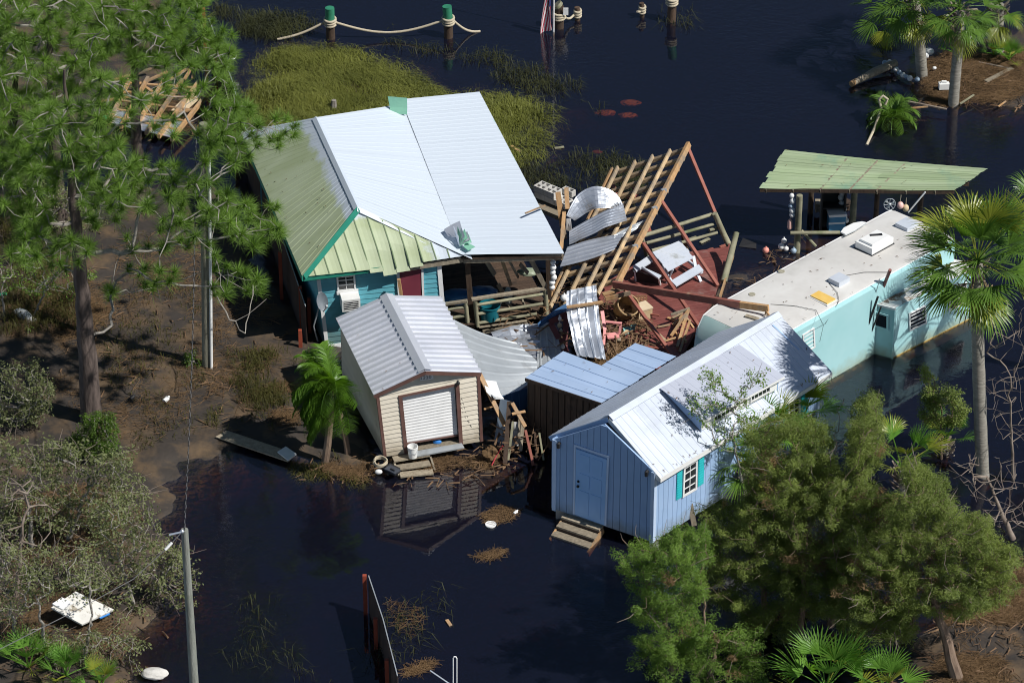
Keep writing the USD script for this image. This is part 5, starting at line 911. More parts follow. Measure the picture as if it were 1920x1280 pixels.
# things stored under it
c = P(1568, 415, .45); cab = Thing('blue_cooler', 'blue and white cooler box standing under the shelter roof', 'cooler', c); cab.add('body', MB().box(c, (.5, .4, .55), .1), mat('cooler_blue', (.05, .2, .35), (.07, .25, .42), .4, 3)); cab.add('lid', MB().box(c+A(0, 0, .31), (.54, .44, .08), .1), white_pl); cab.add('stripe', MB().box(c+A(0, -.205, .05), (.5, .012, .06), .1), white_pl)
c = P(1562, 385, .9); fr2 = Thing('dark_cabinet', 'tall dark open cabinet behind the cooler under the shelter', 'cabinet', c-A(0, 0, .9))
for q, s in ((A(-.35, 0, 0), (.05, .4, 1.7)), (A(.35, 0, 0), (.05, .4, 1.7)), (A(0, 0, .85), (.75, .4, .05)), (A(0, 0, 0), (.70, .4, .04)), (A(0, .2, 0), (.70, .03, 1.7))): fr2.add('panel', MB().box(c+q, s), black)
c = P(1668, 383, 2.15); fan = Thing('pedestal_fan', 'round caged fan standing behind the far trailer corner', 'fan', A(c[0], c[1], 0)); 
fan.add('cage', MB().tube([c+A(.17*math.cos(t), 0, .19*math.sin(t)) for t in np.linspace(0, 2*np.pi, 25)], .012, 5), galv_d); fan.add('hub', MB().ball(c, .05, 1), galv_d)
for t in np.linspace(0, 2*np.pi, 9)[:-1]: fan.add('cage_wire', MB().tube([c, c+A(.17*math.cos(t), -.03, .19*math.sin(t))], .006, 4), galv_d)
for t in (0.3, 2.4, 4.5): fan.add('blade', MB().prism([c+A(.04*math.cos(t), .02, .04*math.sin(t)), c+A(.15*math.cos(t-.35), .02, .15*math.sin(t-.35)), c+A(.15*math.cos(t+.35), .03, .15*math.sin(t+.35))], (0, .008, 0)), white_pl)
fan.add('stand', MB().tube([c-A(0, 0, .2), A(c[0], c[1], 0)], .025, 6), galv_d)
for k, (px, z, m, lab) in enumerate((((1688, 385), 1.9, mat('pink_buoy_paint', (0,)*3), 'pinkish hanging float behind the far trailer corner'), ((1698, 390), 1.8, mat('tan_box', (0,)*3), 'tan hanging float right of the pinkish one'))):
    T = Thing('hanging_float', lab, 'float', P(*px, z)); T.add('ball', MB().ball(P(*px, z), .10, 2, (1, 1, 1.2)), m, smooth=True); T.add('cord', MB().tube([P(*px, z)+A(0, 0, .1), P(*px, z)+A(0, 0, .35)], .008, 4), rope_m)
single('white_pole', MB().tube([P(1703, 398, 1.6), P(1735, 360, 2.3)], .025, 7), white_pl, 'thin white pole slanting up beyond the far end of the trailer', 'pole')
sbd = Thing('white_board', 'white surfboard shaped board lying on the far trailer roof edge', 'board', P(1600, 432, 2.5)); f_ = Face(P(1577, 438, 2.5), P(1622, 419, 2.5), P(1612, 415, 2.5), P(1590, 424, 2.5)); sbd.add('board', MB().prism([P(*q, 2.5) for q in ((1576, 437), (1585, 441), (1604, 432), (1624, 419), (1616, 417), (1600, 420), (1582, 429))], (0, 0, .04)), white_pl); sbd.add('edge_strip', MB().tube([P(*q, 2.55) for q in ((1585, 441), (1604, 432), (1624, 419))], .015, 5), galv_d)
for k in range(6): a = P(1540+14*k, 395+3*(k % 3), .15); single('stored_crate', (lambda m: ([m.box(a+A(0, 0, .05+.13*j), (.4, .3, .03), .2*k) for j in range(3)], [m.box(a+A(sx*.18, sy*.13, .16), (.03, .03, .32), 0) for sx in (-1, 1) for sy in (-1, 1)], m)[2])(MB()), [wood_g, wood_d][k % 2], ['dim grey slatted crate leftmost under the green shelter', 'dark slatted crate second from the left under the shelter', 'dim grey slatted crate right of the cooler under the shelter', 'dark slatted crate rightmost under the green shelter'][k], 'crate', 'crates under the shelter', kind=None) if k < 4 else None
# ---------------- vegetation
def mesh_branches(mb, nodes, par, rad, n=5, minr=0.0):
    P0, P1 = nodes[par], nodes; k = (par >= 0) & (rad > minr) & (np.linalg.norm(P1-P0, axis=1) > 1e-4); idx = np.nonzero(k)[0]; a, b = nodes[par[idx]], nodes[idx]; ra, rb = np.minimum(rad[par[idx]], rad[idx]*1.35), rad[idx]
    d = b-a; d /= np.linalg.norm(d, axis=1, keepdims=True); ref = np.where(np.abs(d[:, 2:]) < .9, [[0, 0, 1.]], [[1., 0, 0]]); u = np.cross(d, ref); u /= np.linalg.norm(u, axis=1, keepdims=True); w = np.cross(d, u)
    th = np.arange(n)*2*np.pi/n; ring = np.cos(th)[None, :, None]*u[:, None]+np.sin(th)[None, :, None]*w[:, None]
    V = np.concatenate([a[:, None]+ring*ra[:, None, None], b[:, None]+ring*rb[:, None, None]], 1).reshape(-1, 3); j = np.arange(n); q = np.stack([j, (j+1) % n, (j+1) % n+n, j+n], 1)
    F = (np.arange(len(idx))[:, None, None]*2*n+q[None]).reshape(-1, 4)
    if len(idx): mb.add(V, F)
def grow(trunk, trunk_r, tips, rng, step=.35, wob=.07, tip_r=.008, power=.45, sag=0.0, rmax=.12):
    """joins every tip to the nearest wood already grown: a branching tree"""
    nodes = [np.asarray(t, float) for t in trunk]; par = [-1]+list(range(len(trunk)-1)); nt = len(trunk); tr = np.array(trunk); ok_from = max(1, int(nt*.1))
    order = np.argsort([np.min(np.linalg.norm(tr-t, axis=1)) for t in tips]); ends = []
    buf = np.zeros((len(tips)*14+nt+50, 3)); buf[:nt] = tr; cnt = nt
    for o in order:
        t = np.asarray(tips[o], float); dv = buf[:cnt]-t; d = np.sqrt((dv**2).sum(1))+np.maximum(dv[:, 2], 0)*.5; d[:ok_from] += 2.; j = int(np.argmin(d)); L = np.linalg.norm(t-buf[j]); n = min(12, max(1, int(math.ceil(L/step)))); prev = j
        for k in range(1, n+1):
            s = k/n; p = buf[j]*(1-s)+t*s+(rng.normal(0, wob, 3) if k < n else 0)-A(0, 0, sag*math.sin(math.pi*s)*L); buf[cnt] = p; par.append(prev); prev = cnt; cnt += 1
        ends.append(prev)
    nodes = buf[:cnt]; par = np.array(par); load = np.zeros(cnt); load[ends] = 1
    for k in range(cnt-1, 0, -1): load[par[k]] += load[k]
    rad = np.clip(tip_r*np.maximum(load, .6)**power, tip_r*.7, rmax); rad[:nt] = np.maximum(trunk_r, rad[:nt]*.7)
    return nodes, par, rad
def needles(rng, c, axis, n, L, w, spread):
    """pine tufts: n needles round each centre"""
    m = len(c); d = rng.normal(0, 1, (m, n, 3)); d /= np.linalg.norm(d, axis=2, keepdims=True); d = axis[:, None]*spread+d; d /= np.linalg.norm(d, axis=2, keepdims=True)
    s = np.cross(d, rng.normal(0, 1, (m, n, 3))); s /= np.linalg.norm(s, axis=2, keepdims=True); l = rng.uniform(.7, 1.1, (m, n, 1))*L*rng.uniform(.65, 1.25, (m, 1, 1)); b = c[:, None]+axis[:, None]*rng.uniform(-.12, .06, (m, n, 1))
    V = np.stack([b-s*w/2, b+s*w/2, b+d*l-A(0, 0, .05)], 2).reshape(-1, 3); return V, np.arange(len(V)).reshape(-1, 3)
def leaves(rng, c, n, rad, size, flat=.5, squash=.8, up_bias=.6, asp=.3, axis=None):
    """leaf clumps: little kites spread round each centre"""
    m = len(c); o = rng.normal(0, 1, (m, n, 3)); o /= np.maximum(np.linalg.norm(o, axis=2, keepdims=True), 1e-6); o = o*rng.uniform(.15, 1, (m, n, 1))**.6*rad.reshape(-1, 1, 1)*A(1, 1, squash); p = c[:, None]+o
    if axis is not None: p = p+axis[:, None]*((o*axis[:, None]).sum(2, keepdims=True)*1.1)
    nv = rng.normal(0, 1, (m, n, 3))*flat+o/np.maximum(np.linalg.norm(o, axis=2, keepdims=True), 1e-6)*.7+A(0, 0, up_bias); nv /= np.linalg.norm(nv, axis=2, keepdims=True)
    d = np.cross(nv, rng.normal(0, 1, (m, n, 3))); d /= np.maximum(np.linalg.norm(d, axis=2, keepdims=True), 1e-6); s = np.cross(nv, d); l = size*rng.uniform(.6, 1.35, (m, n, 1)); 
    V = np.stack([p-d*l*.5, p+s*l*asp+nv*l*.06, p+d*l*.5, p-s*l*asp+nv*l*.06], 2).reshape(-1, 3); k = np.arange(m*n)[:, None]*4; return V, np.concatenate([k+[0, 1, 2], k+[0, 2, 3]], 0)
def px_tips(rng, areas, Y, spread, seed=0, noise=True):
    """points in a crown: photo areas (polygon, count) at depths scattered about the plane y = Y"""
    out = []
    for pts, n in areas:
        g = Polygon(pts); q = scatter(rng, g, n)
        for x, y in q:
            out.append(Q(x, y, Y+rng.normal(0, spread)))
    out = np.array(out)
    return out
def tpath(pts, base, n=24):
    """a trunk through photo pixels in the plane of its base"""
    p = np.array([base]+[up(q, base) for q in pts]); t = np.concatenate([[0], np.cumsum(np.linalg.norm(np.diff(p, axis=0), axis=1))]); tt = np.linspace(0, t[-1], n); return np.stack([np.interp(tt, t, p[:, k]) for k in range(3)], 1)
def pine(lab, base, path, r0, r1, areas, spread, seed, limbs=(), per=150, L=.40, group=None):
    rng = np.random.default_rng(seed); tr = tpath(path, base, 30); rr = np.linspace(r0, r1, 30); T = Thing('pine_tree', lab, 'pine', base, group)
    tips = px_tips(rng, areas, base[1], spread); tips = tips[tips[:, 2] > .8]; bare = []
    for lp in limbs: bare += [Q(x, y, base[1]+dy) for x, y, dy in lp]
    allt = np.vstack([tips]+([np.array(bare)] if bare else [])); nodes, par, rad = grow(tr, rr, allt, rng, .4, .05, .008, .46, rmax=.13)
    mb = MB(); mesh_branches(mb, nodes[30:], np.where(par[30:] >= 30, par[30:]-30, -1), rad[30:], 5)
    # twigs that leave the trunk
    first = [k for k in range(30, len(nodes)) if par[k] < 30]
    for k in first: mb.tube([nodes[par[k]], nodes[k]], [rad[k]*1.3, rad[k]], 5, cap=False)
    tw = tr+rng.normal(0, .015, tr.shape); T.add('trunk', MB().tube(tw, rr, 14), bark_p, smooth=40); T.add('branches', mb, bark_s, smooth=40, kind='stuff')
    ax = tips-(tr[np.argmin(np.linalg.norm(tr[None]-tips[:, None], axis=2), axis=1)]-A(0, 0, .8)); ax /= np.linalg.norm(ax, axis=1, keepdims=True); ax = ax*.6+A(0, 0, .7); ax /= np.linalg.norm(ax, axis=1, keepdims=True)
    V, F = needles(rng, tips, ax, per, L, .014, .8); T.add('crown', (V, F), pine_l, kind='stuff'); return T
pine('tall pine with a dark fissured trunk, nearest the muddy drive', P(172, 792, .1), [(166, 700), (160, 620), (150, 500), (140, 400), (132, 300), (125, 200), (120, 130)], .31, .03,
     [([(180, 215), (430, 190), (440, 260), (300, 290), (200, 280)], 14), ([(420, 180), (480, 190), (555, 225), (550, 262), (480, 300), (410, 330), (370, 290)], 62), ([(380, 390), (440, 380), (520, 385), (525, 440), (460, 470), (420, 440)], 44), ([(230, 290), (330, 310), (420, 340), (440, 390), (330, 420), (240, 400)], 62),
      ([(60, 190), (200, 200), (210, 330), (90, 340), (20, 300)], 95), ([(0, 300), (110, 300), (100, 420), (0, 420)], 60), ([(130, 260), (230, 270), (230, 420), (150, 430)], 55), ([(20, 410), (130, 430), (180, 470), (120, 510), (20, 480)], 46), ([(390, 470), (500, 520), (480, 570), (400, 550)], 14), ([(200, 500), (330, 500), (320, 560), (200, 560)], 14), ([(230, 430), (400, 400), (390, 480), (240, 500)], 18),
      ([(160, 130), (420, 110), (440, 180), (300, 190), (170, 200)], 36)], 1.5, 51, limbs=([(250, 470, .5), (330, 440, 1), (70, 540, .2), (210, 610, .6), (300, 560, .3), (420, 500, .4), (500, 560, .2), (460, 625, .2), (430, 600, -.3)],))
pine('pine behind the drive with a reddish trunk and a spread green crown', P(112, 440, .1), [(110, 400), (106, 330), (100, 240), (96, 150), (92, 40), (90, -60)], .24, .03,
     [([(-60, -40), (150, -40), (210, 60), (200, 170), (60, 190), (-60, 180)], 300), ([(-60, 170), (90, 190), (70, 330), (-60, 340)], 110)], 2.0, 52)
pine('pine at the back left whose crown spreads over the top edge', P(260, 380, .1), [(258, 320), (255, 200), (250, 60), (248, -40)], .22, .03,
     [([(150, -40), (400, -40), (390, 30), (440, 60), (430, 125), (330, 125), (180, 120)], 260), ([(400, 70), (440, 100), (430, 150), (400, 140)], 10)], 1.8, 53)
pine('pale forked pine trunk at the far left edge under the green crowns', P(14, 420, .1), [(18, 330), (24, 250), (28, 160), (34, 100), (42, 60)], .17, .06, [([(-60, 60), (60, 80), (70, 200), (-60, 230)], 60), ([(-60, 230), (40, 240), (30, 330), (-60, 330)], 40)], 1.0, 54)

def bush(name, lab, cat, base, areas, spread, seed, leaf, bark, per, rad, size, stems=((0, 0),), sr=.05, squash=.8, twigs=0, group=None, gap=.0, tipr=.006, floor=.15, flat=.5, upb=.6, asp=.3, dead=0.):
    rng = np.random.default_rng(seed); tips = px_tips(rng, areas, base[1], spread); tips = tips[tips[:, 2] > floor]; T = Thing(name, lab, cat, base, group)
    top = tips[:, 2].mean(); trs = []; st = MB(); br = MB(); ctr = tips.mean(0)
    own = np.array([np.argmin([np.linalg.norm(t[:2]-(base[:2]+np.array(s))) for s in stems]) for t in tips]) if len(stems) > 1 else np.zeros(len(tips), int)
    for k, s in enumerate(stems):
        b = base+A(s[0], s[1], 0); mine = tips[own == k]
        if not len(mine): continue
        e = mine.mean(0); n = 14; t = np.linspace(0, 1, n)[:, None]; tr = b+(e-b)*t*.85+np.column_stack([rng.normal(0, .04, (n, 2)), np.zeros(n)])*t; rr = np.linspace(sr, sr*.4, n)
        nodes, par, rad_ = grow(tr, rr, mine, rng, .25, .045, tipr*.8, .48, rmax=sr*.7); st.tube(tr, rr, 8); mesh_branches(br, nodes, np.where(np.arange(len(par)) < n, -1, par), rad_, 4)
    T.add('stem', st, bark, smooth=40, kind='stuff' if len(stems) > 1 else None); T.add('branches', br, bark, kind='stuff')
    if twigs:
        tw = MB(); k = rng.choice(len(tips), twigs)
        for i in k: d = nrm(rng.normal(0, 1, 3)+A(0, -.3, .5)+(tips[i]-ctr)*.6); p = tips[i]; tw.tube([p, p+d*.25+rng.normal(0, .05, 3), p+d*.55+rng.normal(0, .09, 3)], [.011, .008, .003], 4, cap=False)
        T.add('dead_twigs', tw, twig_m, kind='stuff')
    c = tips[rng.uniform(size=len(tips)) > gap]
    ax = c-(ctr-A(0, 0, 1.2)); ax = ax/np.linalg.norm(ax, axis=1, keepdims=True)+rng.normal(0, .35, c.shape); ax /= np.linalg.norm(ax, axis=1, keepdims=True)
    if dead:
        w_ = meshkit.fbm(c*1.1+seed, 3, seed) > np.quantile(meshkit.fbm(c*1.1+seed, 3, seed), 1-dead); T.add('dead_foliage', leaves(rng, c[w_], int(per*.6), rad*rng.uniform(.6, 1.2, w_.sum()), size, flat, squash, upb, asp, ax[w_]), dead_l, kind='stuff'); c, ax = c[~w_], ax[~w_]
    T.add('crown', leaves(rng, c, per, rad*rng.uniform(.6, 1.25, len(c)), size, flat, squash, upb, asp, ax), leaf, kind='stuff'); return T
G1 = 'storm beaten shrubs at the lower left'
bush('shrub', 'silver stemmed shrub with sparse olive leaves at the left edge, topmost of its thicket', 'shrub', P(60, 1030, .1), [([(-20, 810), (120, 830), (230, 840), (280, 930), (200, 1000), (40, 1010), (-30, 980)], 300)], .55, 61, oak_l, bark_s, 34, .20, .075, ((0, 0), (.9, .3), (-.9, .2)), .075, twigs=150)
bush('shrub', 'twiggy olive shrub overhanging the dark water beside the front utility pole', 'shrub', P(250, 1130, .1), [([(180, 930), (290, 940), (310, 1010), (380, 1060), (360, 1150), (260, 1180), (150, 1120)], 260)], .5, 62, oak_l, bark_s, 27, .20, .075, ((0, 0), (.6, .4)), .06, twigs=130)
bush('shrub', 'thin grey green shrub around the white board at the lower left', 'shrub', P(90, 1240, .1), [([(-20, 1020), (150, 1020), (230, 1090), (70, 1120), (-30, 1190)], 170), ([(40, 1180), (230, 1180), (300, 1230), (280, 1290), (60, 1270)], 130)], .5, 63, oak_l, bark_s, 25, .20, .07, ((0, 0), (-.8, .4), (.9, .1)), .06, twigs=110)
bush('shrub', 'dark round shrub in shade at the left edge beside the pine', 'shrub', P(40, 800, .1), [([(-30, 690), (70, 680), (100, 730), (90, 800), (-30, 800)], 170)], .4, 64, oak_l, bark_s, 34, .17, .06, ((0, 0),), .05, twigs=20)
bush('shrub', 'low green undergrowth below the pine at the left edge', 'shrub', P(60, 600, .1), [([(-20, 480), (110, 470), (180, 520), (130, 560), (-20, 540)], 90), ([(-20, 600), (110, 620), (130, 670), (-20, 690)], 90)], .5, 65, cedar_b, bark_s, 30, .16, .06, ((0, 0), (-.8, 0)), .04, twigs=12)
bush('shrub', 'brown green scrub behind the pine trunks by the flooded frame', 'shrub', P(60, 470, .1), [([(30, 330), (160, 350), (200, 420), (60, 450)], 110)], .8, 75, oak_l, bark_s, 30, .2, .075, ((0, 0),), .05, twigs=25)
bush('vine_covered_stump', 'bright green vine heap smothering the foot of the big pine', 'vines', P(190, 862, .1), [([(160, 780), (205, 770), (222, 810), (220, 850), (150, 862), (130, 840)], 150)], .3, 66, lime_l, bark_s, 46, .14, .06, ((0, 0),), .08)
bush('vine_clump', 'small lime green vines at the foot of the white conduit pole', 'vines', P(362, 690, .1), [([(342, 668), (366, 655), (374, 684), (350, 692)], 22)], .15, 67, lime_l, bark_s, 28, .1, .05, ((0, 0),), .02, floor=.02)
G2 = 'wind torn cedars at the lower right'
bush('cedar_tree', 'bright green cedar leaning over the water left of the others', 'cedar', P(1330, 1270, .1), [([(1160, 1030), (1250, 1010), (1310, 1060), (1330, 1130), (1220, 1130), (1160, 1090)], 120), ([(1190, 1130), (1260, 1120), (1330, 1160), (1330, 1230), (1240, 1280), (1190, 1230)], 130), ([(1240, 1000), (1320, 990), (1340, 1050), (1260, 1050)], 50), ([(1300, 1180), (1420, 1180), (1430, 1280), (1300, 1290)], 110)], .5, 68, cedar_b, bark_c, 165, .18, .085, ((0, 0), (-.9, .2)), .08, twigs=40, dead=.03, flat=.5, asp=.085, upb=.7)
bush('cedar_tree', 'big dark green cedar in front of the blue cabin long wall', 'cedar', P(1500, 1190, .1), [([(1310, 960), (1400, 930), (1480, 940), (1500, 1010), (1430, 1100), (1330, 1070)], 210), ([(1400, 800), (1500, 780), (1550, 800), (1570, 870), (1500, 940), (1400, 930)], 150), ([(1480, 920), (1600, 890), (1680, 940), (1660, 1060), (1560, 1110), (1470, 1060)], 270), ([(1420, 1080), (1600, 1080), (1640, 1140), (1480, 1160)], 130), ([(1380, 1130), (1500, 1130), (1480, 1200), (1400, 1180)], 70), ([(1450, 1000), (1620, 1010), (1620, 1120), (1450, 1110)], 120), ([(1310, 1040), (1400, 1060), (1380, 1140), (1310, 1120)], 40), ([(1400, 860), (1560, 850), (1600, 960), (1400, 980)], 130), ([(1560, 900), (1700, 960), (1680, 1080), (1560, 1060)], 90), ([(1590, 800), (1640, 740), (1655, 850), (1600, 910)], 80)], .7, 69, cedar_l, bark_c, 165, .19, .09, ((0, 0), (.8, .4), (-.8, .3), (.2, 1.2)), .10, twigs=170, dead=.07, flat=.5, asp=.085, upb=.7)
bush('cedar_tree', 'bushy cedar with a forked bare trunk at the right edge', 'cedar', P(1795, 1275, .2), [([(1660, 960), (1760, 930), (1850, 980), (1900, 1060), (1890, 1120), (1800, 1160), (1700, 1140), (1650, 1060)], 380), ([(1560, 1090), (1700, 1130), (1690, 1200), (1570, 1180)], 80), ([(1700, 860), (1780, 900), (1770, 950), (1690, 950)], 70), ([(1600, 1000), (1720, 1000), (1720, 1140), (1600, 1140)], 110), ([(1640, 1130), (1720, 1140), (1710, 1200), (1640, 1200)], 40), ([(1820, 1000), (1910, 1040), (1905, 1130), (1820, 1140)], 60)], .7, 70, cedar_l, bark_c, 165, .185, .09, ((0, 0),), .17, twigs=170, dead=.10, flat=.5, asp=.085, upb=.7)
bush('sapling', 'thin leafed sapling rising in front of the cabin dormer', 'sapling', P(1400, 960, .1), [([(1310, 690), (1345, 690), (1375, 740), (1370, 800), (1320, 760)], 44), ([(1285, 735), (1320, 740), (1330, 800), (1300, 790)], 18), ([(1400, 690), (1435, 690), (1440, 720), (1400, 720)], 12), ([(1380, 715), (1410, 720), (1400, 790), (1380, 800)], 18), ([(1330, 790), (1440, 770), (1440, 850), (1340, 840)], 46)], .3, 71, cedar_b, bark_s, 22, .12, .06, ((0, 0),), .045, twigs=10)
bush('small_cedar', 'small upright cedar in the water left of the stub palm', 'cedar', P(1625, 900, 0), [([(1600, 750), (1640, 735), (1652, 800), (1650, 890), (1600, 890)], 130)], .3, 72, cedar_l, bark_c, 90, .16, .05, ((0, 0),), .05, twigs=8)
bush('small_cedar', 'round open cedar in the dark water below the trailer slide-out', 'cedar', P(1765, 860, 0), [([(1730, 690), (1748, 690), (1755, 730), (1735, 740)], 14), ([(1725, 740), (1790, 725), (1815, 770), (1800, 800), (1730, 795)], 95)], .3, 73, cedar_l, bark_c, 90, .15, .05, ((0, 0),), .04, twigs=14)
bush('shrub', 'little green scrub between the blue cabin and the cedars by the far corner', 'shrub', P(1500, 870, .1), [([(1460, 760), (1540, 790), (1550, 850), (1480, 880), (1440, 830)], 90)], .4, 74, cedar_l, bark_s, 90, .18, .05, ((0, 0),), .05, twigs=15)
def tangle(lab, base, areas, spread, seed, r=.06, fine=.006):
    rng = np.random.default_rng(seed); tips = px_tips(rng, areas, base[1], spread); T = Thing('dead_tree', lab, 'dead tree', base); e = tips.mean(0); n = 12; t = np.linspace(0, 1, n)[:, None]; tr = base+(e-base)*t+rng.normal(0, .05, (n, 3))*t; rr = np.linspace(r, r*.4, n)
    nodes, par, rad = grow(tr, rr, tips, rng, .45, .035, fine*.75, .5, rmax=r*.6); mb = MB(); mesh_branches(mb, nodes, np.where(np.arange(len(par)) < n, -1, par), rad, 5); T.add('trunk', MB().tube(tr, rr, 8), twig_m, smooth=40); T.add('branches', mb, twig_m, kind='stuff')
tangle('bare grey tangle of twigs right of the sabal palm trunk', P(1900, 900, 0), [([(1850, 590), (1930, 560), (1935, 760), (1860, 740)], 70), ([(1830, 700), (1930, 720), (1930, 850), (1840, 820)], 60)], .8, 81, .045, .004)
tangle('bare brown branches heaped at the right edge above the wrack', P(1900, 1010, .1), [([(1800, 840), (1930, 860), (1930, 1000), (1830, 980)], 110), ([(1760, 870), (1830, 860), (1830, 940)], 26)], .8, 82, .08, .006)
tangle('bare twig sprouting from the water at the cabin far corner', P(1560, 890, 0), [([(1545, 760), (1590, 740), (1585, 850), (1555, 860)], 16)], .2, 83, .02, .005)
tangle('pale bleached branch leaning out of the left thicket', P(30, 1120, .1), [([(0, 870), (60, 880), (120, 960), (60, 1050), (0, 1040)], 40)], .4, 84, .07, .012)

# ---------------- palms
def fan_frond(rng, root, d, pet, R, n=24, droop=.35, fold=.35, spread=2.6, w0=.035, old=0.):
    """a costapalmate leaf: petiole and a fan of drooping leaflets"""
    d = nrm(d); side = nrm(np.cross(d, A(0, 0, 1)) if abs(d[2]) < .95 else A(1, 0, 0)); upn = np.cross(side, d); mb = MB()
    hub = root+d*pet-A(0, 0, .10*pet*(1-abs(d[2]))); mb.tube([root, (root+hub)/2+A(0, 0, .04*pet), hub], [.022, .017, .012], 5, cap=False); d2 = nrm(hub-(root+hub)/2)
    for k in range(n):
        a = (k/(n-1)-.5)*spread; l = R*(1-.30*abs(a/spread*2)**2)*rng.uniform(.92, 1.05); v = nrm(d2*math.cos(a)+side*math.sin(a)+upn*(fold*abs(math.sin(a))+rng.normal(0, .03))); s = nrm(np.cross(v, upn)+rng.normal(0, .15, 3)); w = w0*(R/.8)
        p = [hub]; dv = v.copy()
        for j in range(4): dv = nrm(dv-A(0, 0, droop*(.10, .25, .6, 1.0)[j])); p.append(p[-1]+dv*l*(.34, .28, .22, .16)[j])
        ws = (w*.35, w, w*.9, w*.5, .002); V = []
        for q, ww in zip(p, ws): V += [q-s*ww/2, q+s*ww/2]
        mb.add(V, [[2*j, 2*j+1, 2*j+3, 2*j+2] for j in range(4)])
    return mb
def fan_palm(lab, base, top, r, nf, pet, R, seed, leaf=palm_l, trunk=True, low=-.7, name='fan_palm', cat='palm', skirt=0, group=None, nl=24, tint=None, droop=.38):
    rng = np.random.default_rng(seed); T = Thing(name, lab, cat, base, group); base, top = np.asarray(base, float), np.asarray(top, float)
    if trunk:
        n = 26; t = np.linspace(0, 1, n)[:, None]; c = base-A(0, 0, .4)*(1-t)+(top-base)*t+np.column_stack([.04*np.sin(3*t[:, 0]+seed), .03*np.cos(4*t[:, 0]), 0*t[:, 0]]); T.add('trunk', MB().tube(c, r*(1.12-.15*t[:, 0]+.03*np.sin(np.arange(n)*2.1)), 12), bark_palm, smooth=30)
        bt = MB()
        for k in range(34): a = k*2.4; z = -.05-.018*k; p = top+A(math.cos(a)*r*.8, math.sin(a)*r*.8, z); bt.beam(p, p+A(math.cos(a)*.22, math.sin(a)*.22, .22), .06, .02)
        T.add('leaf_bases', bt, twig_m, kind='stuff')
    for k in range(nf):
        f = k/max(1, nf-1); el = (1.35-(1.35-low)*f**.9)+rng.normal(0, .1); a = k*2.39996+rng.normal(0, .2); d = A(math.cos(a)*math.cos(el), math.sin(a)*math.cos(el), math.sin(el))
        T.add('frond', fan_frond(rng, top+A(0, 0, .05), d, pet*rng.uniform(.8, 1.15), R*rng.uniform(.85, 1.1), nl, droop*rng.uniform(.8, 1.3)), (palm_y if rng.uniform() < .16 + (.4 if f > .8 else 0) else leaf))
    for k in range(skirt):
        a = rng.uniform(0, 6.28); T.add('dead_frond', fan_frond(rng, top-A(0, 0, .1), A(math.cos(a)*.45, math.sin(a)*.45, -.9), pet*.8, R*.8, 14, .5), mat('dead_frond', (.20, .14, .07), (.32, .24, .13), .8, 4))
    return T
b = P(1846, 892, .0); fan_palm('tall sabal palm with a full crown in front of the trailer', b, up((1832, 492), b), .165, 38, 1.05, 1.12, 91, low=-.75, skirt=9, nl=28)
b = P(1985, 700, 0); fan_palm('palm crown at the right edge behind the tall sabal palm', b, up((1965, 430), b), .15, 18, 1.0, 1.0, 92, low=-.6, nl=22)
b = P(1790, 196, .05); fan_palm('palm with a pale smooth trunk on the wrack island, its foot in the water', b, up((1798, 18), b), .16, 24, .85, .85, 93, low=-1.1, skirt=4)
b = P(1732, 140, .1); fan_palm('shaded palm leaning left on the wrack island', b, up((1712, -10), b), .17, 26, 1.0, 1.0, 94, low=-1.1, skirt=6)
b = P(1868, 104, .1); fan_palm('palm with a thick grey trunk at the top right corner', b, up((1872, 8), b), .20, 18, .7, .75, 95, low=-1.1, skirt=2)
b = P(1640, 110, -.3); fan_palm('dark palm hanging over the water at the top edge', b+A(3.2, .8, .4), P(1640, 110, -.3)*0+Q(1672, 12, b[1]+.8), .13, 16, .9, .9, 96, low=-1.0, trunk=False)
b = P(1395, 930, .1); fan_palm('fan palm squeezed between the cabin window and the cedars', b, up((1398, 872), b), .15, 20, .6, .9, 97, low=-.5, skirt=2)
b = P(1450, 900, .1); fan_palm('fan palm poking up below the dormer of the blue cabin', b, up((1446, 812), b), .13, 14, .6, .8, 98, low=-.1, leaf=palmetto_l)
b = P(1520, 850, .1); fan_palm('fan palm with pale tips at the far end of the cabin wall', b, up((1508, 780), b), .12, 12, .6, .75, 99, low=-.1, leaf=palmetto_l)
b = P(1692, 920, 0); fan_palm('stub palm with yellow leaf stalks standing in the dark water', b, up((1690, 880), b), .12, 9, .95, .7, 100, low=.45, leaf=palmetto_l)
b = P(1770, 850, 0); fan_palm('low fan palm between the stub palm and the sabal trunk', b, up((1772, 832), b), .08, 7, .6, .6, 101, low=.4, leaf=palmetto_l)
for k, (px, n, sc, lab) in enumerate((((1545, 1345), 14, 1.15, 'big blue green palmetto fans at the bottom edge under the cedars'), ((1655, 1350), 9, .85, 'smaller palmetto at the bottom edge right of the big fans'), ((55, 1262), 12, .75, 'bright palmetto clump in the bottom left corner'), ((125, 1278), 9, .7, 'bright palmetto fans right of the corner clump'), ((190, 1300), 7, .6, 'small palmetto at the bottom edge beside the left thicket'),
                                  ((1890, 122), 12, .55, 'sunlit palmetto on the island beside the thick grey trunk'), ((1838, 92), 8, .5, 'shaded palmetto behind the pale palm trunk'), ((1785, 108), 6, .4, 'small palmetto left of the pale palm trunk on the island'), ((1862, 300-188), 6, .4, 'little palmetto tuft at the foot of the thick palm trunk'), ((374, 45), 8, .6, 'palmetto fronds by the far end of the red posted fence'))):
    b = P(*px, .1); fan_palm(lab, b, b+A(0, 0, .85 if k < 2 else .15), .05, n, .75*sc, .8*sc, 110+k, leaf=palmetto_l, trunk=False, low=.25, name='palmetto', cat='palmetto', nl=20, droop=.16)
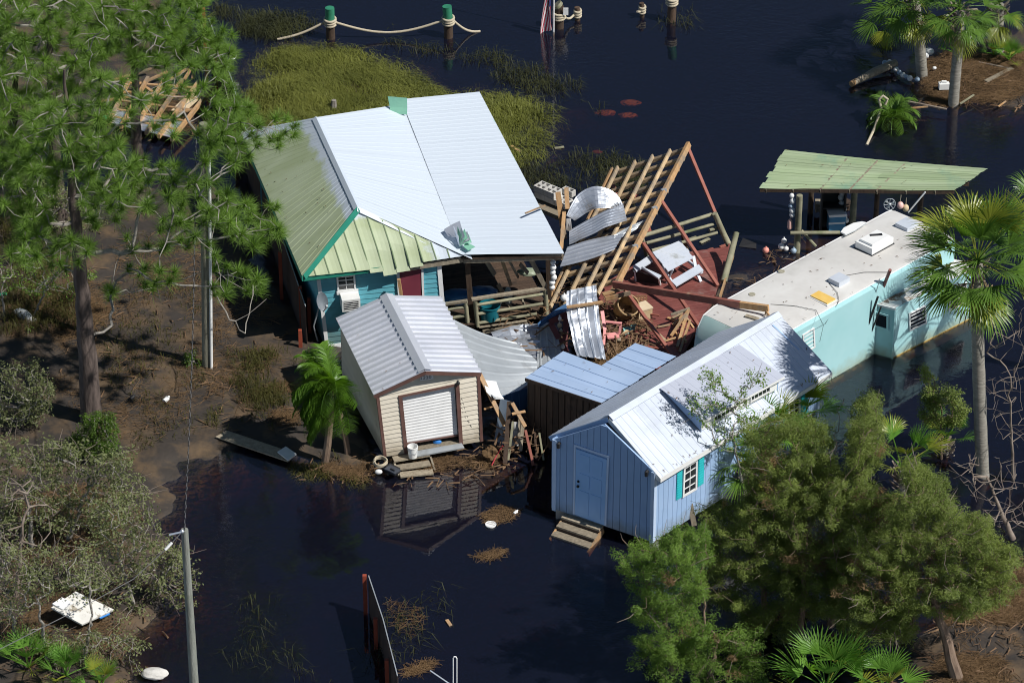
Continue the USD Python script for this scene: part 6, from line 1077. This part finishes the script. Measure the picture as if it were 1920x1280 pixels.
def feather(rng, root, d, L, droop, m=30, wl=.46, w=.026):
    mb = MB(); n = 14; p = [np.asarray(root, float)]; dv = nrm(d)
    for k in range(n): dv = nrm(dv-A(0, 0, droop*(k+1)/n*.35)); p.append(p[-1]+dv*L/n)
    p = np.array(p); mb.tube(p, np.linspace(.022, .005, n+1), 5, cap=False)
    for k in range(m):
        s = .14+.85*k/(m-1); i = min(int(s*n), n-1); f = s*n-i; c = p[i]*(1-f)+p[i+1]*f; t = nrm(p[i+1]-p[i]); side = nrm(np.cross(t, A(0, 0, 1))); l = wl*math.sin(math.pi*(.12+.80*s))**.6*rng.uniform(.9, 1.1)
        for q in (-1, 1):
            v = nrm(side*q+t*.75+A(0, 0, rng.normal(.25, .12))); v2 = nrm(v-A(0, 0, .45)); ww = nrm(np.cross(v, side*q+A(.3, .2, 1)))*w/2; e1_ = c+v*l*.55; e2_ = e1_+v2*l*.45; mb.add([c-ww, c+ww, e1_+ww, e1_-ww, e2_], [[0, 1, 2, 2], [0, 2, 3, 3], [3, 2, 4, 4]])
    return mb
rng = np.random.default_rng(131)
def feather_palm(lab, base, top, nf, L, seed, r, cat='palm', leaf=feather_l, low=-.1, m=30, aim=None):
    rng = np.random.default_rng(seed); T = Thing('feather_palm', lab, cat, base); n = 14; t = np.linspace(0, 1, n)[:, None]
    if r: T.add('trunk', MB().tube(base-A(0, 0, .3)*(1-t)+(top-base)*t+np.column_stack([.03*np.sin(5*t[:, 0]), 0*t[:, 0], 0*t[:, 0]]), r*(1.1-.2*t[:, 0]), 9), bark_c, smooth=30)
    for k in range(nf):
        f = k/(nf-1); el = 1.25-(1.25-low)*f; a = (k*2.39996 if aim is None else aim[0]+rng.uniform(-aim[1], aim[1])); T.add('frond', feather(rng, top, A(math.cos(a)*math.cos(el), math.sin(a)*math.cos(el), math.sin(el)), L*rng.uniform(.85, 1.1), rng.uniform(.6, 1.0), m), leaf)
b = P(606, 862, .1); feather_palm('bright green feather palm left of the cream shed', b, up((626, 724), b), 46, 1.4, 132, .10, low=-.55, aim=(3.4, 1.9), m=38)
b = P(652, 850, .1); feather_palm('second stem of feather palm tight against the cream shed', b, up((640, 775), b), 9, 1.2, 133, .08, low=.0, aim=(3.6, .9), m=34)
b = P(1672, 236, -.05); feather_palm('low cycad like palm growing out of the water left of the island', b, b+A(0, 0, .3), 18, 1.0, 134, 0, low=.05, leaf=palm_l, m=24)
# ---------------- poles, wires, rope fence, flag, debris
rg = np.random.default_rng(77)
b = P(388, 690, .1); t = up((383, 262), b); UP = Thing('utility_pole', 'weathered utility pole with a white conduit beside the muddy drive', 'pole', b); UP.add('pole', MB().tube([b-A(0, 0, .3), (b+t)/2, t+A(0, 0, .5)], [.145, .13, .12], 12), mat('pole_wood', (.17, .16, .12), (.26, .25, .19), .9, 4, (3, 3, .4), bump=.4), smooth=50)
o = A(.14, -.14, 0); UP.add('conduit', MB().tube([b+o, t+o], .045, 9), white_pl, smooth=50); UP.add('meter_box', MB().box(up((384, 334), b)+A(.0, -.2, 0), (.10, .08, .16)), galv_d); UP.add('ground_wire', MB().tube([b+A(.18, -.1, .02), b+A(.5, -.1, .05), P(410, 672, .12), P(425, 660, .14)], .02, 5), white_pl)
b2 = P(371, 1395, .05); t2 = up((346, 992), b2); FP_ = Thing('utility_pole', 'grey green utility pole leaning in the foreground at the lower left', 'pole', b2); FP_.add('pole', MB().tube([b2-A(0, 0, .4), b2*.5+t2*.5, t2], [.125, .105, .085], 14), mat('pole_wood_grey', (.17, .18, .155), (.27, .28, .245), .9, 4, (4, 4, .4), bump=.5, c3=(.12, .15, .09), s3=.8), smooth=50)
FP_.add('pole_top_fitting', MB().tube([t2+A(-.05, -.1, 0), t2+A(-.35, -.15, -.05)], .025, 6).ball(t2+A(-.05, -.08, .0), .05, 1), galv)
w0 = t2+A(0, -.05, .02); w1 = up((362, 555), b); w2 = t+A(-.2, 0, .45); wp = [w0*(1-s)+w2*s-A(0, 0, .9*math.sin(math.pi*s)) for s in np.linspace(0, 1, 40)]
def twisted(p, r, turns, off): th = np.linspace(0, turns*2*np.pi, len(p)); return [q+off*A(math.cos(a), 0, math.sin(a)) for q, a in zip(p, th)]
fine = [w0*(1-s)+w2*s-A(0, 0, .9*math.sin(math.pi*s)) for s in np.linspace(0, 1, 260)]
WR = Thing('service_cable', 'twisted black and grey service cable rising from the front pole to the drive pole', 'cable', w0); WR.add('cable', MB().tube(twisted(fine, .016, 40, .014), .009, 5), black); WR.add('cable', MB().tube(twisted(fine, .016, 40, -.014), .007, 5), mat('cable_grey', (.12, .12, .12), (.16, .16, .16), .6, 3))
gw = [t2+A(-.05, -.1, 0), Q(310, 1030, t2[1]-.3), Q(250, 1085, t2[1]-.8), Q(150, 1140, t2[1]-1.8), Q(0, 1216, t2[1]-3.5), Q(-200, 1290, t2[1]-6)]
GW = Thing('guy_wire', 'grey wire running from the front pole down to the left edge', 'wire', gw[0]); GW.add('wire', MB().tube(gw, .009, 5), mat('cable_grey', (0,)*3)); GW.add('insulator', MB().tube([gw[1]*.6+gw[0]*.4, gw[1]], .035, 6), white_pl)
# posts and heavy rope round the yard
RP = []
def rope_post(px, top, r, lab, m, wr=True, hc=.5):
    p = P(*px, 0); q = up(top, p); T = Thing('rope_post', lab, 'post', p, 'rope fence posts standing in the flood'); h = q[2]; k = hc
    T.add('post', MB().tube([p-A(0, 0, .5), p+A(0, 0, h*k)], r, 11), wood_d, smooth=50); T.add('painted_top', MB().tube([p+A(0, 0, h*k), q], r*1.02, 11), m, smooth=50)
    z = h*.55
    if wr:
        for j in range(3): T.add('rope_turn', MB().tube([p+A(1.18*r*math.cos(a), 1.18*r*math.sin(a), z+.09*(j-1)+.03*math.sin(a)) for a in np.linspace(0, 2*np.pi, 17)], .045, 6, cap=False), rope_m, smooth=True)
    RP.append(p+A(0, 0, z)); return T
rope_post((620, 72), (618, 15), .155, 'green topped rope post left of the house ridge', post_g); rope_post((841, 70), (838, 12), .155, 'green topped rope post above the white roof', post_g); rope_post((1048, 52), (1044, 8), .17, 'grey rope post just right of the flag', wood_l, hc=.9); rope_post((1083, 38), (1082, 14), .09, 'short dark stake right of the flag post', wood_d, wr=True)
rope_post((1204, 32), (1203, 6), .08, 'thin dark stake near the top edge', wood_d); rope_post((1259, 40), (1265, -30), .15, 'green topped rope post cut by the top edge', post_g)
def swag(a, b, sag, lab, n=16): single('rope', MB().tube([a*(1-s)+b*s-A(0, 0, sag*math.sin(math.pi*s)) for s in np.linspace(0, 1, n)], .042, 7), rope_m, lab, 'rope', smooth=True)
swag(P(520, 74, .05), RP[0]+A(-.15, 0, 0), .10, 'heavy rope rising out of the grass to the left green post'); swag(RP[0]+A(.15, -.05, 0), RP[1]+A(-.15, 0, 0), .42, 'heavy rope hanging slack between the two green topped posts'); swag(RP[1]+A(.15, 0, 0), P(900, 59, .0), .16, 'heavy rope dropping from the second green post into the water')
swag(RP[2]+A(.15, 0, -.05), RP[3]+A(-.08, 0, 0), .15, 'short rope between the flag post and the dark stake'); swag(P(1195, 22, .3), RP[4], .05, 'rope end at the thin stake by the top edge'); swag(P(420, 108, .05), P(520, 74, .05), .0, 'pale rope half hidden in the grass beyond the fence') if 0 else None
single('notice_board', MB().box(up((1055, 17), P(1050, 52, 0))+A(.1, -.2, 0), (.17, .03, .26)), white_p, 'small white notice on the grey rope post by the flag', 'notice')
# flag hanging from a thin pole
pb = P(1038, 60, 0); FL = Thing('flag', 'striped red and white flag hanging limp from a thin white pole', 'flag', pb); FL.add('pole', MB().tube([pb-A(0, 0, .5), pb+A(0, 0, 4.5)], .028, 8), white_pl)
rows = 13; L0 = 1.5; red_f = mat('flag_red', (.35, .03, .06), (.42, .05, .08), .8, 5); wht_f = mat('flag_white', (.72, .71, .70), (.66, .65, .64), .8, 5); blu_f = mat('flag_blue', (.02, .03, .12), (.03, .04, .16), .8, 5)
ftop = Q(1036, -22, pb[1]-.05)
def fpt(u, v): # u across the stripes (0..1), v along the hang
    return ftop+A(-.02-.42*u*(.35+.65*v)-.05*math.sin(7*u+3*v), -.06*math.sin(9*u)-.03, -L0*v-.25*u*v)
for k in range(rows):
    g_ = [[fpt(k/rows, v), fpt((k+.5)/rows, v), fpt((k+1)/rows, v)] for v in np.linspace(0 if k > 6 else .0, 1, 10)]; FL.add('stripe', MB().grid(g_, .004), red_f if k % 2 == 0 else wht_f)
FL.add('canton', MB().grid([[fpt(u, v)+A(0, -.02, 0) for u in np.linspace(0, .55, 6)] for v in np.linspace(0, .42, 6)], .004), blu_f)
# wreck of a timber roof panel under the pines
RF_ = Thing('roof_wreck', 'upturned roof panel of yellow rafters and silver sheets floating under the pines', 'roof panel', P(300, 230, .1)); fr3 = Face(P(205, 233, .22), P(325, 262, .22), P(405, 160, .38), P(245, 150, .38))
for k in range(5): mb = MB(); fr3.box(mb, k/5+.005, (k+1)/5-.03, .02, .30, .0, .02); x, h = ribs(0, 1, 1.0, .22, .03, .015); RF_.add('roof_panel', mb, galv)
for k in range(6): RF_.add('rafter', MB().beam(fr3.pt(min(1, k/5+.0), -.04, .08), fr3.pt(min(1, k/5), 1.02, .08), .10, .14, fr3.n), wood_o)
for v in (.16, .32, .52, .72, .92): RF_.add('batten', MB().beam(fr3.pt(0, v, .02), fr3.pt(1, v, .02), .09, .04, fr3.n), wood_o)
single('plywood_sheet', Face(P(321, 207, .3), P(348, 208, .3), P(403, 158, .45), P(370, 158, .45)).prof(MB(), [0, 1], [0, 0], thick=.03), mat('plywood', (.55, .43, .27), (.62, .5, .33), .7, 3), 'tan plywood sheet lying on the wrecked roof panel by the fence', 'plywood')
for k, (x, y, z, th, L, lab) in enumerate(((215, 150, .3, .5, 1.3, 'long yellow timber at the back left of the flooded roof wreck'), (232, 165, .3, 1.2, .8, 'short yellow timber left of the wreck middle'), (262, 158, .35, .7, 1.1, 'yellow timber across the top of the roof wreck'), (285, 172, .3, 2.3, .7, 'broken yellow timber in the wreck middle'),
    (318, 150, .4, .9, .9, 'yellow timber stub at the wreck top toward the fence'), (345, 150, .4, 1.3, .8, 'upright looking yellow timber beside the plywood sheet'), (330, 212, .3, .3, .6, 'splintered yellow timber below the plywood sheet'), (190, 190, .2, .2, 1.0, 'yellow timber off the left end of the wreck'), (362, 148, .4, 1.6, .6, 'yellow timber just above the plywood sheet'))):
    a = P(x, y, z); single('yellow_timber', MB().beam(a, a+A(math.cos(th), math.sin(th), .08)*L, .10, .05), wood_o, lab, 'timber', 'broken timbers by the wrecked roof panel')
single('green_bucket_shard', lump(P(198, 222, .2), .14, (1.2, .7, .6), 4), mat('shard_green', (.02, .35, .16), (.03, .42, .2), .4, 3), 'bright green plastic shard at the left end of the wrecked roof panel', 'plastic shard', smooth=60)
single('green_bag', lump(P(6, 552, .2), .12, (1.2, .7, .6), 6), mat('shard_green', (0,)*3), 'green plastic bag at the left edge in the undergrowth', 'bag', smooth=60)
# white tub half on the bank at left
c = P(44, 594, .2); TB = Thing('boat_fender', 'white curved plastic piece of a tub lying on the straw at the left edge', 'plastic piece', c); G = []
for s in np.linspace(-1, 1, 15): r = .17*(1-.55*abs(s)**2.2); ctr = c+nrm(P(66, 602, .2)-P(22, 584, .2))*s*.38+A(0, 0, .05*(1-s*s)); G.append([ctr+A(.2*math.sin(a)*r, -math.cos(a)*r, math.sin(a)*r) for a in np.linspace(-.3, 3.3, 11)])
TB.add('shell', MB().grid(np.array(G), .02), white_pl, smooth=50); TB.add('end_cap', MB().ball(P(67, 600, .22), .06, 2, (1, 1, .8)), white_pl); TB.add('rim', MB().tube([g[0] for g in G], .02, 6), white_pl)
# white board with blue edge at lower left
WB = Thing('white_board', 'dirty white board with a blue end lying among shrubs at the lower left', 'board', P(155, 1145, .2)); f_ = Face(P(154, 1170, .5), P(214, 1142, .5), P(142, 1108, .75), P(96, 1138, .75)); mb = MB(); f_.box(mb, 0, 1, 0, 1, -.05, 0); WB.add('board', mb, mat('stained_white', (.74, .73, .69), (.62, .60, .55), .7, 2.5, c3=(.30, .26, .2), s3=3, lo3=.55, hi3=.62)); mb = MB(); f_.box(mb, .55, .85, -.03, 0.0, -.09, -.052); WB.add('blue_edge', mb, mat('bright_blue', (0,)*3)); mb = MB(); f_.box(mb, .1, .5, .72, 1.05, .005, .05); WB.add('torn_flap', mb, white_p)
single('grey_slab', MB().add(*lump(P(290, 1262, .15), .35, (1, .6, .35), 12, .2)), conc, 'pale grey lump of concrete at the bottom edge by the shrubs', 'concrete lump', smooth=40)
single('boards_by_drive', MB().prism([P(404, 820, .14), P(425, 808, .14), P(556, 852, .12), P(540, 866, .10)], (0, 0, .03)), wood_g, 'long grey board lying wet at the lower end of the drive', 'board'); single('white_panel_end', MB().prism([P(520, 848, .16), P(536, 838, .16), P(556, 852, .16), P(540, 864, .16)], (0, 0, .03)), white_p, 'whitish broken panel end on the long grey board', 'panel')
for k, (px, lab, m, r) in enumerate((((312, 748), 'small white can lying on the muddy drive', white_pl, .07), ((248, 745), 'dark bottle on the muddy drive', black, .06), ((920, 983), 'round white lid floating in front of the steps', white_pl, .14), ((967, 960), 'small white bottle caught in the reed raft', white_pl, .05), ((434, 102), 'white pipe elbow at the far fence corner', white_pl, .12))):
    c = P(*px, .2 if k < 2 else (.03 if k < 4 else .5))
    if k == 2: T = Thing('lid', lab, 'lid', c); T.add('disc', MB().tube([c-A(0, 0, .02), c+A(0, 0, .015)], r, 20), m); T.add('rim', MB().tube([c+A(r*math.cos(a), r*math.sin(a), .015) for a in np.linspace(0, 2*np.pi, 21)], .012, 5), m)
    else:
        d = A(.5, .8, .15) if k != 4 else A(.4, -.9, .2); d = nrm(d); single(['can', 'bottle', 'lid', 'bottle', 'pipe'][k], MB().tube([c-d*r*1.6, c+d*r*.8, c+d*r*1.1, c+d*r*1.9], [r, r, r*.55, r*.45] if k != 4 else [r, r, r, r], 10), m, lab, ['can', 'bottle', 'lid', 'bottle', 'pipe'][k], smooth=40)
# antenna at the bottom edge
c = P(850, 1290, .5); AN = Thing('roof_antenna', 'thin white looped antenna rising at the bottom edge', 'antenna', c); q0_, q1_ = up((853, 1232), c), up((853, 1290), c)
AN.add('loop', MB().tube([q1_-A(.045, 0, 0), q0_-A(.045, 0, .02), q0_-A(.02, 0, -.03), q0_+A(.02, 0, .03), q0_+A(.045, 0, -.02), q1_+A(.045, 0, 0)], .016, 6), white_pl); AN.add('boom', MB().tube([up((806, 1256), c), up((850, 1286), c), c-A(0, 0, .5)], .02, 6), galv)
# log with rope, float chain and drift timber on the island
single('drift_log', MB().tube([P(1600, 156, .12), P(1640, 135, .2), P(1680, 118, .3)], [.09, .14, .13], 9), wood_g, 'grey drift log lying in the water off the palm island', 'log', smooth=50); single('log_end', MB().tube([P(1596, 158, .12), P(1606, 152, .13)], .10, 10), wood_o, 'pale sawn end of the drift log', 'log')
pts = [P(x, y, .18) for x, y in ((1659, 118), (1668, 116), (1675, 122), (1680, 130), (1686, 136), (1693, 141), (1699, 144), (1706, 147), (1720, 149))]; floats(0, pts, .085, 'curved chain of pale floats draped over the drift log', None, [mat('blue_grey_float', (0,)*3), white_pl])
jg = Thing('white_jug', 'white plastic jug lying on the island straw', 'jug', P(1770, 161, .2)); c = P(1770, 161, .22); jg.add('body', MB().box(c, (.34, .2, .2), .1), white_pl); jg.add('handle', MB().tube([c+A(-.1, 0, .1), c+A(-.08, 0, .18), c+A(.06, 0, .18), c+A(.08, 0, .1)], .02, 6), white_pl)
for k, (a, b_, w, m, lab) in enumerate((((1848, 153), (1898, 128), .16, wood_g, 'wide pale plank on the island by the right edge'), ((1835, 117), (1890, 128), .07, twig_m, 'long bent branch on the island behind the plank'), ((1800, 195), (1826, 178), .05, wood_l, 'pale branch by the water in front of the island'), ((1708, 203), (1740, 200), .05, wood_o, 'pale stick floating at the island tip'), ((1872, 200), (1886, 190), .04, wood_o, 'yellow lath on the island wrack'), ((1775, 205), (1700, 190), .06, twig_m, 'brown stick in the island wrack'))): single('drift_timber', MB().beam(P(*a, .2), P(*b_, .25), w, .04), m, lab, 'timber', 'driftwood on the palm island')
single('rope_hook', MB().tube([P(1625, 272, .0), P(1640, 240, .15), P(1645, 225, .3), up((1652, 202), P(1648, 222, .2)), up((1648, 186), P(1648, 222, .2)), up((1656, 180), P(1648, 222, .2)), up((1664, 186), P(1648, 222, .2)), up((1660, 196), P(1648, 222, .2))], .045, 7), rope_m, 'stiff looped rope rising beside the cycad like palm', 'rope', smooth=True)
bh = Thing('bird_box', 'small tan box on a post among the island palms', 'box', P(1822, 90, .1)); c = up((1825, 28), P(1822, 90, .1)); bh.add('box', MB().box(c, (.26, .2, .26), .2), mat('plywood', (0,)*3)); bh.add('roof', MB().box(c+A(0, 0, .15), (.32, .26, .03), .2), wood_g); bh.add('post', MB().beam(P(1822, 90, .0), c-A(0, 0, .13), .1, .1), wood_d)
for k, (px, r, lab) in enumerate((((1742, 97), .16, 'white jar lump under the shaded island palm'), ((1735, 105), .12, 'smaller white lump under the shaded island palm'), ((1752, 128), .07, 'white cup on the island wrack'))): single('white_lump', lump(P(*px, .2), r, (1, .8, .8), 14+k, .2, 2), white_p, lab, 'plastic', smooth=60)
single('stump', MB().tube([P(626, 210, .0), up((626, 188), P(626, 210, 0))], [.14, .08], 7), bark_s, 'grey split stump behind the left ridge of the house roof', 'stump')
for k, (px, L, lab) in enumerate((((975, 285), .45, 'pale plank floating beside the right roof edge'), ((1040, 278), .3, 'thin lath floating right of the pale plank'), ((845, 1172), .25, 'short stick at the bottom reed raft'), ((1815, 1150), .5, 'pale broken stick on the brown wrack at lower right'), ((1855, 1215), .6, 'upright pale stick in the wrack at lower right'))): a = P(*px, .1 if k > 2 else .02); th = (2.2, .2, 2.0, .5, 1.5)[k]; single('loose_stick', MB().beam(a, a+A(math.cos(th), math.sin(th), .05)*L, .09, .03), wood_o if k % 2 == 0 else wood_l, lab, 'stick')
for k, (px, r, lab) in enumerate((((1182, 194), .28, 'reddish rubble showing through the shallow water, the upper right piece'), ((1178, 217), .25, 'reddish rubble showing through the shallow water, the lower right piece'), ((1135, 212), .26, 'reddish rubble showing through the shallow water, the left piece'), ((1120, 285), .14, 'small brown lump just under the water beyond the roof frame'))): single('sunken_rubble', lump(P(*px, -.17), r, (1.2, .7, .3), 31+k, .35), mat('red_brick', (.42, .14, .07), (.5, .2, .1), .8, 5), lab, 'rubble', 'sunken rubble in the shallows', smooth=50)
# dim blue plank fence behind the front cedars
bf = Thing('plank_fence', 'dark blue plank fence hidden behind the lower right cedars', 'fence', P(1340, 1180, 0)); f_ = Face(P(1330, 1185, -.2), P(1460, 1150, -.2), P(1460, 1150, .75), P(1330, 1185, .75))
for k in range(14): mb = MB(); f_.box(mb, k/14+.004, (k+1)/14-.004, 0, 1-.02*(k % 3), -.02, 0); bf.add('plank', mb, mat('dark_blue_plank', (.03, .05, .08), (.05, .075, .11), .7, 3))

# leaves and twigs blown onto the roofs
def on_face(f, n, seed, u=(0, 1), v=(0, 1)):
    r = np.random.default_rng(seed); mb = MB(); out = []
    for k in range(n):
        p = f.pt(r.uniform(*u), r.uniform(*v), .035); th = r.uniform(0, 6.3); a = nrm(f.c[1]-f.c[0])*math.cos(th)+nrm(f.c[3]-f.c[0])*math.sin(th); L = r.uniform(.02, .07); b = nrm(np.cross(f.n, a))*r.uniform(.005, .014)
        out.append(([p-a*L, p+b, p+a*L, p-b+f.n*.01], [[0, 1, 2, 2], [0, 2, 3, 3]]))
    for o in out: mb.add(o[0], o[1])
    return mb
rl = MB()
for f, n, u, v in ((fkr, 50, (.02, .98), (.0, .08)), (fkr, 14, (0, 1), (0, 1)), (fd, 16, (0, 1), (0, 1)), (frl, 14, (0, 1), (0, 1)), (f1_, 14, (0, 1), (0, 1)), (fl, 26, (0, 1), (.0, .8)), (fv_top, 60, (.02, .98), (.03, .97)), (fcp, 20, (0, 1), (0, 1))): m_ = on_face(f, n, 7+n, u, v); rl.add(*m_.done())
single('roof_litter', rl, chip_m, 'scattered leaves and twigs blown onto the metal roofs', 'leaf litter', kind='stuff')
